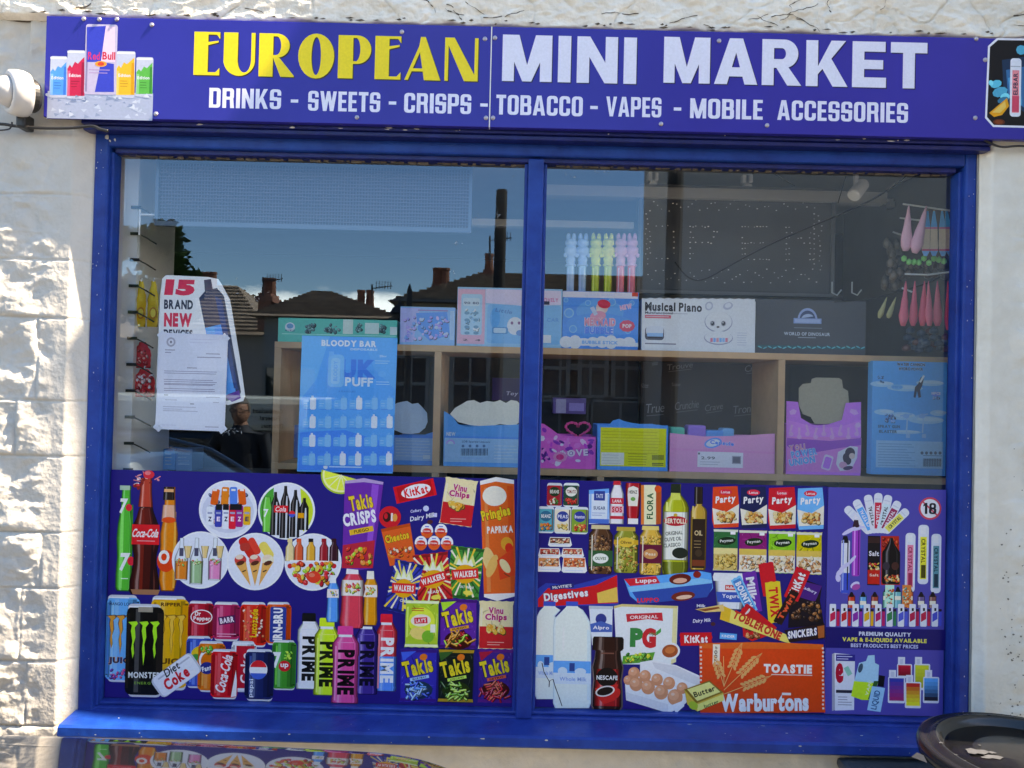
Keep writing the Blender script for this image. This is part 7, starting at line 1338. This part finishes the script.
# tall blue box at the right
e, s = carton('toy_box', 872, 361.5, 946.5, 475.5, .20, .035, '44b4f0', 'tall sky blue toy box with pale clouds standing at the right end of the shelf', 'toy box', None)
A = Art(s, 'printed_picture', e)
for (x, y, rx_, ry_) in ((882, 384, 12, 3), (905, 388, 18, 3.4), (930, 383, 14, 3), (884, 412, 10, 3), (902, 416, 14, 4), (926, 420, 18, 4), (938, 413, 8, 3), (905, 432, 16, 2)): A.ell(x, y, rx_, ry_, 'a8dcf8', 0, 16); A.ell(x+3, y-.6, rx_*.7, ry_*.5, 'c8e8fa', 0, 14)
A.txt('WATER CANNON', 911, 364.5, 28, 3.2, '28303c', bold=.05, edge='f0f4f8'); A.txt('HYDRO POWER', 911, 369, 24, 3, '28303c', bold=.05, edge='f0f4f8'); A.poly([(918, 384), (921, 377), (924, 378), (922, 386), (920, 390), (921, 397), (918.5, 398), (917, 391), (915.5, 398), (913.5, 397), (915, 387)], '3c3c48'); A.rect(922, 379, 2, 8, 'e8ece8', -30)
A.ell(897, 387, 6, 2.6, '6cbce8'); A.txt('MINI', 897, 387, 9, 2.2, '3c88b8'); A.ell(936, 394, 5, 2.4, '5c84c8', 0, 10); A.txt('18PCS', 936, 393.4, 9, 2.6, 'dce8f4', bold=.04); A.blobs(932, 396, 940, 400, ('4c6c9c', '88b0d8'), 5, 1.3, 3)
A.blobs(884, 413, 896, 423, ('3c6c9c', '6c98c0', '2c5078'), 10, 1.8, 3); A.txt('SPRAY GUN', 889, 426.5, 22, 3, '34546c', bold=.05); A.txt('BLASTER', 888, 431.5, 18, 3, '34546c', bold=.05)
for x in (906, 922): A.rect(x, 415, 12, 1.6, '8cc0e4', 10); A.rect(x+1, 424, 1.6, 18, 'a4d0ec', -3); A.ell(x, 416, 3.4, 2.4, '7cb0d8'); A.rect(x+2, 436, 4, 4, '90c4e8')
A.blobs(876, 375, 884, 384, ('2c5c84', '4c90c4'), 5, 1.4, 5)
A.box(876, 441, 943, 468, '9fd0ee'); A.lines(878, 444, 916, 9, 2.7, '5c88a8', .7, 7, .35); A.lines(925, 460, 941, 1, 2, '28384c', .5, 7, .01)
for i in range(22): A.box(923+i*.85, 458.5, 923.4+i*.85+(.2 if i % 3 else 0), 466.5, '28384c')
for x in (922, 926.5, 931, 935.5, 940): A.ell(x, 453, 1.5, 1.6, '3c546c')
A.lines(923, 455.7, 942, 1, 2, '4c6884', .6, 7, .01); A.done()
# blue and purple boxes seen low behind the papers
for (x0, y0, x1, y1, Yf, c, lb) in ((163, 449, 175, 470, .45, '3c8cc8', 'small bright blue box on the low shelf behind the notice'), (176, 449, 192, 471, .46, '5c84a8', 'greyish blue box beside the bright blue box behind the notice'), (283, 425, 298, 458, .40, '5c74a8', 'dull blue box half hidden left of the bright blue poster')):
    e, s = carton('small_box', x0, y0, x1, y1, Yf, .1, c, lb, 'box')
    A = Art(s, 'printed_label', e); A.lines(x0+2, y0+5, x1-2, 4, 3.4, 'b8d0e4', .8, x0, .4); A.done()
mb = MB(); zl = W(180, 471, .45).z; mb.box(-1.16, W(262, 471, .45).x, .36, .62, zl-.02, zl-.001); mb.box(-1.15, -1.13, .38, .4, .731, zl-.02); mb.box(-.86, -.84, .38, .4, .731, zl-.02); tag(mb.build('low_shelf', m_ind, None, loc=(-1.0, .5, .731)), 'low grey shelf behind the notice in the left pane', 'shelf')
# purple bag + silver carton in the dark cubby by the mullion
e, s = carton('purple_box', 553, 398, 586, 414, .42, .08, '5c4c80', 'purple box lying in the dark cubby hole above the doodled pink box', 'box', None)
A = Art(s, 'printed_label', e); A.box(556, 393+6, 566, 413, '8c88a4'); A.box(569, 403, 584, 411, '8478ac'); A.done()
e, s = carton('purple_box', 492, 378, 523, 401, .44, .08, '3c2c58', 'dark purple box behind the cloud-shaped flap', 'box', None)
A = Art(s, 'lettering', e); A.txt('Toy', 512, 394, 12, 5, 'b8acc8', shear=.2); A.done()

# ================================================================ SLATWALL WITH HANGING GOODS (left edge)
sw = empty('slatwall_panel', (-1.16, .25, .731), 'pale slatwall strip with dark hooks at the left edge of the window', 'slatwall')
m_sw = pmat('slatwall_white', (.80, .82, .84), rough=.5, var=.05)
mb = MB(); mb.box(-1.2615, -1.246, .118, .50, .731, 2.56); mb.box(-1.2615, -1.186, .098, .117, .731, 2.56)
mb.build('panel', m_sw, sw)
for i in range(20):
    z = .86+i*.082*1.0
    if z > 2.3: break
    mb = MB(); mb.box(-1.205, -1.176, .092, .0975, z, z+.009); mb.tube([(-1.18, .094, z+.005), (-1.155, .10, z-.008), (-1.13, .11, z-.024)], .0022, 6); mb.build('hook', m_dk, sw)
def packet(x0, y0, x1, y1, Y, c, label, cat, group, art=None, name='sweet_packet'):
    # pillow shaped hanging bag with a pinched header
    cxp = (x0+x1)/2; p = W(cxp, (y0+y1)/2, Y); k = S(Y); w = (x1-x0)/2*k; h = (y1-y0)/2*k; e = empty(name, (p.x, Y, p.z-h), label, cat, group); n_ = 10; V = []; Fc = []
    for sgn in (-1, 1):
        for j in range(n_+1):
            for i in range(7):
                u = i/3-1; v = j/n_*2-1; wd = w*(1 if v < .3 else 1-.62*((v-.3)/.7)**.8); b = .014*(1-abs(u)**2)*max(0, 1-abs(v)**3)*(1+.15*math.sin(j*2.1+i))
                V.append((p.x+u*wd+.0012*math.sin(j*3), Y+sgn*b, p.z+v*h))
    for q_ in (0, 1):
        o_ = q_*(n_+1)*7
        for j in range(n_):
            for i in range(6): Fc.append((o_+j*7+i, o_+j*7+i+1, o_+(j+1)*7+i+1, o_+(j+1)*7+i))
    mesh('bag', V, Fc, ink(c, .25), e, smooth=True)
    if art:
        a_ = Art(Sheet(Y-.0155), 'printed_label', e); art(a_, cxp, (y0+y1)/2, (x1-x0), (y1-y0)); a_.done()
    mb = MB(); mb.tube([(p.x, Y, p.z+h-.002), (p.x, Y, p.z+h+.008), (p.x, Y+.05, p.z+h+.012)], .0018, 6); mb.build('hook', m_sw, e); return e
for i, (x0, x1, lb) in enumerate(((135.5, 146, 'yellow sweet packet hanging on the slatwall, left one'), (147.5, 158.5, 'yellow sweet packet hanging right of its twin on the slatwall'))):
    packet(x0, 281, x1, 327, .12, 'd8b43c', lb, 'sweet packet', 'yellow packets on the slatwall', lambda a_, cx, cy, w, h: (a_.ell(cx, cy+9, 3.8, 6, 'a86c28'), a_.ell(cx, cy+9, 2.6, 4.4, 'e8d060'), a_.rect(cx, cy-1, 5, 4, 'c8a030')))
packet(134, 342, 151, 368, .13, 'b43040', 'dull red packet hanging above the red and white one at the left edge', 'sweet packet', None, lambda a_, cx, cy, w, h: a_.blobs(cx-6, cy-6, cx+6, cy+10, ('d85058', '8c2030', 'e4a8a8'), 10, 2, 3))
packet(133, 369, 155, 397, .12, 'c83440', 'red and white crinkled packet at the left edge below the yellow ones', 'sweet packet', None, lambda a_, cx, cy, w, h: (a_.blobs(cx-9, cy-10, cx+9, cy+12, ('e8e0e4', 'c83440', '902430', 'f0b8b8'), 18, 2.6, 7)))

# ================================================================ UPPER WINDOW FITTINGS
# LED sign boards seen from behind
YL = .06
a_, b_ = W(155, 196, YL), W(472, 196, YL); zt, zb = W(313, 163, YL).z, W(313, 229, YL).z
led = empty('led_display', ((a_.x+b_.x)/2, YL, zb), 'long translucent LED mesh board hung across the top of the left pane', 'led display')
m_frm = pmat('led_frame', (.08, .11, .16), rough=.4, metal=.3); mb = MB(); mb.box(a_.x, b_.x, YL, YL+.02, zt-.008, zt); mb.box(a_.x, b_.x, YL, YL+.02, zb, zb+.014); mb.box(a_.x, a_.x+.010, YL, YL+.02, zb+.014, zt-.008); mb.box(b_.x-.010, b_.x, YL, YL+.02, zb+.014, zt-.008); mb.build('frame', m_frm, led)
mb = MB(); mb.box(a_.x+.010, b_.x-.010, YL+.012, YL+.016, zb+.014, zt-.008); mb.build('panel', pmat('led_panel', (.035, .035, .06), rough=.5), led)
mb = MB(); nx_, nz_ = 104, 17
for i in range(1, nx_): x = a_.x+.010+(b_.x-a_.x-.02)*i/nx_; mb.box(x-.0011, x+.0011, YL+.0085, YL+.0115, zb+.014, zt-.008)
for j in range(1, nz_): z = zb+.014+(zt-zb-.022)*j/nz_; mb.box(a_.x+.01, b_.x-.01, YL+.0055, YL+.008, z-.0013, z+.0013)
mb.build('grid', pmat('led_grid', (.075, .07, .12), rough=.4), led)
mb = MB()
for x in (a_.x+.15, b_.x-.15): mb.tube([(x, YL+.01, zt), (x, YL+.01, 2.56)], .002, 5)
mb.tube([(a_.x-.05, YL+.01, zb+.05), (a_.x-.05, YL+.01, zb-.03)], .003, 6); mb.tube([(a_.x-.05, YL+.01, zb+.035), (a_.x, YL+.01, zb+.035)], .003, 6); mb.build('bracket', m_sw, led)
YD = .52
p0, p1 = W(641, 239, YD), W(831, 239, YD); zt, zb = W(736, 190, YD).z, W(736, 292, YD).z
brd = empty('led_display', ((p0.x+p1.x)/2, YD, zb), 'big dark grey LED board with scattered tiny lights behind the right pane', 'led display')
mb = MB(); mb.box(p0.x, p1.x, YD, YD+.03, zb, zt, 0, .004); mb.build('panel', pmat('board_dark', (.105, .105, .11), rough=.45, var=.1, vscale=3), brd)
mb = MB(); f_ = .012; mb.box(p0.x-f_, p1.x+f_, YD-.008, YD+.03, zt, zt+f_); mb.box(p0.x-f_, p1.x+f_, YD-.008, YD+.03, zb-f_, zb); mb.box(p0.x-f_, p0.x, YD-.008, YD+.03, zb, zt); mb.box(p1.x, p1.x+f_, YD-.008, YD+.03, zb, zt); mb.build('frame', pmat('board_frame', (.17, .17, .175), rough=.4), brd)
LEDP = {'O': (0x0E, 0x11, 0x11, 0x11, 0x11, 0x11, 0x0E), 'P': (0x1E, 0x11, 0x11, 0x1E, 0x10, 0x10, 0x10), 'E': (0x1F, 0x10, 0x10, 0x1E, 0x10, 0x10, 0x1F), 'N': (0x11, 0x19, 0x15, 0x13, 0x11, 0x11, 0x11)}
mb = MB(); rl = random.Random(21)
def dot(px, py):
    w = W(px, py, YD); q_ = rl.uniform(.0010, .0021); mb.box(w.x-q_*1.2, w.x+q_*1.2, YD-.003, YD-.0005, w.z-q_*.7, w.z+q_*.7)
for L, x0, c_ in (('O', 650, 0), ('P', 690, 0), ('E', 742, 0), ('N', 786, 0)):
    for r_ in range(7):
        for b in range(5):
            if LEDP[L][r_] >> (4-b) & 1 and rl.random() < .93:
                dot(x0+b*6+rl.uniform(-.5, .5), 226+r_*5.4+rl.uniform(-.4, .4)+(x0-650)*.01)
                if L != 'O' and rl.random() < .5: dot(x0+b*6+3, 226+r_*5.4+rl.uniform(-.5, .5)+1)
for i in range(92):
    t_ = i/92; side = i % 2; x = 648+t_*176; y = (204+6*math.sin(i*1.9)+rl.uniform(-2, 2)) if side else (276+6*math.sin(i*1.3)+rl.uniform(-2, 2)); dot(x, y)
for y in range(214, 268, 5): dot(646+rl.uniform(-1, 2), y); dot(820+rl.uniform(-2, 3), y+2); dot(814, y)
mb.build('lights', pmat('led_points', (.5, .5, .5), rough=.4, emit=((1, 1, 1), .05)), brd)
mb = MB()
for px in (653, 747): w = W(px, 180, YD); mb.box(w.x-.018, w.x+.018, YD-.01, YD+.02, zt+.055, 2.50); mb.box(w.x-.006, w.x+.006, YD-.01, YD+.02, zt+f_, zt+.056); mb.box(w.x-.012, w.x+.014, YD-.012, YD+.02, zt+f_, zt+f_+.008)
mb.build('bracket', m_wh, brd)
# spotlight
YQ = .15; w = W(858, 190, YQ); sp_ = empty('spotlight', (w.x, YQ, w.z), 'small white cylindrical ceiling spotlight in the upper right of the window', 'spotlight')
mb = MB(); d_ = Vector((.55, .35, .62)).normalized(); c0 = Vector(w)-d_*.034; mb.tube([c0, c0+d_*.004, c0+d_*.066, c0+d_*.07], [.018, .0215, .0215, .019], 20); mb.build('lamp_head', m_wh, sp_, smooth=False)
mb = MB(); top = W(856, 172, YQ); mb.box(top.x-.006, top.x+.006, YQ-.006, YQ+.006, w.z, top.z+.012); mb.box(top.x-.022, top.x+.022, YQ-.012, YQ+.012, top.z+.01, top.z+.024); mb.build('stem', m_wh, sp_)
p_, q_ = W(836, 200, .75), W(925, 205, .75); mb = MB(); mb.box(p_.x, q_.x, .74, .77, p_.z-.008, p_.z+.008); mb.box(p_.x+.20, p_.x+.22, .72, .75, p_.z-.03, p_.z-.008); tag(mb.build('wall_rail', m_wh, None, loc=(p_.x, .75, p_.z)), 'short white rail on the back wall beside the spotlight', 'rail')
# wall screen
p_, q_ = W(834, 264, 1.3), W(868, 264, 1.3); e = empty('wall_screen', ((p_.x+q_.x)/2, 1.3, W(850, 296, 1.3).z), 'dark switched-off screen on the back wall beyond the spotlight', 'screen')
mb = MB(); mb.box(p_.x, q_.x, 1.30, 1.34, W(850, 296, 1.3).z, W(850, 234, 1.3).z, 0, .006); mb.build('screen', pmat('screen_glass', (.020, .026, .022), rough=.15), e); mb = MB(); mb.box(q_.x-.002, q_.x+.012, 1.27, 1.34, W(850, 296, 1.3).z, W(850, 234, 1.3).z); mb.build('edge', m_dk, e)
KCUR[0] = .40
# hanging rack of packets, right
rk = empty('hanging_rack', (1.33, .25, 2.1), 'wire rack with white prongs at the right edge of the window', 'rack')
mb = MB()
for (xa_, ya_, xb_, yb_, Y) in ((903, 204, 953, 211, .16), (900, 218, 925, 221, .22), (905, 274, 950, 272, .18), (893, 232, 905, 236, .3), (902, 288, 912, 292, .25)):
    p_, q_ = W(xa_, ya_, Y), W(xb_, yb_, Y); mb.tube([p_, (p_+q_)/2+Vector((0, 0, -.006 if Y == .18 else 0)), q_], .003, 6)
for xx, yy in ((832, 290), (852, 290)):
    p_ = W(xx, yy, .5); mb.tube([p_+Vector((0, 0, .03)), p_+Vector((0, 0, -.01)), p_+Vector((.015, -.01, -.02)), p_+Vector((.03, -.01, 0))], .003, 6)
mb.build('prong', m_wh, rk)
def cone_pack(x, y0, y1, w, c, label, group, tilt=0, Y=.17, top=None, nm='candy_stick'):
    p0_, p1_ = W(x+tilt, y0, Y), W(x, y1, Y); k = S(Y); e = empty(nm, (p1_.x, Y, p1_.z), label, 'sweet packet', group); mb = MB(); n_ = 9; pts = []; rs = []
    for j in range(n_+1):
        t_ = j/n_; pts.append(p0_.lerp(p1_, t_)); rs.append(k*w*(.10+.9*min(1, t_*1.3)**.9)*(1 if t_ < .85 else 1-.55*(t_-.85)/.15)*(1+.06*math.sin(j*2.3+x)))
    mb.tube(pts, rs, 10); mb.V = [(a, Y+(b-Y)*.55, c__) for a, b, c__ in mb.V]; mb.build('bag', ink(c, .3), e, smooth=True)
    if top: mb = MB(); mb.tube(pts[:3], [r*1.03+.0006 for r in rs[:3]], 10); mb.V = [(a, Y+(b-Y)*.6, c__) for a, b, c__ in mb.V]; mb.build('header', ink(top, .3), e, smooth=True)
cone_pack(905.5, 205, 251, 6, 'e6b4c4', 'pale pink cone sweet bag, left of the two at the top of the rack', 'pale pink cone bags', 3.5, .15); cone_pack(914.5, 206, 253, 6.4, 'e4b0c0', 'pale pink cone sweet bag, right of the two at the top of the rack', 'pale pink cone bags', 12, .14)
for i, x in enumerate((925.5, 934, 943, 950.5)):
    cone_pack(x, 210, 256, 4.4, '8c7464', 'slim blue-topped stick packet, %s of four at the top right of the rack' % ('leftmost', 'second', 'third', 'rightmost')[i], 'blue-topped stick packets at the right edge', (2, 0, -1, -4)[i], .18+i*.004)
    p_ = W(x, 240, .165+i*.004); k = S(.17); mb = MB()
    for (ya_, yb_, wa, wb_, c) in ((211, 227, 1.0, 3.6, '3ca0d0'), (227, 229, 3.6, 3.7, 'c87890'), (229, 249, 3.7, 4.2, '9c8c7c'), (249, 251, 4.2, 4.2, 'b85c70'), (251, 256, 4.1, 1.6, '68a8d4')):
        pass
    Yp = .150+i*.003; A = Art(Sheet(Yp), 'printed_label', bpy.data.objects['candy_stick' if False else [o.name for o in bpy.data.objects if o.name.startswith('candy_stick')][-1]])
    tx = (2, 0, -1, -4)[i]
    for (ya_, yb_, wa, wb_, c) in ((211, 227, 1.0, 3.4, '3ca0d0'), (227, 229, 3.4, 3.5, 'c87890'), (229, 249, 3.5, 3.9, 'a4907c'), (249, 251, 3.9, 3.9, 'b85c70'), (251, 256, 3.9, 1.6, '68a8d4')):
        xa_ = x+tx*(1-(ya_-210)/46); xb_ = x+tx*(1-(yb_-210)/46); A.poly([(xa_-wa, ya_), (xa_+wa, ya_), (xb_+wb_, yb_), (xb_-wb_, yb_)], c)
    A.done()
for i, x in enumerate((903, 913, 922.5, 929.5, 937.5, 948)):
    cone_pack(x, 281, 326 if i < 5 else 330, (5, 4.6, 4.8, 4.2, 5, 3.6)[i], ('dc6c7c', 'd86474', 'd85c6c', 'e07484', 'dc6c7c', 'b83c50')[i], 'coral pink cone bag, %s in the lower row of the rack' % ('first', 'second', 'third', 'fourth', 'fifth', 'last, darker one')[i], 'coral pink cone bags in the lower row', (3, 2, 2, -1, 0, 0)[i], .16+.006*(i % 3))
for i, (x, tx) in enumerate(((879, 8), (888, 8))): cone_pack(x, 297, 318, 3, '8a8460', ('dull olive stick packet left of the coral bags', 'dull olive stick packet nearest the coral bags')[i], None, tx, .26)
# bundle of clear bags with green tags under the top row
cb = empty('sweet_bundle', (W(925, 285, .24).x, .24, W(925, 285, .24).z), 'bundle of small brownish bags with green tags between the two pink rows', 'sweet packet')
mb = MB(); rb = random.Random(5)
for i in range(26):
    p_ = W(rb.uniform(890, 949), rb.uniform(262, 276), rb.uniform(.2, .26)); mb.lathe([(.001, -.016), (.012, -.010), (.013, .004), (.004, .018)], p_, 8)
mb.build('bags', pmat('brown_sweets', (.13, .095, .07), rough=.35, var=.5, vscale=30), cb, smooth=True)
mb = MB()
for i in range(9): p_ = W(904+i*5, 260+rb.uniform(-2, 3), .185); mb.lathe([(.001, -.011), (.008, -.006), (.009, .004), (.001, .011)], p_, 8)
mb.build('green_tags', ink('5c9c5c', .35), cb, smooth=True)
cb2 = empty('sweet_bundle', (W(888, 262, .3).x, .3, W(888, 285, .3).z), 'dull brown bundle of packets left of the pink bags on the rack', 'sweet packet')
mb = MB()
for i in range(22): p_ = W(rb.uniform(884, 900)+0, rb.uniform(240, 286), rb.uniform(.27, .33)); mb.lathe([(.001, -.018), (.011, -.010), (.013, .004), (.003, .02)], p_, 7)
mb.build('bags', pmat('olive_sweets', (.15, .125, .10), rough=.4, var=.4, vscale=30), cb2, smooth=True)
cb3 = empty('sweet_bundle', (W(925, 345, .3).x, .3, ZS), 'dark jumble of red and blue packets on the top shelf under the rack', 'sweet packet')
mb = MB()
for i in range(30): p_ = W(rb.uniform(898, 948), rb.uniform(330, 350), rb.uniform(.28, .36)); mb.lathe([(.001, -.012), (.014, -.008), (.014, .004), (.002, .013)], Vector((p_.x, p_.y, max(p_.z, ZS+.014))), 7, rb.randrange(2))
mb.build('packets', [pmat('dull_red', (.16, .06, .06), rough=.4), pmat('dull_blue', (.05, .10, .17), rough=.4)], cb3, smooth=True)
# black cables inside
def cable(name, pts, Y, r, label, m_=None):
    P = [W(x, y, Y if not isinstance(Y, list) else Y[i]) for i, (x, y) in enumerate(pts)]; Q = []
    for i in range(len(P)-1):
        a = P[max(i-1, 0)]; b = P[i]; c = P[i+1]; d = P[min(i+2, len(P)-1)]
        for k in range(8):
            t_ = k/8; Q.append(.5*((2*b)+(c-a)*t_+(2*a-5*b+4*c-d)*t_*t_+(3*b-a-3*c+d)*t_**3))
    Q.append(P[-1]); mb = MB(); mb.tube(Q, r, 8); o = mb.build(name, m_ or m_dk, None, smooth=True, loc=Q[0]); return tag(o, label, 'cable')
cable('cable', [(675, 262), (688, 277), (705, 279), (740, 260), (780, 240), (850, 210), (880, 195), (912, 172)], .34, .0028, 'black cable sagging across the LED board to the spotlight')
cable('cable', [(834, 302), (870, 299), (905, 290), (935, 280), (950, 268)], .30, .0024, 'thin black cable running to the right edge below the rack')
cable('cable', [(754, 158), (765, 168), (795, 186)], .5, .0018, 'short thin cable at the top of the right pane left of the spotlight')
cable('cable', [(846, 176), (838, 203)], .42, .0016, 'straight thin cord hanging beside the spotlight')

# ================================================================ OUTSIDE FITTINGS
m_cam = pmat('cctv_white', (.52, .52, .53), rough=.35, coat=.3)
YC = -.165; c = W(11, 92, YC); cc = empty('security_camera', (c.x, -.09, c.z-.06), 'white turret security camera on a black bracket left of the sign', 'security camera')
ax = Vector((-.62, -.77, -.10)).normalized(); M3 = ax.to_track_quat('Z', 'X').to_matrix()
mb = MB(); mb.lathe([(.046, -.045), (.060, -.040), (.0635, -.028), (.0635, -.012), (.060, .004), (.050, .011), (.046, .010), (.043, .006)], c, 40, 0, mat3=M3); mb.build('housing', m_cam, cc, smooth=True)
mb = MB(); mb.lathe([(.0425, .002), (.0415, .014), (.037, .026), (.029, .036), (.021, .041)], c, 36, 0, mat3=M3); mb.build('eyeball', m_cam, cc, smooth=True)
mb = MB(); mb.lathe([(.020, .0405), (.018, .0425), (.010, .0435), (.0005, .044)], c, 24, 0, mat3=M3); mb.build('lens', m_cg, cc, smooth=True)
mb = MB(); mb.lathe([(.040, -.066), (.046, -.058), (.047, -.044)], c, 28, 0, mat3=M3); mb.box(c.x-.006, c.x+.020, -.085, YC+.03, c.z-.088, c.z-.045, 0, .006); mb.build('bracket', m_trim, cc)
cable('cable', [(-40, 124), (0, 124), (15, 126), (40, 128), (70, 128), (92, 126), (100, 129), (108, 131)], -.115, .0045, 'black outdoor cable running from the security camera to the window frame')
cable('cable', [(-30, 131), (4, 130), (11, 127), (12, 122)], -.118, .0022, 'thin looped wire under the security camera')
cable('cable', [(983, 139), (992, 144), (1003, 147), (1020, 146), (1050, 148)], -.105, .0032, 'black outdoor cable at the right end under the sign')
cable('cable', [(984, 137), (998, 139), (1010, 140), (1050, 139)], -.112, .0022, 'thin second wire tight under the right end of the sign')
# glass marks: smears of old adhesive on the panes, drawn as thin real residue
mb = MB(); rg = random.Random(9)
for (cx, cy, n_, sx_, sy_) in ((483, 218, 14, 6, 9), (456, 243, 8, 6, 2), (452, 271, 4, 4, 2), (620, 190, 5, 8, 2), (499, 215, 7, 4, 8), (228, 432, 22, 9, 5), (160, 427, 12, 5, 3), (572, 176, 4, 6, 2), (513, 176, 2, 1, 1), (600, 172, 5, 14, 1.2), (212, 163, 3, 1, 4), (255, 300, 6, 20, 20)):
    for i in range(n_):
        p_ = W(cx+rg.gauss(0, sx_*.6), cy+rg.gauss(0, sy_*.6), -.0012); a = rg.uniform(0, 3.1); L = rg.uniform(.001, .006); w_ = rg.uniform(.0003, .0009)
        d_ = Vector((math.cos(a), 0, math.sin(a))); n2 = Vector((-d_.z, 0, d_.x)); mb.add([p_-d_*L, p_+n2*w_, p_+d_*L, p_-n2*w_], [(0, 1, 2, 3)])
mb.build('glass_mark', pmat('adhesive_residue', (.42, .46, .50), rough=.6), frame, fix=False)['kind'] = 'stuff'
bpy.data.objects.remove(_fo)
